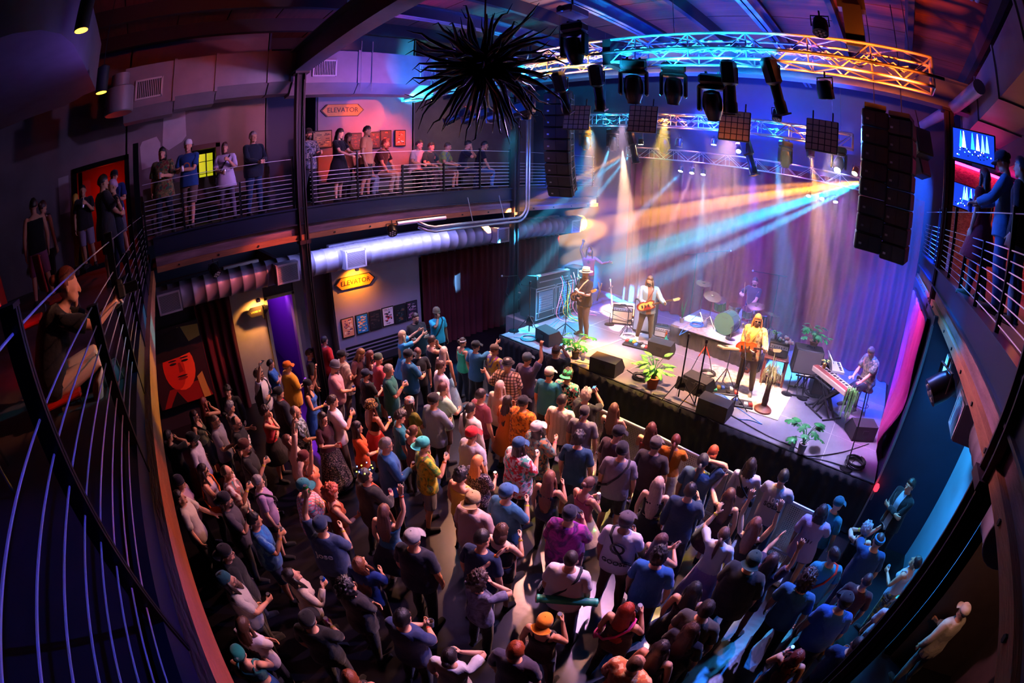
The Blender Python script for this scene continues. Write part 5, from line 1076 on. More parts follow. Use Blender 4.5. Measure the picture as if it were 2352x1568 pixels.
def tpl(key):
    if key in TPL: return TPL[key]
    sex, g = key; fm = sex == 'f'
    if g == 'body': V, Fc = fuse(body(fm), .0062, 2, 4600, 'x')
    else:
        spec = {'tee':lambda: torso_garment(fm,1.482 if not fm else 1.47,.83,.012,sleeve=.40),'long':lambda: torso_garment(fm,1.485,.80,.016,sleeve=.97),'big':lambda: torso_garment(fm,1.482,.74,.034,.08,sleeve=.47),'tank':lambda: torso_garment(fm,1.36 if fm else 1.40,.86,.007,strap=True),'crop':lambda: torso_garment(fm,1.35,1.13,.007,strap=True),
            'jacket':lambda: torso_garment(fm,1.492,.79,.026,sleeve=.99),'dress':lambda: torso_garment(fm,1.36,.50,.008,.30,strap=True),'maxi':lambda: torso_garment(fm,1.36,.12,.008,.20,strap=True),'tube':lambda: torso_garment(fm,1.35,1.06,.007),'tdress':lambda: torso_garment(fm,1.47,.50,.014,.28,sleeve=.36),
            'pants':lambda: leg_garment(fm,.09,.007),'loose':lambda: leg_garment(fm,.07,.012,.03),'shorts':lambda: leg_garment(fm,.50 if not fm else .68,.012,.03),
            'skirt':lambda: torso_garment(fm,1.04,.55,.004,.38),'mskirt':lambda: torso_garment(fm,1.06,.10,.004,.17),'shoeL':lambda: shoe(0),'shoeR':lambda: shoe(0,(-1,))}[g]()
        V, Fc = fuse(spec, .011 if g[:4] != 'shoe' else .009, 3, {'shoeL':350,'shoeR':350,'pants':1100,'shorts':800}.get(g,1500), 'x')
        if g[:4] != 'shoe':                       # folds in the cloth
            c = V.mean(0); ns = np.array([mnoise.noise((v[0]*9+7, v[1]*9, v[2]*5)) + .5*mnoise.noise((v[0]*22, v[1]*22, v[2]*12)) for v in V]); rad = V*np.array([1,1,0])
            if g in ('pants','loose','shorts'): rad = V-np.column_stack([np.zeros(len(V)), np.sign(V[:,1])*.1, V[:,2]])
            rn = np.linalg.norm(rad, axis=1)[:,None]+1e-6; V = V + rad/rn*(np.clip(ns,-.2,1)*(.011 if g in ('big','jacket','long','loose') else .007))[:,None]
    TPL[key] = (V, Fc, weights(V)); return TPL[key]
# ---------- heads : hair, hats, glasses (head space = rest pose)
def head_shell(off, face, seed, amp, freq, n=30, q=18, low=-.35, hl=.42, part=0., bottom=None):
    vs = []; fs = []
    for i in range(q+1):
        p = PI*i/q
        for j in range(n):
            a = 2*PI*j/n; d = (math.sin(p)*math.cos(a), math.sin(p)*math.sin(a), math.cos(p)); b = Vector(head_fn(d)); c = Vector((.004,0,1.632))
            x, y, z = d; t = 1.
            if x > .15: t = min(t, max(0, (z-(hl-.25*abs(y)))/.10))             # forehead line
            lim = low+.25*max(0,x)+(.22 if abs(y) > .8 else 0)
            t = min(t, max(0, min(1,(z-lim)/.12))); t = min(1, t)
            nn = mnoise.noise((d[0]*freq+seed, d[1]*freq, d[2]*freq*.6)) + .4*math.sin(a*23+seed)*.3
            k = (off+amp*nn)*t - .012*(1-t)
            v = c + (b-c)*(1+k/.09); vs.append(tuple(v))
    for i in range(q):
        for j in range(n): fs.append((i*n+j, (i+1)*n+j, (i+1)*n+(j+1)%n, i*n+(j+1)%n))
    return vs, fs
def hair_mesh(st, seed):
    m = MB()
    if st in ('short','side','grey'): m.add(*head_shell(.013, 0, seed, .008, 9))
    elif st == 'buzz': m.add(*head_shell(.004, 0, seed, .001, 5, low=-.2))
    elif st == 'balding': m.add(*head_shell(.006, 0, seed, .003, 9, hl=2.))
    elif st == 'curly': m.add(*head_shell(.030, 0, seed, .028, 14, n=40, q=26, low=-.45))
    elif st == 'bigcurly': m.add(*head_shell(.048, 0, seed, .045, 12, n=44, q=28, low=-.8))
    elif st == 'bob':
        m.add(*head_shell(.018, 0, seed, .008, 9, low=-.9)); m.tube([(-.02,0,1.64),(-.035,0,1.56),(-.03,0,1.48)], [.085,.092,.075], 18, sq=1.05)
    elif st in ('bun','pony','up'):
        m.add(*head_shell(.012, 0, seed, .004, 9))
        if st != 'pony': m.ball((-.10,0,1.69 if st == 'bun' else 1.64), (.04,.045,.04), 12, 8)
        else: m.tube([(-.095,0,1.66),(-.135,0,1.60),(-.13,.01,1.48),(-.12,.015,1.34),(-.12,.01,1.24)], [.018,.03,.030,.024,.006], 10)
    elif st in ('long','longer','wavy','half'):
        L = 1.18 if st != 'longer' else 1.04; m.add(*head_shell(.016, 0, seed, .007, 9, low=-.9))
        vs = []; n = 30; rows = 11; fs = []
        for i in range(rows):
            t = i/(rows-1); z = 1.67-(1.67-L)*t; ry = np.interp(t, [0,.25,.5,.8,1], [.07,.096,.108,.100,.055]); rx = np.interp(t, [0,.25,.5,.8,1], [.055,.055,.040,.030,.012]); cx = np.interp(t, [0,.3,.55,1], [-.03,-.045,-.085,-.115])
            for k in range(n):
                a = 2*PI*k/n; w = 1+.07*math.sin(k*2.2+seed)+ (.10*math.sin(t*14+k*.7+seed) if st == 'wavy' else .02*math.sin(t*9+k)); vs.append((cx+rx*math.cos(a)*w, ry*math.sin(a)*w, z-(.05*math.sin(k*1.9+seed)**2 if i == rows-1 else 0)))
        for i in range(rows-1):
            for k in range(n): fs.append((i*n+k, (i+1)*n+k, (i+1)*n+(k+1)%n, i*n+(k+1)%n))
        fs += [tuple(range(n)), tuple((rows-1)*n+k for k in range(n-1,-1,-1))]; m.add(vs, fs)
        for s in (-1,1): m.tube([(.02,s*.078,1.66),(.02,s*.093,1.58),(.035,s*.10,1.48),(.07,s*.098,1.38),(.09,s*.09,1.30)], [.02,.026,.026,.022,.006], 8)
    return m
def hat_mesh(kind):
    m = MB(); c = (.0,0,1.66); brim = None
    dome = lambda r, h, z0=1.655, cx=-.002: [(r*1.0,z0),(r*1.01,z0+h*.35),(r*.93,z0+h*.65),(r*.70,z0+h*.88),(r*.35,z0+h*.98),(.004,z0+h)]
    def lat(pr, sx=1.2, cx=-.002):
        n = 26; vs = [(cx+r*math.cos(2*PI*k/n)*sx, r*math.sin(2*PI*k/n), z) for r, z in pr for k in range(n)]; fs = [(i*n+k, i*n+(k+1)%n, (i+1)*n+(k+1)%n, (i+1)*n+k) for i in range(len(pr)-1) for k in range(n)]; fs += [tuple(range(n-1,-1,-1)), tuple((len(pr)-1)*n+k for k in range(n))]; m.add(vs, fs)
    if kind in ('cap','capback'):
        lat(dome(.089,.115)); s = 1 if kind == 'cap' else -1
        vs = []; N = 10
        for i in range(5):
            for k in range(N+1):
                a = (-.5+k/N)*2.0; r0 = .098+.078*(i/4)*math.cos(a*.75)**.6; vs.append((s*(r0*math.cos(a)*1.04), r0*.86*math.sin(a), 1.672-.022*(i/4)**1.5-.018*abs(math.sin(a))**2*(i/4)))
        fs = [(i*(N+1)+k, i*(N+1)+k+1, (i+1)*(N+1)+k+1, (i+1)*(N+1)+k) for i in range(4) for k in range(N)]
        o = len(vs); vs += [(x,y,z-.005) for x,y,z in vs]; fs += [tuple(o+i for i in reversed(f)) for f in fs]; e = 4*(N+1); fs += [(e+k+1,e+k,o+e+k,o+e+k+1) for k in range(N)]; m.add(vs, fs); m.ball((0,0,1.772), .008, 8, 6)
    elif kind == 'beanie': lat([(.086,1.63),(.092,1.65),(.091,1.68),(.088,1.72),(.075,1.755),(.05,1.78),(.004,1.79)]); lat([(.094,1.632),(.096,1.645),(.094,1.665)])
    elif kind == 'bandana': lat([(.084,1.645),(.088,1.66),(.086,1.70),(.076,1.74),(.05,1.762),(.004,1.77)]); m.tube([(-.10,0,1.65),(-.14,.02,1.62),(-.16,.03,1.56)], [.012,.018,.006], 6)
    elif kind == 'headband': lat([(.083,1.655),(.087,1.66),(.086,1.69),(.082,1.695)])
    elif kind == 'bucket': lat([(.135,1.635),(.138,1.64),(.10,1.685),(.092,1.75),(.075,1.765),(.004,1.768)], 1.12)
    elif kind in ('fedora','porkpie'):
        b = .165 if kind == 'fedora' else .135; lat([(b,1.678),(b+.004,1.686),(.098,1.682),(.093,1.75),(.085,1.79 if kind == 'fedora' else 1.765),(.05,1.785 if kind == 'fedora' else 1.76),(.004,1.775 if kind == 'fedora' else 1.755)], 1.1)
    return m
def beard_mesh(kind, seed):
    m = MB(); L = {'stubble':.0,'beard':.012,'long':.02}[kind]
    m.ball((.052,0,1.545-L*.6), (.048+L*.4,.054,.040+L), 16, 12); m.tube([(.068,-.045,1.575),(.094,-.02,1.583),(.100,0,1.585),(.094,.02,1.583),(.068,.045,1.575)], .0075, 6)
    if kind == 'long': m.tube([(.075,0,1.53),(.085,0,1.46),(.09,0,1.38)], [.045,.04,.01], 10)
    return m
# ---------- posing
def rmat(axis, a): return np.array(Matrix.Rotation(a, 3, axis))
def r_between(a, b):
    return np.array(Vector(a).rotation_difference(Vector(b)).to_matrix())
def basis(d, t):
    d = np.array(d, float); d /= np.linalg.norm(d); t = np.array(t, float); t = t-d*(t@d); n = np.linalg.norm(t)
    if n < 1e-4: t = np.array([0,0,1.])-d*d[2]; n = np.linalg.norm(t)
    t /= n; return np.column_stack([t, np.cross(d, t), d])
REACH = {  # wrist target (forward, outward, up), elbow hint, thumb direction, hand dir or None, curl
 'down':((.06,.25,.88),(-.6,.5,-.2),(1,0,0),None,.35),'side':((.0,.30,.90),(-.5,.7,0),(1,0,0),None,.3),'pocket':((.06,.19,.92),(-.7,.8,0),(1,0,0),(.2,-.3,-1),.3),
 'can':((.30,.10,1.17),(-.2,.5,-1),(0,0,1),(1,-.35,.1),.85),'canhi':((.27,.12,1.34),(0,.4,-1),(0,0,1),(1,-.5,.3),.85),'drink':((.17,.06,1.50),(.2,.9,-.4),(-.2,0,1),(.2,-1,.4),.85),
 'up':((.14,.24,1.92),(.2,.8,0),(0,-1,.2),(.15,0,1),.15),'fist':((.18,.20,1.90),(.3,.8,0),(0,-1,.2),(.1,0,1),1.),'reach':((.48,.16,1.62),(-.1,.6,-.8),(0,0,1),(1,-.1,.2),.1),'wave':((.36,.25,1.66),(.1,.7,-.7),(-.2,-.6,.5),(.5,0,.9),.1),
 'phone':((.33,.05,1.55),(0,.8,-.9),(0,0,1),(.5,-.6,.5),.7),'clap':((.34,.03,1.27),(-.1,.8,-.7),(.3,0,1),(1,-.2,.5),.05),'cross':((.19,-.10,1.17),(-.1,1,-.5),(0,0,1),(.1,-1,.1),.3),'hold':((.30,.04,1.08),(-.2,.8,-.6),(0,0,1),(.9,-.5,0),.6),
 'rail':((.38,.16,1.08),(-.4,.7,-.5),(0,-1,.3),(1,0,-.2),.5),'face':((.14,.05,1.50),(.3,.7,-.7),(0,0,1),(0,-.3,1),.4),'head':((.04,.10,1.66),(.3,1,.2),(1,0,.2),(-.1,-1,.2),.3),'hip':((.0,.20,1.02),(-.7,1.2,0),(-1,0,0),(.6,-.6,-.5),.3),
 'around':((.1,.50,1.36),(-.2,.3,-1),(0,0,1),(.2,1,-.2),.3),'back':((-.16,.10,1.0),(-.6,1,0),(0,0,1),(0,-1,-.2),.3),'knee':((.40,.16,.72),(-.4,.8,0),(0,-1,.2),(1,-.4,-.2),.4),'neckL':((.42,.34,1.16),(-.3,.4,-1),(-.4,-.5,1),(.5,-.2,.9),.75),'strum':((.19,.03,1.03),(-.5,1,-.1),(.4,0,.8),(.3,-1,-.4),.6),
 'keys':((.46,.14,.92),(-.5,.6,-.4),(0,-1,.1),(1,0,-.15),.35),'stick':((.30,.22,1.24),(-.3,.8,-.6),(.2,0,1),(.8,-.2,.5),.9),'stick2':((.42,.06,.98),(-.3,.8,-.6),(0,0,1),(1,-.2,-.1),.9),'back_arm':((-.1,.36,1.16),(-.6,.4,-.5),(1,0,0),None,.3),'out':((.20,.62,1.36),(-.2,.1,-1),(.3,0,1),(.5,.9,.1),.1)}
def ik(S, T, hint, l1, l2):
    d = T-S; L = np.linalg.norm(d); L2 = min(L, (l1+l2)*.985); L2 = max(L2, abs(l1-l2)+.03); u = d/L
    a = (l1*l1-l2*l2+L2*L2)/(2*L2); h = math.sqrt(max(0, l1*l1-a*a)); hv = np.array(hint, float); hv -= u*(hv@u); n = np.linalg.norm(hv); hv = hv/n if n > 1e-5 else np.array([0,0,-1.])
    return S+u*a+hv*h, S+u*L2
def solve(P):
    """bone transforms (3x3, origin shift) for a pose dict"""
    T = {}; I = np.eye(3)
    lean = math.radians(P.get('lean', 0)); tw = math.radians(P.get('twist', 0)); sl = math.radians(P.get('slean', 0))
    sit = P.get('sit'); pel_R = rmat('X', -sl*.3)
    def chain(R, rest, pos): return (R, np.array(pos)-R@np.array(rest))
    pj = np.array(J['pel']); T['pel'] = chain(pel_R, pj, pj)
    R1 = rmat('Z', tw*.4)@rmat('Y', lean*.5)@rmat('X', -sl*.6); p = T['pel'][0]@np.array(J['spi'])+T['pel'][1]; T['spi'] = chain(R1, J['spi'], p)
    R2 = rmat('Z', tw)@rmat('Y', lean)@rmat('X', -sl); p = R1@np.array(J['che'])+T['spi'][1]; T['che'] = chain(R2, J['che'], p)
    hy, hp, hr = [math.radians(a) for a in P.get('head', (0,0,0))]
    Rh = rmat('Z', tw*.6+hy)@rmat('Y', hp+lean*.25)@rmat('X', -hr); Rn = rmat('Z', tw+(hy-tw*.4)*.5)@rmat('Y', lean*.7+hp*.4)@rmat('X', -(sl+hr)*.5)
    p = R2@np.array(J['nek'])+T['che'][1]; T['nek'] = chain(Rn, J['nek'], p); p = Rn@np.array(J['hed'])+T['nek'][1]; T['hed'] = chain(Rh, J['hed'], p)
    grips = {}
    for s, f, sg in (('L', lambda v: np.array(v), 1), ('R', mir, -1)):
        a = P.get(s, 'down'); tgt, hint, thumb, hd, curl = REACH[a] if isinstance(a, str) else a
        S = R2@f(SH)+T['che'][1]; W = f(tgt) if a not in ('down','side','pocket') else f(tgt)
        if 'lean' in P or 'slean' in P or 'twist' in P: W = R2@(W-np.array(J['che']))+ (R2@np.array(J['che'])+T['che'][1]) if a not in ('rail','knee','keys','stick2') else W
        E, W = ik(S, W, f(hint), .285, .255)
        D0 = f(DIR); Ru = r_between(D0, E-S); fd = (W-E)/np.linalg.norm(W-E); h = f(hd) if hd is not None else fd
        h = h/np.linalg.norm(h); th = f(thumb); B0 = basis(D0, (1,0,0)); Rf = basis(fd, th)@B0.T; Rh_ = basis(h, th)@B0.T
        # keep the forearm twist gentle
        T['ua'+s] = chain(Ru, f(SH), S); T['fa'+s] = chain(Rf, f(EL), E); T['ha'+s] = chain(Rh_, f(WR), W)
        Np = np.array([0,-sg*.7071,-.7071]); g = W+Rh_@(D0*.095+Np*.038); grips[s] = (g, Rh_@np.array([1.,0,0]), Rh_@D0, W)
    legs = P.get('legs', ((2,3,2),(-2,3,2)))
    for (s, f, sg), (th, out, kb) in zip((('L', lambda v: np.array(v), 1), ('R', mir, -1)), legs):
        Rt = rmat('X', sg*math.radians(out))@rmat('Y', -math.radians(th)); q = T['pel'][0]@f(HP)+T['pel'][1]; T['th'+s] = chain(Rt, f(HP), q)
        k = Rt@f(KN)+T['th'+s][1]; Rs = rmat('X', sg*math.radians(out))@rmat('Y', math.radians(kb-th)); T['sh'+s] = chain(Rs, f(KN), k)
        an = Rs@f(AN)+T['sh'+s][1]; T['fo'+s] = chain(rmat('Z', sg*math.radians(P.get('toes', 8)))@rmat('Y', math.radians(P.get('foot', 0))), f(AN), an)
    lo = min((T['fo'+s][0]@f(AN)+T['fo'+s][1])[2] for s, f in (('L', lambda v: np.array(v)), ('R', mir)))
    dz = .085-lo if not P.get('zfix') else P['zfix']
    for b in T: T[b] = (T[b][0], T[b][1]+np.array([0,0,dz]))
    grips = {k: (v[0]+np.array([0,0,dz]), v[1], v[2], v[3]+np.array([0,0,dz])) for k, v in grips.items()}
    return T, grips
def skin(V, W, T):
    out = np.zeros_like(V)
    for i, b in enumerate(BN):
        w = W[:, i]; idx = w > 1e-4
        if idx.any(): R, t = T[b]; out[idx] += w[idx, None]*(V[idx]@R.T+t)
    return out
def curl_hand(V, sg, amt):
    if amt <= 0: return V
    W0 = WR if sg > 0 else mir(WR); D = DIR if sg > 0 else mir(DIR); Np = np.array([0,-sg*.7071,-.7071]); V = V.copy(); r = V-W0
    s = r@D; x = r[:,0]; n = r@Np; m = (np.abs(V[:,1]) > .5) & (V[:,1]*sg > 0) & (s > .085) & (x < .052); u = s[m]-.085
    k = amt*2.9/.085; a = k*u; s2 = .085+np.sin(a)/k; n2 = (1-np.cos(a))/k; nn = n[m]
    P = W0+np.outer(s2, D)+np.outer(n2, Np)+np.outer(x[m], [1,0,0]) + nn[:,None]*(np.outer(-np.sin(a), D)+np.outer(np.cos(a), Np)); V[m] = P
    mt = (np.abs(V[:,1]) > .45) & (V[:,1]*sg > 0) & (x >= .045) & (s > 0); V[mt] = V[mt] + Np*(.020*amt) - np.array([.012*amt,0,0]); return V
def emit_mesh(name, V, Fs, ma, parent, rest=None, T=None):
    me = bpy.data.meshes.new(name); nf = len(Fs); lens = np.fromiter((len(f) for f in Fs), int, nf); flat = np.fromiter((i for f in Fs for i in f), int)
    me.vertices.add(len(V)); me.vertices.foreach_set('co', np.asarray(V, np.float32).ravel()); me.loops.add(len(flat)); me.loops.foreach_set('vertex_index', flat); me.polygons.add(nf)
    st = np.concatenate([[0], np.cumsum(lens)[:-1]]); me.polygons.foreach_set('loop_start', st); me.polygons.foreach_set('use_smooth', np.ones(nf, bool)); me.materials.append(ma)
    if rest is not None: at = me.attributes.new('rest', 'FLOAT_VECTOR', 'POINT'); at.data.foreach_set('vector', np.asarray(rest, np.float32).ravel())
    me.update(calc_edges=True); o = bpy.data.objects.new(name, me); COL.objects.link(o)
    if parent: o.parent = parent
    return o
# ---------- clothing materials
def cloth(spec):
    """'#hex' or 'pattern:#hex:#hex...'"""
    spec = ':'.join(c if (c[:1] != '#' or len(c) == 7) else '#'+''.join(x*2 for x in c[1:]) for c in spec.split(':') if c); key = 'cloth_'+spec
    if key in MATS: return MATS[key]
    pt = spec.split(':'); pat = 'solid' if pt[0].startswith('#') else pt.pop(0); cols = [hexc(c) for c in pt]
    m = mat(key, cols[0], .85, spec=.25); nt = m.node_tree; N = nt.nodes; Lk = nt.links; b = N['Principled BSDF']; b.inputs['Sheen Weight'].default_value = .15
    at = N.new('ShaderNodeAttribute'); at.attribute_name = 'rest'; vec = at.outputs['Vector']
    n = N.new('ShaderNodeTexNoise'); n.inputs['Scale'].default_value = 14; n.inputs['Detail'].default_value = 4; Lk.new(vec, n.inputs['Vector']); bp = N.new('ShaderNodeBump'); bp.inputs['Strength'].default_value = .35; bp.inputs['Distance'].default_value = .03; Lk.new(n.outputs[0], bp.inputs['Height']); Lk.new(bp.outputs[0], b.inputs['Normal'])
    def ramp(src, const=True, cs=None):
        cs = cs or cols; r = N.new('ShaderNodeValToRGB'); cr = r.color_ramp; cr.interpolation = 'CONSTANT' if const else 'LINEAR'
        while len(cr.elements) < len(cs): cr.elements.new(.5)
        for i, c in enumerate(cs): cr.elements[i].position = i/len(cs) if const else i/max(1,len(cs)-1); cr.elements[i].color = (*c, 1)
        Lk.new(src, r.inputs[0]); Lk.new(r.outputs[0], b.inputs['Base Color']); return r
    if pat in ('floral','leopard'):
        v = N.new('ShaderNodeTexVoronoi'); v.inputs['Scale'].default_value = 26 if pat == 'floral' else 48; v.inputs['Randomness'].default_value = 1
        nd = N.new('ShaderNodeTexNoise'); nd.inputs['Scale'].default_value = 22; mx = N.new('ShaderNodeMix'); mx.data_type = 'VECTOR'; mx.inputs[0].default_value = .08; Lk.new(vec, nd.inputs['Vector']); Lk.new(vec, mx.inputs[4]); Lk.new(nd.outputs['Color'], mx.inputs[5]); Lk.new(mx.outputs[1], v.inputs['Vector'])
        sp = N.new('ShaderNodeSeparateColor'); Lk.new(v.outputs['Color'], sp.inputs[0]); ramp(sp.outputs[0])
        if pat == 'leopard':
            c = N.new('ShaderNodeMath'); c.operation = 'LESS_THAN'; c.inputs[1].default_value = .35; Lk.new(v.outputs['Distance'], c.inputs[0]); ramp(c.outputs[0])
    elif pat == 'tiedye':
        n2 = N.new('ShaderNodeTexNoise'); n2.inputs['Scale'].default_value = 5; n2.inputs['Detail'].default_value = 5; n2.inputs['Distortion'].default_value = 1.2; Lk.new(vec, n2.inputs['Vector']); mp = N.new('ShaderNodeMapRange'); mp.inputs[1].default_value = .3; mp.inputs[2].default_value = .7; Lk.new(n2.outputs[0], mp.inputs[0]); ramp(mp.outputs[0], False)
    elif pat == 'open':                                         # open shirt or jacket over an inner shirt
        sx = N.new('ShaderNodeSeparateXYZ'); Lk.new(vec, sx.inputs[0]); ab = N.new('ShaderNodeMath'); ab.operation = 'ABSOLUTE'; Lk.new(sx.outputs[1], ab.inputs[0]); lt = N.new('ShaderNodeMath'); lt.operation = 'LESS_THAN'; lt.inputs[1].default_value = .062; Lk.new(ab.outputs[0], lt.inputs[0])
        gx = N.new('ShaderNodeMath'); gx.operation = 'GREATER_THAN'; gx.inputs[1].default_value = 0; Lk.new(sx.outputs[0], gx.inputs[0]); mu = N.new('ShaderNodeMath'); mu.operation = 'MULTIPLY'; Lk.new(lt.outputs[0], mu.inputs[0]); Lk.new(gx.outputs[0], mu.inputs[1])
        vo = N.new('ShaderNodeTexVoronoi'); vo.inputs['Scale'].default_value = 24; Lk.new(vec, vo.inputs['Vector']); sp = N.new('ShaderNodeSeparateColor'); Lk.new(vo.outputs['Color'], sp.inputs[0]); ou = [cols[0]]+cols[2:]; r1 = ramp(sp.outputs[0], True, ou)
        mx = N.new('ShaderNodeMix'); mx.data_type = 'RGBA'; Lk.new(mu.outputs[0], mx.inputs[0]); Lk.new(r1.outputs[0], mx.inputs[6]); mx.inputs[7].default_value = (*cols[1], 1); Lk.new(mx.outputs[2], b.inputs['Base Color'])
    elif pat in ('plaid','stripes','hoops'):
        sx = N.new('ShaderNodeSeparateXYZ'); Lk.new(vec, sx.inputs[0])
        def band(o, f, ph=0):
            a = N.new('ShaderNodeMath'); a.operation = 'MULTIPLY'; a.inputs[1].default_value = f; Lk.new(o, a.inputs[0]); s = N.new('ShaderNodeMath'); s.operation = 'SINE'; Lk.new(a.outputs[0], s.inputs[0]); g = N.new('ShaderNodeMath'); g.operation = 'GREATER_THAN'; g.inputs[1].default_value = .35; Lk.new(s.outputs[0], g.inputs[0]); return g.outputs[0]
        if pat == 'plaid':
            s = N.new('ShaderNodeMath'); s.operation = 'ADD'; Lk.new(band(sx.outputs[1], 110), s.inputs[0]); Lk.new(band(sx.outputs[2], 110), s.inputs[1]); d = N.new('ShaderNodeMath'); d.operation = 'MULTIPLY'; d.inputs[1].default_value = .4; Lk.new(s.outputs[0], d.inputs[0]); ramp(d.outputs[0])
        else: ramp(band(sx.outputs[2 if pat == 'hoops' else 1], 90))
    return m
def hairmat(c):
    key = 'hair_'+c
    if key in MATS: return MATS[key]
    m = mat(key, hexc(c), .45, spec=.6); nt = m.node_tree; N = nt.nodes; Lk = nt.links; b = N['Principled BSDF']; tc = N.new('ShaderNodeAttribute'); tc.attribute_name = 'rest'; mp = N.new('ShaderNodeMapping'); mp.inputs['Scale'].default_value = (1,1,.12); n = N.new('ShaderNodeTexNoise'); n.inputs['Scale'].default_value = 160; n.inputs['Detail'].default_value = 2
    Lk.new(tc.outputs['Vector'], mp.inputs[0]); Lk.new(mp.outputs[0], n.inputs['Vector']); r = N.new('ShaderNodeValToRGB'); cc = hexc(c); r.color_ramp.elements[0].color = (*[x*.45 for x in cc],1); r.color_ramp.elements[1].color = (*[min(1,x*1.5) for x in cc],1); Lk.new(n.outputs[0], r.inputs[0]); Lk.new(r.outputs[0], b.inputs['Base Color']); bp = N.new('ShaderNodeBump'); bp.inputs['Strength'].default_value = .5; bp.inputs['Distance'].default_value = .01; Lk.new(n.outputs[0], bp.inputs['Height']); Lk.new(bp.outputs[0], b.inputs['Normal'])
    return m
def skinmat(c): return mat('skin_'+c, c, .5, spec=.4, var=.07, vscale=8)
EYEW = mat('eye_white','#d9d3cc',.3); EYED = mat('eye_dark','#1a120c',.2); LIP = mat('lip_tone','#a05048',.5)
HCACHE = {}
def headpart(kind, key, fn):
    if key not in HCACHE:
        m = fn(); V = np.array(m.v, float); HCACHE[key] = (V, m.f)
    return HCACHE[key]
CANC = {'silver':'#c9ccd2','blue':'#1f55b8','white':'#dedee2','red':'#b82a2a','black':'#1c1c20','green':'#2f9a4a','pink':'#c86a9a','clear':'#cfdfe6','gold':'#c0a050'}
def drink(kind, p, axis, who):
    z = Vector(axis).normalized(); R = Vector((0,0,1)).rotation_difference(z).to_matrix().to_4x4(); cl, sz = (kind.split('/')+['can'])[:2]
    r = empty('drink_can' if sz != 'cup' and sz != 'bottle' else ('drink_cup' if sz == 'cup' else 'drink_bottle'), (0,0,0)); M = R.copy(); M.translation = Vector(p); r.matrix_world = M
    m = MB(); hh = {'can':.12,'tall':.16,'cup':.12,'bottle':.2}[sz]; q = .033 if sz != 'cup' else .04
    if sz == 'cup': m.lathe([(q*.75,-hh/2),(q,hh/2),(q*.93,hh/2),(q*.7,-hh/2+.006)], (0,0,0), 14); m.build('cup_wall', mat('cup_'+cl, CANC[cl], .15, trans=.6 if cl == 'clear' else 0), r, True)
    else:
        m.lathe([(q*.8,-hh/2),(q,-hh/2+.01),(q,hh/2-.015),(q*.85,hh/2)] if sz != 'bottle' else [(q*.8,-hh/2),(q*.9,-hh/2+.01),(q*.9,hh*.1),(q*.4,hh*.3),(q*.4,hh/2)], (0,0,0), 14); m.build('can_body', mat('can_'+cl, CANC[cl], .25, .5), r, True)
        m = MB(); m.lathe([(q*.84 if sz != 'bottle' else q*.42,hh/2-.002),(q*.8 if sz != 'bottle' else q*.42,hh/2+.004)], (0,0,0), 14); m.build('lid', ALU, r, True)
    return tag(r, '%s %s in the hand of the %s' % ({'silver':'silver','clear':'clear'}.get(cl, cl), {'can':'drink can','tall':'tall drink can','cup':'drink cup','bottle':'drink bottle'}[sz], who), 'drink', 'drinks held by people')
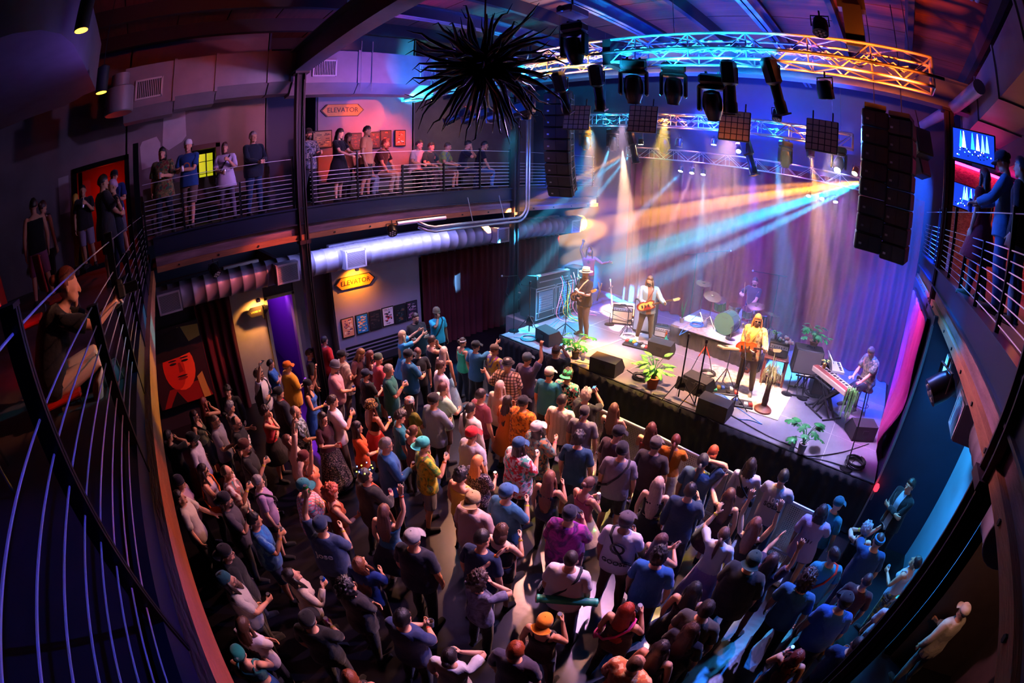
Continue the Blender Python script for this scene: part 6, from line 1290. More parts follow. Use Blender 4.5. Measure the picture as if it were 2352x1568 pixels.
def person(loc, yaw, h=1.75, sex='m', top='tee:#333', bot='pants:#222', shoes='#1c1c20', skinc='#c68e70', hair='short:#2a1a10', hat=None, beard=None, glasses=None, pose=None, bulk=1., bands=None, items=None, label='', group=None, print_=None, strap=None, who=None, eyes=True, **kw):
    s = h/1.75; r = empty('person', loc, yaw, label=label, cat='person', group=group); r.scale = (s,s,s)
    P = dict(pose or {}); T, grips = solve(P); ca = {}
    for k in 'LR': a = P.get(k, 'down'); ca[k] = (REACH[a] if isinstance(a, str) else a)[4]
    def bulked(V, W):
        if bulk == 1: return V
        wt = W[:,0]+W[:,1]+W[:,2]; prof = np.exp(-((V[:,2]-1.1)/.26)**2); V = V.copy(); k = (1+(bulk-1)*wt*prof); V[:,0] = V[:,0]*(1+(k-1)*1.25); V[:,1] *= k
        return V
    def put(name, g, ma, rest=None, sx=None):
        V, Fc, W = tpl((sx or sex, g)); V2 = bulked(V, W)
        if g == 'body': V2 = curl_hand(curl_hand(V2, 1, ca['L']), -1, ca['R'])
        return emit_mesh(name, skin(V2, W, T), Fc, ma, r, V)
    put('body', 'body', skinmat(skinc))
    tg, tc = top.split(':', 1)
    if tg != 'none': put({'dress':'dress','maxi':'long_dress','tdress':'dress','jacket':'jacket','tank':'tank_top','crop':'crop_top','tube':'strapless_top'}.get(tg,'shirt'), tg, cloth(tc))
    bg, bc = bot.split(':', 1)
    if bg != 'none': put({'skirt':'skirt','mskirt':'long_skirt','shorts':'shorts'}.get(bg,'trousers'), bg, cloth(bc), sx='f' if bg in ('skirt','mskirt') else None)
    put('shoe', 'shoeL', cloth(shoes), sx='m'); put('shoe', 'shoeR', cloth(shoes), sx='m')
    Rh, th = T['hed']; Rc, tc_ = T['che']
    def onhead(name, key, fn, ma, flow=False, parent=r):
        V, Fc = headpart(name, key, fn); A = V@Rh.T+th
        if flow: w = np.clip((V[:,2]-1.36)/.18, 0, 1)[:,None]; A = w*A+(1-w)*(V@Rc.T+tc_)
        return emit_mesh(name, A, Fc, ma, parent, V)
    hs, hc = (hair.split(':')+['#222'])[:2] if hair else ('none','')
    sd = int(abs(loc[0]*7+loc[1]*13)) % 4
    if hs != 'none': onhead('hair', (hs, sd), lambda: hair_mesh(hs, sd*3.1+1), hairmat(hc), hs in ('long','longer','wavy','pony','half','bob'))
    if hat: hk, hc2 = hat.split(':', 1); onhead({'cap':'cap','capback':'cap','beanie':'beanie','bandana':'bandana','headband':'headband','bucket':'bucket_hat','fedora':'hat','porkpie':'hat'}[hk], ('hat',hk), lambda: hat_mesh(hk), cloth(hc2))
    if hat and hat.split(':')[0] in ('fedora','porkpie'):
        def bandm():
            m = MB(); m.tube([(.108*math.cos(a), .096*math.sin(a), 1.70) for a in [k*PI/10 for k in range(21)]], .009, 6); return m
        onhead('hat_band', ('hb',0), bandm, cloth('#1c1410'))
    if beard: bk, bc2 = beard.split(':'); onhead('beard', ('beard',bk), lambda: beard_mesh(bk, 1), hairmat(bc2))
    if eyes:
        for sy in (-1,1):
            def eb():
                m = MB(); m.ball((.0785,sy*.031,1.633), (.010,.0135,.009), 10, 8); return m
            e = onhead('eye', ('eye',sy), eb, EYEW)
            def ib():
                m = MB(); m.ball((.0865,sy*.031,1.633), (.0035,.0062,.0062), 8, 6); return m
            onhead('iris', ('iris',sy), ib, EYED, parent=e)
            def bb():
                m = MB(); m.tube([(.084,sy*.018,1.652),(.090,sy*.032,1.656),(.080,sy*.048,1.651)], .003, 5); return m
            onhead('eyebrow', ('brow',sy), bb, hairmat(hc) if hs != 'none' else EYED)
        def lb():
            m = MB(); m.ball((.0945,0,1.566), (.006,.021,.0065), 10, 6); return m
        onhead('lips', ('lips',0), lb, LIP)
    if glasses:
        def gb():
            m = MB()
            for sy in (-1,1):
                m.tube([(.102,sy*.032+.021*math.cos(a)*1.1,1.634+.016*math.sin(a)) for a in [k*PI/6 for k in range(13)]], .0026, 5); m.tube([(.100,sy*.055,1.640),(.06,sy*.078,1.640),(.0,sy*.086,1.636)], .0025, 5)
                if glasses == 'sun': m.box((.101,sy*.032,1.634),(.003,.042,.030))
            m.tube([(.103,-.011,1.638),(.103,.011,1.638)], .0025, 5); return m
        def gt():
            m = gb(); m.v = [(v[0]-.02, v[1]*1.02, v[2]+.085) for v in m.v]; return m
        onhead('sunglasses' if glasses != 'eye' else 'glasses', ('gl',glasses), gt if glasses == 'top' else gb, mat('dark_eyewear','#141216',.2))
    for bnd in (bands or []):
        k, c = bnd.split(':'); g, ax, dr, W = grips[k]; fa = T['fa'+k]; f = (lambda v: v) if k == 'L' else mir; a = fa[0]@f(EL)+fa[1]; d = (W-a)/np.linalg.norm(W-a); cpt = W-d*.028
        R = np.array(Vector((0,0,1)).rotation_difference(Vector(d)).to_matrix()); m = MB(); m.lathe([(.030,-.009),(.0325,-.009),(.0325,.009),(.030,.009)], tuple(cpt), 12, R=Matrix(R.tolist())); m.build('wristband', mat('band_'+c, c, .5), r, True)
    if strap:                                                   # bag strap across the torso
        c, mode = strap.split('/'); m = MB(); mg = [1,-1][mode == 'R']; bk = bulk
        pts = [(.05*0-.125*bk, mg*-.10, 1.12),(-.130,mg*.02,1.28),(-.085,mg*.11,1.43),(.0,mg*.115,1.475),(.085,mg*.10,1.42),(.150*bk,mg*.0,1.27),(.145*bk,mg*-.10,1.10),(.07*bk,mg*-.185*bk,1.0),(-.05*bk,mg*-.19*bk,1.0),(-.125*bk,mg*-.10,1.12)]
        m.tube(pts, .016, 6); V = np.array(m.v); V[:,:2] *= 1.14; V[:,2] += .012*(V[:,2]>1.4); W = weights(V); emit_mesh('bag_strap', skin(V, W, T), m.f, cloth(c), r, V)
        m = MB(); m.rbox((.03,mg*-.23*bk,.93),(.2,.07,.16),.03); V = np.array(m.v); emit_mesh('shoulder_bag', V@T['pel'][0].T+T['pel'][1], m.f, cloth(c), r, V)
    if print_:                                                  # print on the back or chest: 'text|color|size|b/f|z'
        for pr in print_.split(';'):
            tx, c, sz, side, z = pr.split('|'); z = float(z); V, Fc, W = tpl((sex, tg)); V2 = bulked(V, W); sgn = -1 if side == 'b' else 1
            sel = V2[(np.abs(V2[:,2]-z) < .05) & (np.abs(V2[:,1]) < .06) & (V2[:,0]*sgn > 0)]; x = (np.abs(sel[:,0]).max() if len(sel) else .14)+.012
            M = frame((sgn*x,0,z), (0,-1 if side == 'b' else 1,0), (0,0,1)); o = text_mesh('shirt_print', tx, float(sz), mat('print_'+c, c, .6), M, r, .002, bold=.002)
            me = o.data; VV = np.empty(len(me.vertices)*3); me.vertices.foreach_get('co', VV); VV = VV.reshape(-1,3)
            VV[:,0] -= sgn*(np.abs(VV[:,1])/.16)**2*.035; me.vertices.foreach_set('co', (VV@Rc.T+tc_).ravel())
    Mw = Matrix.Translation(Vector(loc)) @ Matrix.Rotation(yaw, 4, 'Z') @ Matrix.Scale(s, 4)
    for it in (items or []):
        k, kind = it.split(':', 1); g, ax, dr, W = grips[k]; gp = Mw @ Vector(g); gx = (Mw.to_3x3() @ Vector(ax)).normalized(); gd = (Mw.to_3x3() @ Vector(dr)).normalized()
        if kind == 'phone':
            q = empty('phone'); M = frame(gp+gx*.05, gd.cross(gx), gx); q.matrix_world = M; m = MB(); m.rbox((0,0,0),(.074,.15,.009),.003); m.build('case', MATT, q); m = MB(); m.box((0,0,.0052 if k == 'R' else -.0052),(.066,.14,.001)); m.build('screen', emis('phone_screen','#5f93d8',1.6), q); tag(q, 'phone raised by the '+(who or label), 'phone', 'phones held up')
        elif kind == 'stick': m = MB(); m.tube([tuple(gp-gd*.08), tuple(gp+gx*.10+gd*.05), tuple(gp+gx*.34+gd*.10)], [.007,.007,.004], 6); tag(m.build('drum_stick', mat('hickory','#c9975a',.5), None, True), 'drum stick in the '+('left' if k == 'L' else 'right')+' hand of the drummer', 'drum stick')
        else: drink(kind, gp, gx if abs(gx.z) > .3 else Vector((0,0,1)), who or 'person')
    return r, T, Mw, grips
# ================================================================= THE CROWD
LT, FA, TN, BR, DB = '#dba98c', '#e4b79c', '#c08562', '#8a5a40', '#5c3a2a'
GC = 'crowd on the hall floor'
def head_at(px, py, hz):                                     # floor point under a head seen at px,py
    return atZ(px, py, hz)
PLACED = []; SPEC = {}
def c(px, py, sex, rel, top, bot, hair, label, h=None, z0=0, group=GC, pose=None, R='down', L='down', head=None, lean=0, hz=None, who=None, items=None, **kw):
    h = h or (1.78 if sex == 'm' else 1.67); P = dict(pose or {}); P.setdefault('R', R); P.setdefault('L', L)
    if head: P['head'] = head
    if lean: P['lean'] = lean
    P.setdefault('legs', ((rnd.uniform(-3,8),rnd.uniform(1,6),rnd.uniform(0,8)),(rnd.uniform(-6,6),rnd.uniform(1,6),rnd.uniform(0,8)))) if not P.get('sit') else None
    P['head'] = P.get('head', (0,0,0)); T_, _g = solve(P); hl = (T_['hed'][0]@np.array([.004,0,1.632])+T_['hed'][1])*h/1.75
    p = atD(px, py, kw.pop('D')) if 'D' in kw else atY(px, py, kw.pop('Yp')) if 'Yp' in kw else atZ(px, py, z0+hl[2])
    az = math.atan2(p.y, p.x)
    if kw.pop('float_', 0): z0 = p.z-hl[2]
    yaw = math.atan2(3.4-p.y, 9.6-p.x) if rel is None else az+math.radians(rel)
    loc = (p.x-(hl[0]*math.cos(yaw)-hl[1]*math.sin(yaw)), p.y-(hl[0]*math.sin(yaw)+hl[1]*math.cos(yaw)), z0)
    PLACED.append((label, loc[0], loc[1], z0))
    w = who or ' '.join(label.split(',')[0].split()[:7])
    kw.setdefault('eyes', rel is None or abs(rel) > 72 or bool(head))
    return person(loc, yaw, h=h, sex=sex, top=top, bot=bot, hair=hair, label=label, group=group, pose=P, who=w, items=items, **kw)
Y, O, G_ = 'R:#e8d020', 'R:#f07020', 'L:#2aa060'
# --- left part of the floor, near the lit wall and curtain
c(523,898,'f',160,'jacket:open:#1a1418:#c08a70','pants:#16161c','curly:#2a1812','woman in black jacket facing the camera before the curtain',R='can',items=['R:clear/cup'],skinc=LT)
c(528,936,'f',-80,'tdress:floral:#8a8088:#5a4a58:#b0a0a8','none:','curly:#77727c','grey curly haired woman with one arm stretched out by the curtain',R='out')
c(467,925,'f',-70,'tank:#241018','pants:#1a1218','long:#7a2c1c','red haired woman in dark top at the left curtain edge',R='face')
c(446,955,'f',None,'tank:#5a5a40','skirt:#17171a','long:#3a1c14','woman in glasses and olive tank top with a bag strap',glasses='eye',strap='#111114/R',bulk=1.15)
c(493,966,'m',None,'tee:#7a7484','pants:#1c1c22','buzz:#5a4a40','balding man in glasses and grey lavender tee holding a cup',R='can',items=['R:black/cup'],glasses='eye',beard='stubble:#8a7a70')
c(542,970,'m',None,'tee:#121218','pants:#17171c','balding:#2a1c14','bald bearded man in glasses and black tee with white skull print',glasses='eye',beard='beard:#2a1a12',bulk=1.15,print_='8|#d9d3cc|.24|f|1.26')
c(441,1008,'m',None,'tee:tiedye:#c9bccb:#b5a8bb:#d8cfdc','pants:#1a1a20','short:#15100c','man in black cap, beard and sunglasses with printed white tee',hat='cap:#101014',beard='beard:#1a120c',glasses='sun')
c(562,1025,'m',None,'tee:#14141a','pants:#1c1c24','short:#1a100a','bearded man in backwards maroon cap and black tee',hat='capback:#4a2420',beard='beard:#2a180e',R='canhi',items=['R:silver'],bands=[Y],bulk=1.2,h=1.82)
c(466,1080,'f',None,'tank:#9a8a9a','pants:#1a1a20','wavy:#24121a','woman in sunglasses and lavender tank with orange wrap',glasses='sun',R='hold',bands=[Y],strap='#e0641c/L',bulk=1.1)
c(520,1084,'m',None,'tee:tiedye:#1c6a74:#7a2a20:#c9c0c0:#1c4a6a','pants:#1c2c34','balding:#3a2a20','bald man in glasses and teal tie dye shirt with a can',glasses='eye',R='canhi',items=['R:silver'],bands=[Y],bulk=1.2)
c(592,1106,'f',None,'tee:#8a6f96','shorts:#1a1a24','short:#8a8488','short grey haired woman in purple shirt with snake print bag',glasses='eye',strap='#1a1418/R',bulk=1.15,skinc=LT)
c(412,1108,'f',None,'tee:#b08a98','pants:#1a1a20','short:#1a1218','person in dark beanie and pink shirt at the balcony edge',hat='beanie:#241c2c')
c(411,1142,'m',None,'tee:#b3a596','pants:#26262c','short:#241812','man with open mouth in pale grey shirt under the rail',head=(0,-14,0),L='rail')
c(386,1002,'m',-60,'tee:#17141a','pants:#1a1a20','short:#1a1210','man in black tee peeking out beside the yellow lit beam',R='drink',items=['R:gold'])
c(595,860,'m',-120,'tee:#d3cdd6','pants:#1a1c26','curly:#6a5a50','grey bearded man in white tee raising a phone above his head',R='fist',L='cross',glasses='eye',beard='stubble:#6a5a50',items=['R:phone'],bulk=1.2,strap='#17171c/L',h=1.8,print_='~|#3a6ab0|.22|f|1.25')
c(621,836,'m',-100,'tee:#2a5fa0','pants:#2a2c34','short:#2a1a10','boy in blue tee with folded arms behind the white shirted man',R='cross',L='cross',h=1.62)
c(660,842,'m',-70,'big:#d99a20','shorts:#b0602a','short:#8a6a50','man in orange cap and yellow shirt by the lit wall',hat='cap:#e0701c',R='can',items=['R:silver'],beard='stubble:#9a8a80',bulk=1.15)
c(640,903,'m',-70,'jacket:open:#14182a:#a02020','pants:#14141a','short:#15100c','man in backwards black cap and navy hoodie with red lining',hat='capback:#14141a',bulk=1.1)
c(678,946,'m',None,'tee:floral:#14181c:#5a6a78:#2a3840:#8a9aa0','pants:#1c1c22','balding:#6a5a50','older balding man in dark floral shirt',bulk=1.2,R='hold')
c(609,946,'f',None,'tank:#b0202c','skirt:#1a1218','curly:#2c1218','curly haired woman in red tank top with clasped hands',R='face',L='cross')
c(707,884,'f',None,'dress:#1f54a8','none:','long:#111116','woman in blue dress and black bandana raising a fist',hat='bandana:#15151c',R='can',L='fist',items=['R:blue'],bands=[Y])
c(711,812,'m',-95,'tee:#131318','pants:#17171c','short:#2a1a12','man in black printed tee left of the column',print_='///|#c9a070|.16|f|1.2',glasses='eye')
c(747,800,'m',-60,'big:#c8201c','pants:#1a1a20','short:#1a100c','person in bright red shirt half hidden behind the column',h=1.72,D=10.95)
c(769,842,'m',-100,'tee:#b98a96','pants:#4a3a44','none:','man with grey beanie and long beard in pink shirt',hat='beanie:#5f5f70',beard='long:#4a3a3c',R='hold',items=['R:blue/tall'],bulk=1.25,h=1.82,head=(10,18,0))
c(785,817,'m',-75,'big:stripes:#8a8078:#3a4a5a:#b0a090','pants:#6a5a50','short:#15100c','man in black cap and striped overshirt with tall can',hat='cap:#101016',R='can',items=['R:pink/tall'])
c(763,922,'m',-80,'tee:#c9c0cc','pants:#4a3a30','side:#2a1a14','dark haired man in white tee and brown trousers holding a can',R='canhi',items=['R:silver/tall'],bands=[Y],h=1.85)
c(741,960,'f',-140,'tee:#3a1420','mskirt:leopard:#1a1418:#a08a80','long:#1a0f10','dark haired woman facing the camera in maroon top and patterned skirt',R='can',items=['R:red'],skinc=LT)
c(662,1012,'f',None,'long:#c09a86','pants:#1a1a22','long:#5a2c1c','long haired woman with head thrown back filming',head=(0,-28,0),R='up',L='up',items=['R:phone'],bands=['R:#e8d020','L:#101010'])
c(700,1050,'f',None,'tank:#c86a44','pants:#1a1218','up:#3a1c18','woman in maroon bandana and orange tank reaching up',hat='bandana:#5a2428',R='up',head=(0,-10,0),bands=['R:#c9b050'],bulk=1.15)  # orange light is put into the tank colour
c(699,1118,'m',None,'big:plaid:#c9a8b0:#b05a6a:#4a9aa0','pants:#2a2a34','short:#3a2a20','big man in white and teal cap and pink plaid shirt',hat='cap:#1f6a74',R='can',items=['R:gold'],bands=['R:#e8d020'],bulk=1.35,strap='#c9803c/L')
c(760,1132,'f',None,'tank:#8a3a20','pants:#1a1a20','bigcurly:#a8401c','curly red haired woman beside the plaid shirt man',R='hold')
c(517,1148,'m',None,'tee:#3c3640','pants:#1a1a20','short:#15100c','bearded man in dark cap and grey tee with clear bottle',hat='capback:#1c1826',beard='beard:#1a100c',R='canhi',items=['R:clear/bottle'],bands=['R:#d9d9d9'],bulk=1.15)
c(583,1194,'m',None,'tee:tiedye:#1f6fae:#1c4a8a:#7ab0c0','shorts:#182a5c','short:#120c0a','dark haired man in blue tie dye tee holding a can',R='canhi',items=['R:silver'],bands=['R:#e8a020'],bulk=1.15,skinc=TN)
c(518,1270,'m',None,'jacket:#101216','pants:#121216','short:#15100c','man in glasses and black jacket in the dark lower left',glasses='eye',hat='capback:#1a1418')
c(519,1332,'m',None,'tee:#a59f94','pants:#3a3a30','long:#2a1c14','man with teal bandana and very long beard',hat='bandana:#174a54',beard='long:#6a4a38',head=(0,-16,0),R='hold',items=['R:black'],bulk=1.15)
c(668,1322,'f',None,'long:#a59484','pants:#1a1a1c','long:#1c120e','woman with head back holding up a tall can',head=(0,-26,0),R='canhi',items=['R:blue/tall'])
c(559,1437,'f',-60,'tee:#c2bac8','pants:#16161c','longer:#4a2c1c','long haired woman in glasses with crossed arms at lower left',glasses='eye',R='cross',L='cross',head=(0,14,0))
c(549,1502,'f',-40,'crop:#1c5c58','pants:#17407a','bun:#123c3a','woman with teal headwrap and blue trousers at the bottom left',hat='bandana:#147068',R='hold',items=['R:silver'])
c(708,1425,'m',-40,'tee:#101014','pants:#121216','short:#120c0a','man in black cap with orange patch holding a pink can',hat='cap:#101014',R='hold',items=['R:pink/tall'],bands=['R:#e8c020'])
c(797,1350,'m',-60,'long:#1a1824','pants:#141418','bigcurly:#140f14','long dark haired man with glasses and folded arms',glasses='eye',R='cross',L='cross',head=(0,-18,0),h=1.72)
c(826,1296,'f',-40,'tee:#123070','pants:#2a2a28','longer:#6a3a20','long brown haired woman with blue shoulder looking up',head=(0,-24,0),R='hold')
c(805,1559,'f',-20,'tank:#2a1812','pants:#141418','bob:#7a3a1c','auburn haired head at the bottom edge, left')
c(737,1207,'m',-35,'tee:#23365c','pants:#141620','short:#1a120e','man in navy cap with rainbow patch and script tee',hat='cap:#15294a',R='canhi',L='fist',items=['L:green'],bands=['R:#f07020','R:#e8d020'],bulk=1.25,h=1.82,print_='Jose|#c9c4d0|.14|b|1.25')
# --- middle left
c(828,812,'m',-120,'tee:#4a1c24','pants:#1a1a20','long:#7a5428','person with golden brown hair bent over in an embrace',lean=18,head=(0,20,0),R='around',h=1.8)
c(850,816,'f',-80,'tank:#8a4a5a','mskirt:#6ab0a8','long:#5a2420','brunette woman in long mint skirt hugging her friend',R='around')
c(869,824,'m',-70,'tee:#c9545c','shorts:#2a3040','none:','bearded man in green bandana and coral tee',hat='bandana:#3f4c40',beard='beard:#1a100c',bulk=1.1)
c(840,860,'f',-60,'tee:#14141c','pants:#14141a','short:#2a1a12','person in navy cap and black tee holding a dark can',hat='cap:#16203a',R='can',items=['R:blue'],glasses='eye',bulk=1.15)
c(892,850,'m',None,'tee:#17564a','shorts:#1a5a50','short:#8a8478','short grey haired man in dark green tee with silver can',R='canhi',items=['R:silver'],bands=[Y],h=1.85,bulk=1.1)
c(938,816,'m',-60,'tee:#1c5c84','pants:#14161c','short:#1a120e','tall man in black cap and blue tee holding a clear cup',hat='cap:#0f1420',R='hold',items=['R:clear/cup'],h=1.86,bands=[Y],bulk=1.1)
c(959,810,'m',-170,'tee:#14161c','pants:#14141a','short:#6a3c30','red haired man in black printed tee looking down',head=(0,22,0),R='canhi',items=['R:silver'],print_='~~|#c9c9c9|.2|f|1.2')
c(924,770,'f',-75,'tee:#3b9ac4','skirt:#2a6a8a','longer:#c89a70','blonde woman in bright blue top pointing with raised arm',R='reach',L='reach',h=1.74)
c(954,730,'m',-150,'big:#101016','pants:#101014','short:#2a1c16','large bearded man in black before the purple poster',R='cross',L='cross',beard='beard:#2a1a12',bulk=1.35,h=1.92)
c(1003,718,'m',-150,'tee:#2fa8b8','pants:#1a2830','none:','man in brown beanie and cyan tee with camera strap',hat='beanie:#6a5a40',beard='beard:#1a120c',R='face',strap='#14242a/L',skinc=BR,h=1.86)
c(992,782,'m',-60,'tank:#101a20','pants:#14141a','short:#2a1a14','tattooed person in dark top behind the blonde woman',R='face',L='face')
c(1019,808,'f',-40,'tank:#1a3048','mskirt:#9ac4dc','long:#c9b0a0','blonde woman in navy top and white fringed skirt',h=1.7)
c(1062,786,'f',-60,'tank:#2fb488','pants:#101a2a','bun:#2a1a16','woman in green tank top and white headband',hat='headband:#c9c4c8')
c(1093,795,'m',-50,'tee:#2a6a92','pants:#141c26','short:#2a1c14','man in black cap and blue tee reaching towards the stage',hat='cap:#101820',R='reach',L='pocket')
c(1136,803,'m',-50,'tee:tiedye:#d82a5a:#2a3a8a:#c8b030:#c8205a','shorts:#1c3a5a','short:#8a4a30','bearded man in brown flat cap and pink tie dye tee',hat='cap:#5a4a40',beard='beard:#a0583a')
c(1166,838,'m',-20,'big:plaid:#c9a080:#6a4a38:#3a2820','pants:#3a4a60','grey:#b0a090','man in black porkpie hat and brown plaid shirt',hat='porkpie:#1c1c20',L='around',bulk=1.3,h=1.84)
c(1012,842,'m',-70,'tee:#c4b2b8','pants:#3a4658','side:#3a1e16','man with side parted brown hair in cream tee',h=1.84,bulk=1.05)
c(1017,893,'m',-60,'tee:#a8cfa8','shorts:#6a4a30','side:#4a241c','brown haired man in pale green tee holding a phone low',R='hold',h=1.78)
c(996,920,'m',-50,'long:#6f7f96','pants:#12161e','short:#1a120e','man in black cap and blue grey shirt with rolled sleeves',hat='cap:#121018',h=1.86,R='hold',L='down')
c(852,932,'f',-60,'crop:#181012','skirt:#a81c1c','long:#5a2a1c','woman in leopard bucket hat and red skirt',hat='bucket:leopard:#2a160c:#d09a40',R='can',items=['R:black'],bands=[Y])
c(941,925,'f',-60,'tdress:#6a6a1c','none:','long:#2a1812','woman in patterned headscarf and orange sunglasses',hat='bandana:floral:#b09a90:#5a8a90:#a05040:#c9c0b0',glasses='sun',R='can',items=['R:silver/tall'])
c(919,958,'f',-80,'tee:#136a78','pants:#14141a','curly:#1c100e','dark curly haired woman resting her head sideways',head=(0,24,20))
c(948,990,'f',-60,'tank:#5a3a30','pants:#16161c','bun:#5a3420','woman with tied brown hair and crossed arms leaning back',R='cross',L='cross',head=(0,-6,-20))
c(972,1022,'m',None,'tee:tiedye:#b82420:#1c7a34:#c8b020:#123a18','shorts:#7a7a82','short:#2a1a12','man in turquoise cap and rasta tie dye tee with white can',hat='capback:#3fb8ac',glasses='sun',beard='stubble:#8a8078',R='canhi',items=['R:white'],bands=['R:#e8d020','R:#f07020'],h=1.84)
c(886,1022,'m',None,'jacket:#17508a','pants:#141820','grey:#7a7470','grey haired man in glasses and blue jacket',glasses='eye',R='can',items=['R:red'],h=1.84,bulk=1.1)
c(819,982,'f',None,'tee:#c9501c','pants:#14141c','longer:#1f1216','long dark haired woman in orange top with sunglasses on her head',glasses='top',R='hold',bands=[Y])
SPEC['crown'] = c(838,1094,'m',-60,'jacket:open:#16161c:#d0481c','pants:#14141a','short:#120c0c','dark bearded man in black jacket over orange tee',beard='beard:#120c0a',R='hold',items=['R:pink/tall'],head=(0,-12,0),h=1.84,bulk=1.1)
c(1080,940,'m',-50,'long:#c9bfb8','pants:#1c1c28','pony:#12121a','person with black ponytail in cream sleeves with red letters',h=1.76)
c(1104,908,'m',-55,'tee:#6a2a38','pants:#2a2028','short:#241c1c','man with dark wavy hair in maroon tee',h=1.82)
c(1084,998,'m',-50,'tee:#a8a4ac','pants:#2a2c34','short:#5a4a40','man in red and cream cap and pale grey tee',hat='cap:#c8202c',beard='stubble:#6a5a50',bulk=1.3,h=1.84)
c(1058,1092,'m',-45,'tank:#d0a83c','shorts:#14141a','curly:#121014','black haired person in yellow tank top with white trim',h=1.72)
c(1097,1084,'f',-45,'tee:leopard:#241c28:#a89aa4','pants:#141418','long:#d8844c','orange haired woman in spotted shirt and blue sunglasses',glasses='sun',R='can',items=['R:gold'],bulk=1.2,D=5.42)
c(1148,888,'f',-35,'long:#c9bda8','pants:#1a2a3a','longer:#c9a890','woman with very long pale blonde hair in cream blouse',h=1.72)
c(1166,922,'f',-50,'tdress:#c87020','none:','long:#181010','dark haired woman in orange dress touching her face',R='face',skinc=TN,bulk=1.1)
c(1202,925,'m',-35,'big:floral:#e07c14:#b85c10:#e88c20:#7a4410','shorts:#8a5a2a','short:#1a1210','man in black cap and orange palm print shirt',hat='cap:#12141e',bulk=1.15)
c(1234,984,'m',-50,'big:floral:#7a7060:#5a8a80:#b07a50:#3a3a40','pants:#1a2a4a','long:#1c1210','long haired man in cream trucker cap and leaf print shirt',hat='cap:#c9bcb0',R='canhi',head=(0,-14,0),beard='beard:#1c1210',bands=['R:#e85a6a'])
c(1192,1022,'m',-50,'big:floral:#c0303c:#c9b0b0:#50a090:#e0d0d0','pants:#1a1a24','longer:#140e12','long black haired man in blue cap and red white floral shirt',hat='cap:#1f4a74',beard='beard:#1a1210',R='canhi',items=['R:white'],bulk=1.15)
# --- centre, behind the barrier
c(1211,824,'m',-40,'tee:#4a4560','pants:#2a2a3a','short:#2a1a14','man in grey cap raising a fist at the stage edge',hat='cap:#3f5460',L='pocket',R='fist',h=1.84)
c(1277,806,'m',-20,'tee:#182028','pants:#1a1a24','side:#4a3020','man in black tee holding a camera against the stage',R='phone',L='phone',items=['R:phone'],hat='headband:#3a3a40',h=1.84)
c(1262,858,'m',-25,'tee:#1c6a80','shorts:#1a1a24','short:#15100c','man in cream trucker cap and teal shirt',hat='cap:#c9bca8',h=1.88,bulk=1.1)
c(1304,862,'m',-30,'big:floral:#101418:#1c9a84:#d08a78:#d8c8b8','pants:#1a2030','curly:#3a2018','man in backwards green cap and bright floral shirt',hat='capback:#3fc07c',h=1.84)
c(1346,908,'m',-25,'tee:#18161e','pants:#1a1a22','curly:#a08a7c','older curly grey haired man filming with his phone',R='phone',L='phone',items=['R:phone'],glasses='eye',h=1.8,bulk=1.2)
c(1291,921,'m',-20,'tee:stripes:#c8b8a8:#b8a898','pants:#16203a','side:#1f1210','dark haired man in cream striped shirt and navy trousers',head=(-25,0,0),h=1.82)
c(1342,948,'m',-15,'tee:#5a5262','shorts:#3a2a28','buzz:#1a1210','man in dark skull cap and grey tee',hat='bandana:#2a2030',h=1.78)
c(1410,940,'f',-15,'tank:#15141c','pants:#14141a','wavy:#5a3424','woman with messy brown hair in strappy black top at the barrier',R='rail',L='rail',skinc=LT)
c(1329,1008,'m',-15,'tee:#143a5a','shorts:#1a2a3a','curly:#140f12','man with curly dark hair in navy tee, seen from behind',h=1.8)
c(1420,995,'m',-30,'tee:#3a2024','pants:#1c1418','short:#15100c','man in black cap and dark maroon shirt looking sideways',hat='cap:#14141e',head=(-20,10,0),h=1.84,bulk=1.15)
c(1429,1035,'m',-5,'tee:#6a6474','shorts:#101016','none:','photographer in black beanie with crossed camera straps',hat='beanie:#15151f',strap='#12121e/R',h=1.86,bulk=1.15)
c(1496,985,'f',-10,'tank:#8a3a30','pants:#1a1418','longer:#5a2a20','long brown haired woman in red strappy top at the barrier',R='rail',L='canhi')
c(1506,1021,'m',-15,'tee:#2c2428','pants:#14141a','short:#1a1410','man in grey brown cap and charcoal tee behind the barrier',hat='cap:#4a423c',h=1.86,bulk=1.15)
c(1552,1012,'f',-5,'tee:#c86c14','mskirt:#b0a090','pony:#6a2a1c','woman in orange top and long pale skirt at the barrier',R='rail',L='rail')
c(1512,1112,'f',-5,'tube:#141420','skirt:#16161e','longer:#c0a08c','long blonde haired woman in strapless black dress',skinc=LT)
c(1585,1128,'m',-5,'long:#1c3050','pants:#101622','short:#1c1210','dark haired man in navy long sleeves scratching his shoulder',h=1.84,R='canhi')
c(1614,1060,'m',-8,'tee:#35506e','pants:#141a26','pony:#2a2834','long haired man in slate blue tee with hand on his head',R='head',h=1.88,bulk=1.1)
c(1638,1038,'f',-25,'tee:#14141e','pants:#14141c','bob:#b04a2c','woman with copper red bob in black beside the barrier',R='rail',L='rail')
c(1725,1068,'f',0,'long:#bcb0b8','pants:#141a26','longer:#241618','long dark haired woman in cream shirt with black strap',strap='#101014/L',h=1.72,R='rail')
c(1676,1138,'f',-5,'tank:#16141c','skirt:#2a1420','long:#4a2824','brown haired woman in black tank raising one hand',L='wave',R='down')
c(1799,1096,'m',-5,'tee:#8a8898','pants:#2a3a5a','short:#1c1a1c','short haired man in grey tee with round black print on the back',R='rail',L='rail',h=1.86,bulk=1.1,print_='100|#e4dfe6|.13|b|1.31;SOLS|#17171c|.11|b|1.20')
c(1888,1176,'f',0,'big:#a08aae','shorts:#1a2030','longer:#241a20','woman with very long dark hair in lilac tee and shorts',R='rail',h=1.74)
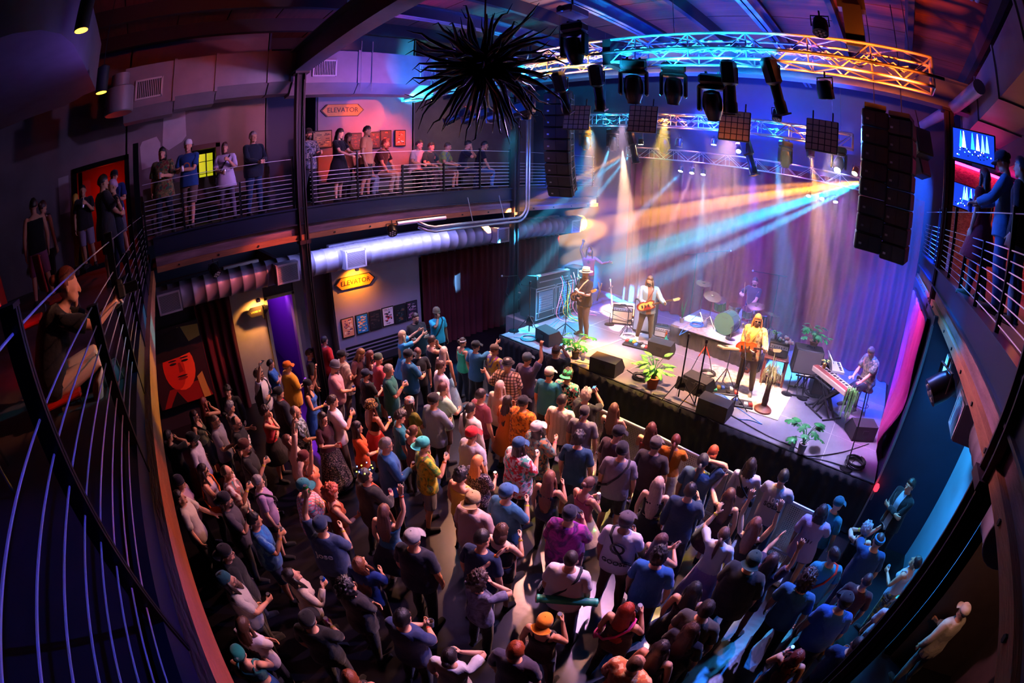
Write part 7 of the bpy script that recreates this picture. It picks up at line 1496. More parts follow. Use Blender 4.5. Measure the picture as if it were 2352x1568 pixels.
c(1907,1192,'m',-30,'tee:#1c6878','pants:#14202a','none:','person in teal shirt and cap beyond the long haired woman',hat='cap:#1a5260',h=1.7,D=6.15)
c(1735,1205,'f',0,'tank:#15141c','pants:#16161e','long:#7a4434','brown haired woman in black with both arms raised',R='up',L='up',bands=['R:#111111'],skinc=LT)
c(1773,1288,'f',-10,'tee:#3a2a40','shorts:#1a3040','wavy:#3a2220','wavy haired woman stretching one arm towards the stage',R='up',L='reach')
c(1662,1228,'f',-5,'tee:#b0b4c0','mskirt:#8a7ab0','pony:#5a3c30','woman with long ponytail in white top and lilac skirt',L='wave',bands=['L:#e8d020'],skinc=LT)
c(1729,1288,'m',-5,'big:#10141c','pants:#101620','short:#15100c','heavy man in backwards dark green cap and black tee',hat='capback:#12302e',h=1.88,bulk=1.3)
c(1594,1356,'f',0,'dress:#14121a','none:','longer:#120f16','woman with long black hair in black in the lower middle',h=1.7)
c(1518,1243,'f',-35,'tank:#c08a90','skirt:#2a1c2a','wavy:#5a3a3c','wavy haired woman clapping in pink top',R='clap',L='clap')
c(1512,1278,'m',-5,'tee:#17509c','pants:#141a2a','curly:#15121a','dark curly haired man in bright blue tee, seen from behind',h=1.82,bulk=1.05)
SPEC['glow'] = c(1351,1112,'f',-40,'tank:#a85a6a','skirt:#c9b08a','up:#5a3830','woman with pinned hair in pink top and glowing skirt',R='hold',L='can',items=['L:silver'],bands=['R:#e8c020'],head=(0,20,0))
c(1262,1098,'f',-25,'tank:#1c2a3a','pants:#141418','longer:#7a4a34','woman with very long auburn hair in dark top',R='canhi')
c(1308,1182,'m',-15,'big:tiedye:#7a1c8a:#3a1050:#a02a90:#2a0c40','pants:#241430','short:#15100c','man in navy cap and purple tie dye shirt',hat='cap:#141a34',R='canhi',items=['R:clear/cup'],bulk=1.25,h=1.8)
c(1438,1197,'m',-10,'tee:#c4bcc8','pants:#4a2c24','short:#1a120e','man in grey cap and white tee with black drawings on the back',hat='cap:#4a4250',R='can',items=['R:clear/cup'],strap='#14182a/L',h=1.86,bulk=1.15,skinc=BR,print_='O|#1a1a2a|.26|b|1.29;GOOSE|#1a1a2a|.10|b|1.06')
c(1311,1285,'m',-12,'tee:#cdc0c8','pants:#2a2434','buzz:#2a2020','shaven headed man in white tee with green tube on his back',strap='#1a2030/R',h=1.84,bulk=1.3)
c(1163,1132,'m',-40,'tee:#2a6288','shorts:#7a5a48','short:#15100c','man in two tone blue cap and blue tee',hat='cap:#2f5c8a',R='canhi',bands=[Y],h=1.84,bulk=1.15)
c(1087,1150,'m',-35,'tee:#b89a96','pants:#1a1a24','short:#3a2418','man in backwards tan cap and pinkish grey tee',hat='capback:#a88a5c',h=1.86,bulk=1.2)
c(882,1176,'f',-35,'tank:#1f5a7c','skirt:#14182a','half:#6a4438','woman in blue tank top raising a bent arm',R='up',bands=['R:#e8d020','R:#e04a20'],skinc=LT)
c(948,1238,'m',-35,'tee:#12162a','pants:#14141e','none:','man in pale grey cap and black tee with yellow print',hat='cap:#8f8d90',beard='stubble:#8a8a90',h=1.88,bulk=1.2,skinc=TN)
c(1107,1238,'m',-35,'tee:#12254a','pants:#14182a','short:#15100e','man in navy tee leaning on his partner',head=(-15,14,14),lean=6,h=1.82,bulk=1.15)
c(1152,1256,'f',-35,'tube:#1a1c30','shorts:#14182c','bob:#4a2c1c','woman with bare back and curly bob beside the navy tee man',R='canhi',bands=['R:#2aa060','R:#e8c020'],skinc=LT,bulk=1.1,D=3.98)
c(1098,1335,'f',-50,'tee:tiedye:#15151f:#6a6a8a:#1c1c2a','pants:#121218','bigcurly:#3a2420','curly haired woman in dark tie dye tee drinking',R='drink',L='reach',items=['R:silver'],bands=['L:#e8d020','L:#f07020'])
c(924,1420,'m',-45,'tee:#273460','pants:#14141c','short:#0f0c10','dark haired man in blue tee with large clear cup',R='hold',L='hold',items=['L:clear/cup'],bands=['R:#e8d020','R:#f04a20'],h=1.84)
c(1032,1508,'f',-30,'tee:#c0bcc4','pants:#1c1c24','up:#1c1214','woman with dark bun and white sleeves holding a can at the bottom',R='drink',items=['R:silver'])
c(1184,1494,'m',-25,'tee:#3a3448','pants:#141418','short:#8a3a14','man with copper lit short hair at the bottom centre',h=1.78)
c(1251,1430,'f',-20,'tank:#1c1210','pants:stripes:#5a463c:#3a2c28','short:#3a2010','woman in orange cap and black tank holding a can',hat='capback:#e08a20',R='canhi',items=['R:gold'],skinc=TN)
c(1439,1404,'f',-15,'tank:#14101a','pants:#121016','longer:#8a2410','woman with long copper hair, raised sunglasses and pink strap',glasses='top',R='canhi',items=['R:silver'],strap='#c8307a/R',bulk=1.15)
c(1622,1400,'m',-5,'tee:#3c3a3a','pants:#141418','short:#181216','man in charcoal tee at the lower right of centre',h=1.84,bulk=1.15)
c(1518,1490,'f',-10,'tank:#1a1420','pants:#121218','long:#1c1018','dark haired woman with hair clip at the bottom edge')
c(1566,1486,'f',-10,'tee:#1c1824','pants:#121218','wavy:#4a2c24','woman with pinned wavy brown hair at the bottom edge',D=2.98)
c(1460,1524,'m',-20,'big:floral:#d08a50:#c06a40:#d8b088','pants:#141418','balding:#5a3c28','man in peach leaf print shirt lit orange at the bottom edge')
# --- right side
c(1852,1334,'m',5,'tee:#1f5680','pants:#141824','bigcurly:#2a1a1c','man with long curly dark hair in blue tee on the right',h=1.84)
c(1914,1276,'m',25,'tee:#1f7a94','shorts:#2a6a60','short:#1c181c','dark haired man in teal tee with red sash turning left',head=(30,8,0),strap='#c03018/R')
c(1989,1216,'f',15,'tank:#12181c','pants:#121820','curly:#8a8a90','woman with grey curls in black tank raising her hand',L='face',bands=['L:#e8c020'],skinc=LT)
c(2018,1242,'m',15,'tee:#1c3f6a','pants:#17305a','buzz:#2a1c1c','man in blue bandana and navy tee holding up a phone',hat='headband:#1f6a8a',L='phone',items=['L:phone'],h=1.86,bulk=1.2)
c(2104,1292,'f',75,'tank:#a0a8bc','loose:floral:#7a7050:#3a5a70:#b09a50:#2a3040','short:#15101a','dancing woman in white tank and patterned trousers by the blue wall',L='can',R='down',items=['L:silver'],head=(0,-18,0),bands=['R:#f07020'])
c(2068,1388,'f',30,'tee:#b0a0a8','pants:#8a8078','none:','person in green patterned cap beside the black column',hat='cap:floral:#3fc084:#2a9a60:#80d0a0',h=1.62)
c(1991,1334,'m',10,'tee:#3a1c24','pants:#c07a20','buzz:#2a2028','person with cropped hair in maroon top and mustard cloth',h=1.72)
c(1940,1382,'m',20,'tee:#24549a','pants:#16203a','short:#15101a','man in black cap with red dot and blue shirt',hat='cap:#14121c',h=1.86,bulk=1.25)
c(1830,1508,'f',15,'tank:#1f2040','pants:#141418','longer:#6a2420','red haired woman looking up with a can at the lower right',head=(0,-28,0),L='can',items=['L:blue'],bands=['L:#111111'])
c(1968,1480,'m',20,'tee:#172c54','pants:#141820','buzz:#1a1418','man in navy tee holding a cup behind the black column',L='hold',items=['L:clear/cup'],h=1.76,bulk=1.2)
c(2212,1405,'m',60,'jacket:open:#b0a69a:#5a8a9a','pants:#6a6a70','buzz:#2a1c14','man in pale jacket and white cap below the right balcony',hat='cap:#b9ad9c',R='hold',L='down',h=1.78)
c(2108,1080,'m',150,'jacket:open:#0f1016:#8a98a8','pants:#101016','side:#2a1c14','security man in black suit with lanyard beside the stage',R='cross',L='cross',h=1.86,group=None,D=7.45)
def beads(pr, name, pts, cols, lab):
    ms = [emis('bead_'+q, q, 30) for q in cols]
    for i, p in enumerate(pts): m = MB(); m.ball(p, .008, 8, 6); m.build('led_bead', ms[i % len(ms)], pr[0], True)
beads(SPEC['glow'], 'beads', [(.19*math.cos(a)*(1+.1*(i%3)), .23*math.sin(a)*(1+.1*(i%3)), .62+.1*(i%3)+.03*math.sin(i*5)) for i, a in enumerate([k*.62 for k in range(21)])], ('#ffb060','#ff6040','#40ff80'), '')
beads(SPEC['crown'], 'beads', [(.105*math.cos(a)*1.1, .095*math.sin(a), 1.74+.03*(i%2)) for i, a in enumerate([k*.7 for k in range(9)])], ('#ffd020','#3050ff'), '')
# green carrying tube
P_ = atZ(1311,1285,1.63); r = empty('carrying_tube', (P_.x-.20,P_.y-.18,1.16), .78+PI/2, label='green carrying tube slung across the back of the white tee man', cat='tube')
m = MB(); m.tube([(-.34,0,-.05),(-.33,0,-.05),(.32,0,.06),(.33,0,.06)], [.045,.052,.052,.045], 16); m.build('tube_body', mat('teal_green_tube','#12806a',.5), r, True)
for s in (-1,1): m = MB(); m.tube([(s*.33,0,s*.058),(s*.36,0,s*.063)], .056, 16); m.build('end_cap', mat('tube_cap','#1f9a84',.4), r, True)
m = MB(); m.tube([(.361,0,.064),(.364,0,.0645)], .046, 16); m.build('end_disc', mat('tube_disc','#d9c0a8',.5), r, True)
# ---- left balcony people
GB = 'people on the left balcony'; GR = 'people on the rear balcony'
def b(px, py, *a, **k): k.setdefault('group', GB); k.setdefault('z0', DK); k.setdefault('Yp', 10.0); return c(px, py, *a, **k)
b(373,360,'m',165,'big:floral:#5a5a30:#2a4a34:#7a6a40:#6a2020','pants:#182438','bob:#0f0c0e','long haired man in green satin patterned shirt on the balcony',L='can',items=['L:clear/cup'],h=1.8)
b(432,345,'m',165,'tee:#17407a','shorts:#5a4a44','none:','man in white cap and blue tee leaning with crossed legs',hat='capback:#c9c0c4',R='can',L='cross',items=['R:white'],h=1.86,pose={'legs':((3,-6,0),(-3,2,0))},print_='O|#a05a30|.2|f|1.22')
b(517,345,'f',170,'big:#b9a8c0','pants:#5a5060','bob:#5a3a34','woman in loose white tee with shoulder bag on the balcony',L='canhi',R='hold',strap='#14141c/L',items=['R:silver'])
b(581,322,'m',-150,'long:#121a26','pants:#1c3454','grey:#8a7a78','grey haired man in black sweater leaning on the balcony',R='hold',L='hold',h=1.84,bulk=1.15)
b(708,297,'m',-140,'tee:floral:#2a2a30:#5a5a68:#8a8478','pants:#1a1a24','short:#15100c','man in black cap behind the balcony column',hat='cap:#101014',beard='beard:#2a1810',L='can')
b(780,312,'f',-120,'tdress:#12121e','none:','longer:#0f0d12','black haired woman in black dress gripping the balcony rail',R='rail',L='rail',head=(0,12,0),skinc=LT,h=1.74)
b(800,328,'f',-110,'tee:#c06a50','pants:#2a1a1c','long:#4a2820','brown haired woman behind the black haired woman',head=(0,10,0),Yp=10.5)
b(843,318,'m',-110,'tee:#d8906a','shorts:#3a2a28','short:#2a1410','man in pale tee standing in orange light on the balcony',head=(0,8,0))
SITP = lambda **k: dict(sit=1, legs=((82,6,84),(78,5,80)), lean=24, **k)
def bs(px, py, *a, **k): k.setdefault('Yp', 10.35); P = SITP(); P.update(k.pop('pose', {})); return b(px, py, *a, pose=P, **k)
bs(841,358,'f',-105,'tank:#b04a30','pants:#7a8aa0','longer:#a04020','red haired woman seated in jeans looking over the rail',R='knee',L='knee')
bs(885,350,'m',-120,'tee:#2a1c24','pants:#b09078','short:#7a3a28','bearded man seated in dark printed shirt and tan trousers',R='knee',L='knee',beard='beard:#7a3c28',bands=['R:#e87020'],h=1.84,bulk=1.1)
bs(963,352,'m',-130,'tee:#c0a0a8','pants:#14141c','side:#1a1012','dark haired man seated in white ringer tee',R='rail',L='rail')
bs(990,350,'m',-130,'tee:#1c3c3a','pants:#4a3038','side:#2a1812','young man seated in dark green tee',R='rail',L='rail',h=1.7)
bs(1028,348,'m',-110,'tee:tiedye:#2a5a9a:#8aa040:#204a80','shorts:#6a4a40','short:#3a241c','seated man in blue and green patterned shirt',R='rail',L='rail',h=1.7)
bs(1075,380,'m',-100,'tee:#14182a','pants:#1c2440','short:#12101a','person in dark clothes slumped on the balcony rail',R='face',L='face',hz=1.0)
bs(1112,408,'m',-90,'tee:#141a2c','pants:#4a6480','short:#12101a','person in jeans sitting low near the stage end of the balcony',R='knee',hz=.9)
# bench behind them
r = empty('wooden_bench', (4.7,10.55,DK), label='dark bench under the seated people on the left balcony', cat='bench'); m = MB(); m.box((1.2,0,.42),(4.6,.4,.05)); m.build('seat', BLK, r)
for x in (-1,.5,2,3.3): m = MB(); m.box((x,0,.2),(.06,.36,.40)); m.build('leg', BLK, r)
r = empty('wooden_bench', (.9,10.75,DK), label='low dark bench behind the standing people on the rear part of the left balcony', cat='bench'); m = MB(); m.box((.2,0,.42),(3.2,.45,.06)); m.box((.2,.25,.8),(3.2,.05,.5)); m.build('seat', mat('bench_brown','#5a4434',.6), r)
for x in (-1.2,.2,1.6): m = MB(); m.box((x,0,.2),(.06,.4,.40)); m.build('leg', BLK, r)
# ---- rear balcony people, far left
def rb(px, py, *a, **k): k.setdefault('group', GR); k.setdefault('z0', RDK); k.setdefault('D', 10.3); return c(px, py, *a, **k)
rb(190,425,'m',170,'tee:#241c24','shorts:#8a7a96','buzz:#2a2020','man in black printed tee and pale shorts with a bottle in the far doorway',L='canhi',items=['L:white/bottle'],h=1.72,z0=4.7)
rb(262,398,'m',165,'tee:#1c2c6a','shorts:#6a6a78','short:#15100c','man in blue tee and dark cap in the red doorway',hat='cap:#121828',L='can',z0=4.7,h=1.84,print_='///|#8a9ae0|.16|f|1.26')
rb(172,440,'f',-60,'long:#b0a030','pants:#a09030','long:#c09a30','person in yellow mostly hidden in the far doorway',z0=4.7,h=1.6,D=10.8)
rb(240,480,'m',-75,'big:#2c2630','shorts:#6a5a64','short:#15100e','man in dark tee with orange wristband hugging at the rail',R='hold',items=['R:pink/tall'],bands=['R:#f07020'],h=1.84,D=8.3)
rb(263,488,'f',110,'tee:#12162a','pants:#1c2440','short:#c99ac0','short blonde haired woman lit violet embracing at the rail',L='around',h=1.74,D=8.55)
rb(76,463,'m',10,'tank:#0f0e14','shorts:#8a4a6a','short:#1c1412','man in black sleeveless top and pink shorts at the far left',h=1.86,D=9.0)
rb(97,458,'f',-40,'tank:#c9c0d4','pants:#241a24','bun:#3a1410','person in white sleeveless top behind the man at the far left',h=1.8,D=9.5)
# seated photographer
def chair(loc, yaw, col, lab, grp='red chairs on the rear balcony'):
    r = empty('metal_chair', loc, yaw, label=lab, cat='chair', group=grp); CM = mat('chair_'+col, col, .4)
    m = MB(); m.rbox((0,0,.45),(.42,.44,.04),.015); m.build('seat', CM, r)
    m = MB(); m.rbox((-.22,0,.78),(.03,.42,.42),.01,R=Matrix.Rotation(-.12,3,'Y')); m.build('backrest', CM, r)
    for sx in (-1,1):
        for sy in (-1,1): m = MB(); m.bar((sx*.18,sy*.19,.44),(sx*.23,sy*.22,0),.012); m.build('leg', CHR, r)
ph = c(152,655,'f',-92,'tee:#0d0c12','none:','bun:#5a2416','woman photographer seated at the rail aiming a camera',z0=RDK,D=3.4,float_=1,h=1.7,group=None,pose=dict(sit=1,legs=((104,4,122),(98,8,114)),lean=50),R=((.33,.07,1.76),(0,.6,-1),(0,0,1),(.6,-.5,.5),.6),L=((.35,.04,1.72),(0,.6,-1),(0,0,1),(.6,-.6,.4),.6),skinc='#b98a72',bulk=1.2,head=(0,-10,0),shoes='#b9b0a0')
Mw = ph[2]; gg = [np.array(ph[3][k][0]) for k in 'LR']; cw = Mw @ Vector((gg[0]+gg[1])/2+np.array([.03,0,.03]))
r = empty('camera', cw, ph[0].rotation_euler.z, label='black camera in the hands of the seated photographer', cat='camera'); m = MB(); m.rbox((0,0,0),(.07,.14,.1),.015); m.rbox((0,0,.06),(.05,.06,.04),.01); m.build('camera_body', MATT, r); m = MB(); m.lathe([(.038,0),(.04,.11),(.034,.115)], (.03,0,0), 14, R=Matrix.Rotation(PI/2,3,'Y')); m.build('lens', BLKS, r, True)
L0 = ph[0].location; yw = ph[0].rotation_euler.z
chair((L0.x-.02*math.cos(yw),L0.y,L0.z-.12), yw, '#a81c10', 'red metal chair under the seated photographer')
chair((L0.x-.55,L0.y-.9,RDK), yw+.2, '#a81c10', 'red metal chair at the left edge nearest the camera'); chair((L0.x-.6,L0.y+1.2,RDK), yw, '#a81c10', 'red metal chair behind the seated photographer'); chair((L0.x-.4,L0.y+2.2,RDK), yw+.3, '#a81c10', 'red metal chair below the hugging couple')
m = MB(); m.grid(lambda u, v: (L0.x+.12+.42*u, L0.y+.08+.25*v-.1*math.sin(u*3), L0.z+.42-.40*v+.02*math.sin(u*25)*v), 20, 10, thick=(0,.01,0)); tag(m.build('silver_cloth', mat('silvery_cloth','#8fb8bc',.35,.5), None, 'all'), 'silvery cloth hanging below the photographer seat', 'cloth')
# ---- right balcony watchers
GX = 'people on the right balcony'
c(2304,362,'m',88,'long:#3f6f9c','pants:#37507a','bun:#1a1218','man in dark cap and blue shirt holding a can over the right rail',z0=DK,D=6.2,R='rail',L='rail',hat='cap:#141c34',glasses='eye',head=(0,22,0),h=1.92,group=GX,items=['L:blue/tall'])
c(2262,415,'f',60,'tdress:#7a1420','pants:#4a3a5a','long:#2a1418','woman in red top and sheer leggings on the right balcony',z0=DK,D=6.7,h=1.7,group=GX)
c(2346,400,'m',80,'long:#10121c','pants:#3a6088','short:#15101a','man in black jacket and jeans at the right edge of the frame',z0=DK,D=5.9,h=1.86,group=GX)
# ================================================================= THE BAND
GM = 'musicians on the stage'
def st(x, y, yaw, *a, z=STZ, h=1.8, **k): return person((x,y,z), math.radians(yaw), h=h, group=GM, who=k.get('label'), **k)
hat_ = st(9.27,6.91,172,sex='m',top='tee:#1e1c20',bot='pants:#5a4230',hair='none:',hat='fedora:#c9a070',beard='beard:#8a5a34',shoes='#6a4028',pose=dict(R='strum',L=((.30,.10,1.22),(-.2,.5,-1),(-.3,-.5,1),(.5,-.5,.9),.75),legs=((6,4,8),(-4,4,4)),head=(8,0,0)),skinc='#d8a078',bulk=1.08,label='guitarist in tan fedora and black tee on the left of the stage',h=1.86)
bass_ = st(10.26,5.55,222,sex='m',top='jacket:open:#6a808c:#7a4a34',bot='pants:#4a3a2c',hair='longer:#5a3018',beard='beard:#4a2a16',shoes='#c9c4bc',pose=dict(R='strum',L='neckL',legs=((3,5,4),(-3,5,4)),head=(-28,6,0)),skinc='#d8a078',label='long haired bass player in open denim shirt')
sing_ = st(9.35,2.29,186,sex='m',top='jacket:open:#b88a50:#d8a840:#a05a28:#8a7448:#c8a060',bot='pants:#7a5a38',hair='long:#a0602c',beard='beard:#8a5028',glasses='sun',shoes='#4a4440',pose=dict(R='strum',L='neckL',legs=((3,5,4),(-5,5,6)),head=(12,10,0)),skinc='#d8a078',label='lead singer in sunglasses and gold patterned jacket at the microphone',h=1.84)
drum_ = st(12.42,3.3,178,sex='m',z=RZ,top='tee:#16202a',bot='pants:#5a7a9a',hair='short:#1c1412',glasses='eye',beard='stubble:#2a1c16',pose=dict(sit=1,legs=((78,14,80),(74,14,72)),R='stick',L='stick2',lean=4,head=(10,6,0)),items=['R:stick','L:stick'],label='drummer in black shirt and glasses behind the kit')
key_ = st(10.42,-.52,138,sex='m',z=STZ+.16,top='big:floral:#6a6a50:#4a5a48:#8a8068:#3a4a40',bot='pants:#1c2434',hair='side:#4a3a34',pose=dict(sit=1,legs=((76,8,78),(70,8,66)),R='keys',L='keys',lean=16,head=(0,30,0)),label='keyboard player in patterned shirt bent over the stage piano')
person((12.0,8.85,STZ), math.radians(215), h=1.84, sex='m', top='tank:#c0505c', bot='pants:#1c5a7a', hair='longer:#3a2018', beard='beard:#3a2018', pose=dict(R='fist',L='out',head=(0,-8,0)), label='long haired man in coral tank top dancing at the back left of the stage', group=None, print_='*|#1a2a3a|.26|f|1.25')
person((9.75,10.15,STZ-.1), math.radians(-80), h=1.68, sex='f', top='jacket:#12141c', bot='pants:#14161e', hair='longer:#4a2a1c', pose=dict(sit=1,legs=((80,6,80),(80,6,80)),R='keys',L='keys',lean=12), label='long haired monitor engineer seated behind the mixing desk', group=None)
r = empty('office_stool', (9.75,10.15,0), label='black stool under the monitor engineer', cat='stool'); m = MB(); m.lathe([(.02,1.48),(.18,1.5),(.18,1.56),(.15,1.58)],(0,0,0),16); m.build('seat', MATT, r, True); m = MB(); m.bar((0,0,0),(0,0,1.5),.03); m.build('pole', CHR, r)
# ---- guitars (body in local x = neck direction, z = up the body face, y = outwards)
def guitar(M, body_c, edge_c, L, bass, lab, bind='#e8dcc0', pg='#2a1418'):
    r = empty('electric_bass' if bass else 'electric_guitar'); r.matrix_world = M; tag(r, lab, 'guitar')
    pts = []
    for k in range(40):
        a = 2*PI*k/40; q = .165+.022*math.cos(2*a)+.035*math.cos(a)**2*(1 if math.cos(a)<0 else .9); x = q*1.12*math.cos(a); y = q*.84*math.sin(a)
        if math.cos(a) > .45 and abs(math.sin(a)) > .35: x += .055
        if .0 < math.cos(a) < .42: y *= .84
        pts.append((x, y))
    m = MB(); m.prism(pts, .042, Matrix.Translation((0,0,-.021))); m.build('guitar_body', mat('guitar_'+edge_c, edge_c, .2, coat=.8), r)
    m = MB(); m.prism([(x*.82,y*.8) for x, y in pts], .002, Matrix.Translation((0,0,.0212))); m.build('burst_face', mat('guitar_'+body_c, body_c, .2, coat=.8), r)
    m = MB(); m.prism([(-.08,-.09),(.10,-.10),(.15,-.02),(.05,.03),(-.05,-.02)], .003, Matrix.Translation((0,0,.0235))); m.build('pick_guard', mat('guard_'+pg, pg, .3), r)
    m = MB(); m.box((.15+L/2,0,.022),(L,.052,.022),taper=.9); nk = m.build('neck', mat('rosewood','#5a3420',.4), r); m = MB(); [m.box((.2+(L-.05)*(1-.945**k)/(1-.945**20)*1.0,0,.035),(.003,.048,.002)) for k in range(1,20)]; m.build('frets', CHR, nk)
    m = MB(); m.prism([(0,-.025),(.03,-.045),(.16,-.04),(.2,.0),(.16,.03),(.0,.028)], .018, Matrix.Translation((.15+L,0,.01))); hd = m.build('headstock', mat('maple','#d8b070',.35), r)
    m = MB(); [m.bar((.15+L+.03+.03*k,.02,.02),(.15+L+.03+.03*k,.06,.02),.006,6) for k in range(4 if bass else 6)]; m.build('tuners', CHR, hd)
    m = MB(); [m.box((x,0,.026),(.03,.08,.01)) for x in (-.02,.07)]; m.box((-.1,0,.027),(.04,.08,.012)); m.build('pickups', BLK, r); m = MB(); [m.bar((-.1,-.02+.011*k,.038),(.15+L,-.018+.01*k,.038),.0012,4) for k in range(4 if bass else 6)]; m.build('strings', CHR, r)
    return r
def on(person_, x, y, z, ang, tilt=.25):
    Mw = person_[2]; s = Mw.to_scale().x; return Mw @ Matrix.Translation((x,y,z)) @ Matrix(((0,0,1,0),(1,0,0,0),(0,1,0,0),(0,0,0,1))) @ Matrix.Rotation(ang, 4, 'Z') @ Matrix.Scale(1/s, 4)
guitar(on(hat_,.175,-.10,1.06,.45), '#d8943a', '#7a2a14', .44, False, 'sunburst electric guitar played by the man in the fedora')
guitar(on(bass_,.20,-.10,1.02,.28), '#e8a850', '#6a1c14', .60, True, 'red sunburst electric bass held by the long haired bass player', pg='#8a2420')
guitar(on(sing_,.19,-.10,1.06,.18), '#e0601c', '#c84a14', .46, False, 'bright orange electric guitar played by the lead singer', pg='#d8742c')
M_ = Matrix.Translation((10.42,2.6,STZ+.22)) @ Matrix.Rotation(-.2,4,'Y') @ Matrix(((0,0,-1,0),(0,1,0,0),(1,0,0,0),(0,0,0,1))); guitar(M_, '#a8502c', '#7a2c18', .5, False, 'brown guitar leaning against the riser behind the singer')
for pr_, cc in ((hat_,'#e0b070'),(bass_,'#5a3020'),(sing_,'#c86a28')):
    m = MB(); m.tube([(x_*1.16,y_*1.08,z_+(.012 if z_ > 1.4 else 0)) for x_,y_,z_ in [(.17,-.16,1.0),(.165,-.04,1.2),(.115,.07,1.40),(.02,.10,1.475),(-.09,.08,1.40),(-.135,-.02,1.22),(-.10,-.15,1.08),(.05,-.22,1.02),(.16,-.2,1.02)]], [.022]*9, 4, sq=.35); m.build('guitar_strap', cloth(cc), pr_[0], True)
# ================================================================= LIGHT
EXPO = .8
w = bpy.data.worlds.new('hall'); sc.world = w; w.use_nodes = True; w.node_tree.nodes['Background'].inputs[0].default_value = (.25,.2,.5,1); w.node_tree.nodes['Background'].inputs[1].default_value = .005
def spot(src, tgt, col, e, cone=30, blend=.4, rad=.06, vol=None):
    l = bpy.data.lights.new('spot', 'SPOT'); l.energy = e; l.color = hexc(col) if isinstance(col, str) else col; l.spot_size = math.radians(cone); l.spot_blend = blend; l.shadow_soft_size = rad
    o = bpy.data.objects.new('spot_lamp', l); COL.objects.link(o); o.location = src; o.rotation_euler = (Vector(tgt)-Vector(src)).to_track_quat('-Z','Y').to_euler()
    if vol is not None: l.volume_factor = vol if hasattr(l, 'volume_factor') else 1
    return o
def area(src, tgt, col, e, sx, sy, spread=180):
    l = bpy.data.lights.new('area', 'AREA'); l.energy = e; l.color = hexc(col); l.shape = 'RECTANGLE'; l.size = sx; l.size_y = sy; l.spread = math.radians(spread)
    o = bpy.data.objects.new('soft_lamp', l); COL.objects.link(o); o.location = src; o.rotation_euler = (Vector(tgt)-Vector(src)).to_track_quat('-Z','Y').to_euler(); return o
def point(src, col, e, rad=.05):
    l = bpy.data.lights.new('point', 'POINT'); l.energy = e; l.color = hexc(col); l.shadow_soft_size = rad; o = bpy.data.objects.new('point_lamp', l); COL.objects.link(o); o.location = src; return o
# stage wash
spot((8.2,6.2,6.75), (8.55,5.9,1.2), '#ffa010', 13000, 22, .8)
spot((8.4,3.6,6.75), (9.4,2.3,2.0), '#ff9a38', 2600, 17, .6)
spot((8.4,1.9,6.75), (9.2,1.8,1.2), '#ffe2c0', 2500, 22, .5)
spot((8.4,7.0,6.75), (9.27,6.9,2.1), '#ff9c38', 3200, 16, .6)
spot((8.4,6.4,6.75), (10.26,5.5,2.0), '#ffae58', 1900, 17, .6)
spot((10.3,2.4,6.8), (10.1,5.6,1.8), '#58d8ff', 1800, 26, .5)
spot((10.3,7.6,6.8), (9.0,7.9,1.2), '#38c8ff', 4500, 34, .6)
spot((10.3,1.0,6.8), (8.4,-.3,1.2), '#28a8ff', 5500, 40, .5)
spot((8.4,1.3,6.75), (10.3,-.3,1.9), '#ffe0b0', 900, 18, .6)
spot((8.4,4.3,6.75), (11.8,3.6,2.2), '#b0a0ff', 1400, 24, .6)
spot((8.4,3.0,6.75), (9.6,4.0,1.3), '#f0b080', 5200, 54, .8); spot((8.4,5.4,6.75), (9.4,7.0,1.3), '#c8a8c8', 3600, 48, .8); spot((8.4,1.0,6.75), (8.8,.6,1.3), '#b8a8e8', 3800, 50, .8)
spot((10.3,5.0,6.8), (11.5,4.2,1.7), '#3a78ff', 1200, 50, .6)
# back curtain and the side curtain
for y, cl, e in ((7.2,'#c06050',350),(5.6,'#a060c0',500),(4.0,'#5070ff',650),(2.6,'#c04a90',500),(1.2,'#4a60ff',800),(-.2,'#2a60ff',1300)): spot((11.6,y,6.9), (13.1,y,3.2), cl, e*.5, 70, .8)
spot((9.2,1.6,6.6), (9.8,-1.3,2.6), '#e050ff', 1300, 44, .6); spot((8.4,.6,6.75), (9.2,-1.3,2.2), '#ff5090', 700, 34, .7)
spot((9.6,-.9,7.0), (12.2,-1.0,2.4), '#1450ff', 9000, 56, .8, .1); spot((9.6,8.4,7.0), (12.8,9.2,2.2), '#1448ff', 3800, 60, .8, .1); spot((9.2,4,7.2), (12.6,4,5.4), '#2038ff', 2600, 110, .9, .1)
# haze beams from the small lamps
def beam(p, t, col, e, cone=9): spot(p, t, col, e*(9 if cone > 6 else 130), cone, .6, .03)
B = lambda px, py, X: atX(px, py, X)
beam(B(1472,322,10.3), B(1560,560,11.5), '#bfe4ff', 3200, 16)
beam(B(1400,340,10.2), B(1330,560,10.6), '#58c8ff', 2200, 14)
beam(B(1430,345,10.2), B(1440,620,11.5), '#ffc8a0', 4200, 20)
beam(B(1512,315,11.4), B(1500,640,12.3), '#ffd0b0', 4600, 20)
beam(B(1565,396,12.0), B(1380,575,10.2), '#28b4ff', 2600, 9); beam(B(1590,400,12.0), B(1520,560,11.4), '#ffc0d0', 1700, 9); beam(B(1616,404,12.0), B(1600,640,11.8), '#68c8ff', 2200, 10)
beam(B(1640,324,10.6), B(1590,540,10.2), '#ffe0b8', 2600, 13); beam(B(1696,318,10.8), B(1650,560,10.4), '#c060ff', 2200, 13); beam(B(1725,340,10.8), B(1730,600,11), '#8a50ff', 2400, 14)
beam(B(1780,350,10.6), B(1800,620,11), '#38a8ff', 2600, 14); beam(B(1860,345,10.6), B(1885,650,11.4), '#ffb060', 3000, 14)
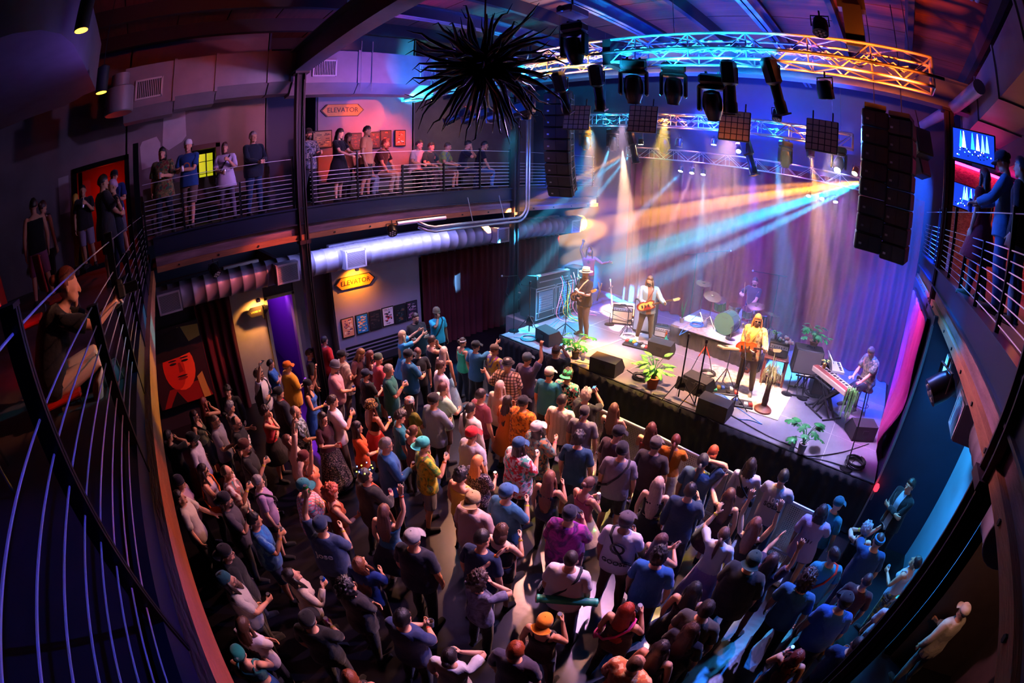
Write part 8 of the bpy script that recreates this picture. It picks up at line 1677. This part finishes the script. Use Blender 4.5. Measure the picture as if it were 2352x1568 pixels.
beam(B(1859,445,12.6), B(1840,700,12), '#c8d8ff', 1500, 9); beam(B(1889,452,12.6), B(1880,720,12), '#ffc0a0', 1500, 9); beam(B(1920,460,12.6), B(1930,760,11.6), '#60c8ff', 3800, 10)
beam(B(2090,412,9.6), B(2060,800,9.2), '#1478ff', 60000, 9); beam(B(2090,412,9.6), B(2085,1000,9.0), '#1e9cff', 1500, 20)
s0 = B(1985,418,9.6)
for (tx, ty), cl, e, cn in (((1345,532),'#ffa030',3200,5.5),((1340,586),'#ffb050',1500,3.5),((1330,632),'#18d0e8',3200,4.5),((1340,655),'#20b8ff',2600,4),((1395,700),'#20b8ff',2200,4.4),((1350,480),'#ff9a28',2000,3.5),((1345,515),'#ffb030',2600,2.6),((1330,610),'#20b0d8',2600,2.6),((1335,560),'#c89050',1400,2.4)): beam(s0, B(tx,ty,13.45), cl, e, cn)
s1 = B(1928,372,10.2)
for (tx, ty) in ((1840,385),(1835,410),(1850,355)): beam(s1, B(tx,ty,10.0), '#ff9030', 500, 9)
s2 = B(1455,345,10.2)
for (tx, ty), cl in (((1335,430),'#40c8ff'),((1345,400),'#ffb060'),((1370,450),'#40c8ff')): beam(s2, B(tx,ty,9.8), cl, 500, 5)
beam(B(1636,215,6.9), B(1632,320,7.2), '#ff3a18', 160, 16)
# haze hanging over the stage
m = MB(); m.span((7.9,-1.2,1.3),(13.0,9.3,7.35)); hz_ = m.build('stage_haze', None); tag(hz_, kind='stuff'); hz_['label'] = 'thin smoke haze hanging over the stage'
hm = bpy.data.materials.new('haze'); hm.use_nodes = True; nt = hm.node_tree; nt.nodes.clear(); ou = nt.nodes.new('ShaderNodeOutputMaterial'); vs_ = nt.nodes.new('ShaderNodeVolumeScatter'); vs_.inputs['Density'].default_value = .018; vs_.inputs['Anisotropy'].default_value = .2; nt.links.new(vs_.outputs[0], ou.inputs['Volume']); hz_.data.materials.append(hm)
# coloured spots added before the front truss, without fixtures; lamps inside the middle truss
for y, cl, e in ((11.0,'#28d8ff',26),(10.2,'#28d8ff',22),(9.2,'#28c0ff',18),(7.6,'#20b0ff',22),(6.9,'#28d0ff',22),(6.1,'#ffa030',24),(5.3,'#ffb040',26),(4.2,'#20c8ff',24),(3.4,'#20c8ff',26),(2.6,'#20c8ff',24),(1.9,'#28b8ff',18),(1.2,'#ff8028',16),(.5,'#ff7018',26),(-.3,'#ff6018',28)): spot((6.15,y,7.35), (6.95,y,8.05), cl, e*16, 85, .5, .03)
for y, cl, e in ((7.2,'#20c0ff',9),(6.4,'#28a8ff',8),(5.4,'#ff9030',9),(4.9,'#ff9030',8),(4.2,'#20b0ff',10),(3.5,'#4060ff',9),(2.6,'#20c0ff',8),(1.9,'#ff8840',9),(1.3,'#ff8040',8)): point((10.28,y,7.02), cl, e*4, .03)
# blue glow on roof and fixtures
area((10.2,3.4,7.4), (10.4,3.4,9.6), '#1848ff', 700, 5, 7); area((5.2,8.0,6.8), (6.5,8.5,9.6), '#1850ff', 120, 2, 2)
area((11.2,4,9.0), (13.5,4,7.6), '#1840ff', 160, 1, 7)
spot((5,1.5,8.6), (6.2,.6,9.6), '#ff4a28', 60, 90, .8); spot((1.5,5.5,8.2), (.5,9.0,9.6), '#ff5a28', 90, 80, .8); spot((4.6,9.2,7.4), (4.9,8.2,9.4), '#ff3010', 160, 70, .6)
# crowd light from the rig
for y, cl, e in ((9.0,'#ffb088',900),(6.6,'#ffa898',1000),(4.4,'#d8a0d8',800),(2.4,'#ffb0a0',1000),(.4,'#a898ff',700)): spot((7.6,y,7.3), (3.6,y*.75+1.0,1.2), cl, e*2.2, 62, .8, .08)
spot((8.4,8.6,6.75), (5.6,8.2,1.4), '#2ac0ff', 900, 36, .7, .1); spot((9.0,7.2,6.8), (7.0,8.6,1.2), '#28c8ff', 700, 34, .6)
spot((7.4,-.6,7.0), (5.4,-.6,1.0), '#2a78ff', 1300, 50, .7, .1); spot((7.0,-1.0,4.1), (5.0,-1.8,1.0), '#30a8ff', 260, 90, .8, .1)
for t, e, cn in (((1.9,.9,1.6),420,13),((1.55,1.15,1.6),240,9),((2.8,.6,1.6),200,9),((4.2,5.6,1.5),160,10),((3.0,5.4,1.5),140,9)): spot((5.9,2.0,7.4) if t[1] < 2 else (6.3,7.5,7.4), t, '#ff7418', e, cn, .3, .03)
spot((8.8,1.0,6.9), (5.2,1.2,0), '#ffc840', 2600, 20, .3, .04); spot((8.8,4.6,6.9), (6.3,4.0,.4), '#ffd060', 5000, 30, .5, .04)
# left balcony : red and orange light, violet duct
spot((7.2,7.8,7.6), (6.0,10.9,6.3), '#ff4a20', 900, 44, .6, .05); spot((7.0,8.6,7.4), (5.6,11.4,7.2), '#ff5a20', 420, 22, .3, .03)
spot((5.6,5.2,7.6), (2.0,10.6,6.2), '#c070c0', 420, 46, .7, .1); spot((6.4,6.2,7.4), (4.2,9.95,8.0), '#ff80b0', 300, 44, .6, .1); spot((6.4,8.2,7.2), (5.9,9.95,8.2), '#2890ff', 260, 30, .4, .05); spot((6.2,7.8,7.3), (2.4,11.5,6.9), '#ff8a60', 260, 22, .4, .03); spot((6.2,7.0,7.3), (1.6,10.6,5.4), '#6080ff', 260, 22, .4, .03)
spot((8.6,7.2,6.6), (9.6,9.6,4.6), '#5080ff', 300, 60, .7, .1); area((5.8,7.0,6.6), (5.4,9.6,4.4), '#c08ad0', 90, 3, .5)
point((9.2,11.6,7.0), '#e0a860', 16, .1)
# under the left balcony
spot((5.02,11.12,2.90), (5.02,11.45,2.6), '#ff8a18', 130, 130, .9, .03); spot((2.15,11.12,2.72), (2.14,11.5,2.2), '#ffa850', 90, 130, .9, .03)
area((5.4,9.9,4.0), (5.4,11.4,1.6), '#9aa0ff', 110, 4, .4); area((2.8,13.4,2.8), (2.8,13.4,0), '#9020ff', 60, .8, 2.5); spot((3.1,12.4,2.6), (3.1,11.2,0), '#b040ff', 30, 100, .8, .1)
spot((6.0,6.6,7.4), (-.2,11.3,1.6), '#ff6a48', 1800, 16, .5, .05)
# rear balcony and the upper left
spot((7.0,3.0,7.4), (-.8,5.6,4.7), '#a070d8', 1000, 26, .7, .1); spot((5.25,9.2,4.30), (-.38,3.9,4.20), '#ffb010', 900, 9, .3, .03); spot((5.25,9.2,4.30), (-.38,5.6,4.22), '#20c8ff', 900, 6, .3, .03); spot((5.5,-1.2,4.1), (-.38,1.7,4.16), '#ff6a18', 900, 16, .4, .03)
spot((5.8,2.0,7.3), (-.7,3.2,5.2), '#ffa080', 900, 11, .6, .05); spot((6.8,.6,7.2), (-.5,1.1,5.0), '#3040ff', 900, 16, .6, .05); spot((-2.0,4.0,5.2), (-1.6,5.0,4.6), '#ff2010', 8, 120, .8, .1)
point((-1.6,12.2,6.2), '#ff3a18', 9, .2); area((-.8,6.4,7.4), (-1.6,6.0,8.6), '#6a50c0', 14, 1.5, 1.5)
# right side
area((9.6,-3.6,7.0), (10.2,-3.8,6.0), '#ff1f8f', 30, .2, 4); point((9.0,-3.4,6.0), '#ffa040', 10, .1); spot((8.6,.8,7.0), (6.4,-2.2,6.0), '#3a78ff', 700, 46, .7, .1); spot((8.0,.4,7.2), (5.0,-1.6,4.7), '#6a7aff', 500, 40, .7, .1)
spot((6.0,2.6,7.4), (4.4,-1.5,4.4), '#d088a0', 1600, 34, .6, .1); spot((6.6,.6,6.9), (6.6,-2.8,2.0), '#3ab0ff', 600, 40, .6, .1); area((3.8,-3.0,4.0), (3.8,-3.0,0), '#ffb890', 14, .6, .6)
spot((7.5,-1.2,4.0), (6.2,-2.8,1.4), '#38a8e8', 420, 90, .8, .1); spot((6.8,3.4,7.3), (-.9,3.4,4.6), '#20b8e8', 900, 5, .3, .03); spot((6,3,7.4),(5.8,-2.2,6.1),'#3070ff',900,30,.7,.1); spot((5,4.5,7.5),(-.5,10,8.0),'#9080c0',500,60,.8,.1)
spot((8.3,3.8,6.3), (11.3,3.6,1.95), '#ffdca0', 6500, 13, .5); spot((10.0,5.6,6.2), (10.26,5.5,2.2), '#60c8ff', 500, 22, .5)
# ================================================================= CAMERA
cam = bpy.data.cameras.new('camera'); co = bpy.data.objects.new('camera', cam); COL.objects.link(co)
M4 = Matrix([[RC[i][j] for j in range(3)] for i in range(3)]).to_4x4(); M4.translation = (0,0,CZ); co.matrix_world = M4
cam.type = 'PANO'; cam.panorama_type = 'FISHEYE_EQUISOLID'; cam.fisheye_lens = F*36/2352; cam.fisheye_fov = math.radians(200); cam.sensor_width = 36; cam.sensor_height = 24; cam.sensor_fit = 'HORIZONTAL'
cam.clip_start = .05; cam.clip_end = 100; sc.camera = co
sc.view_settings.view_transform = 'Standard'; sc.view_settings.look = 'None'; sc.view_settings.gamma = 1; sc.view_settings.use_curve_mapping = False
sc.view_settings.exposure = EXPO
sc.cycles.use_denoising = True; sc.cycles.use_adaptive_sampling = True; sc.cycles.adaptive_threshold = .025
sc.cycles.max_bounces = 5; sc.cycles.diffuse_bounces = 2; sc.cycles.glossy_bounces = 2; sc.cycles.transmission_bounces = 4; sc.cycles.transparent_max_bounces = 12; sc.cycles.volume_bounces = 0
sc.cycles.sample_clamp_indirect = 3; sc.cycles.caustics_reflective = False; sc.cycles.caustics_refractive = False
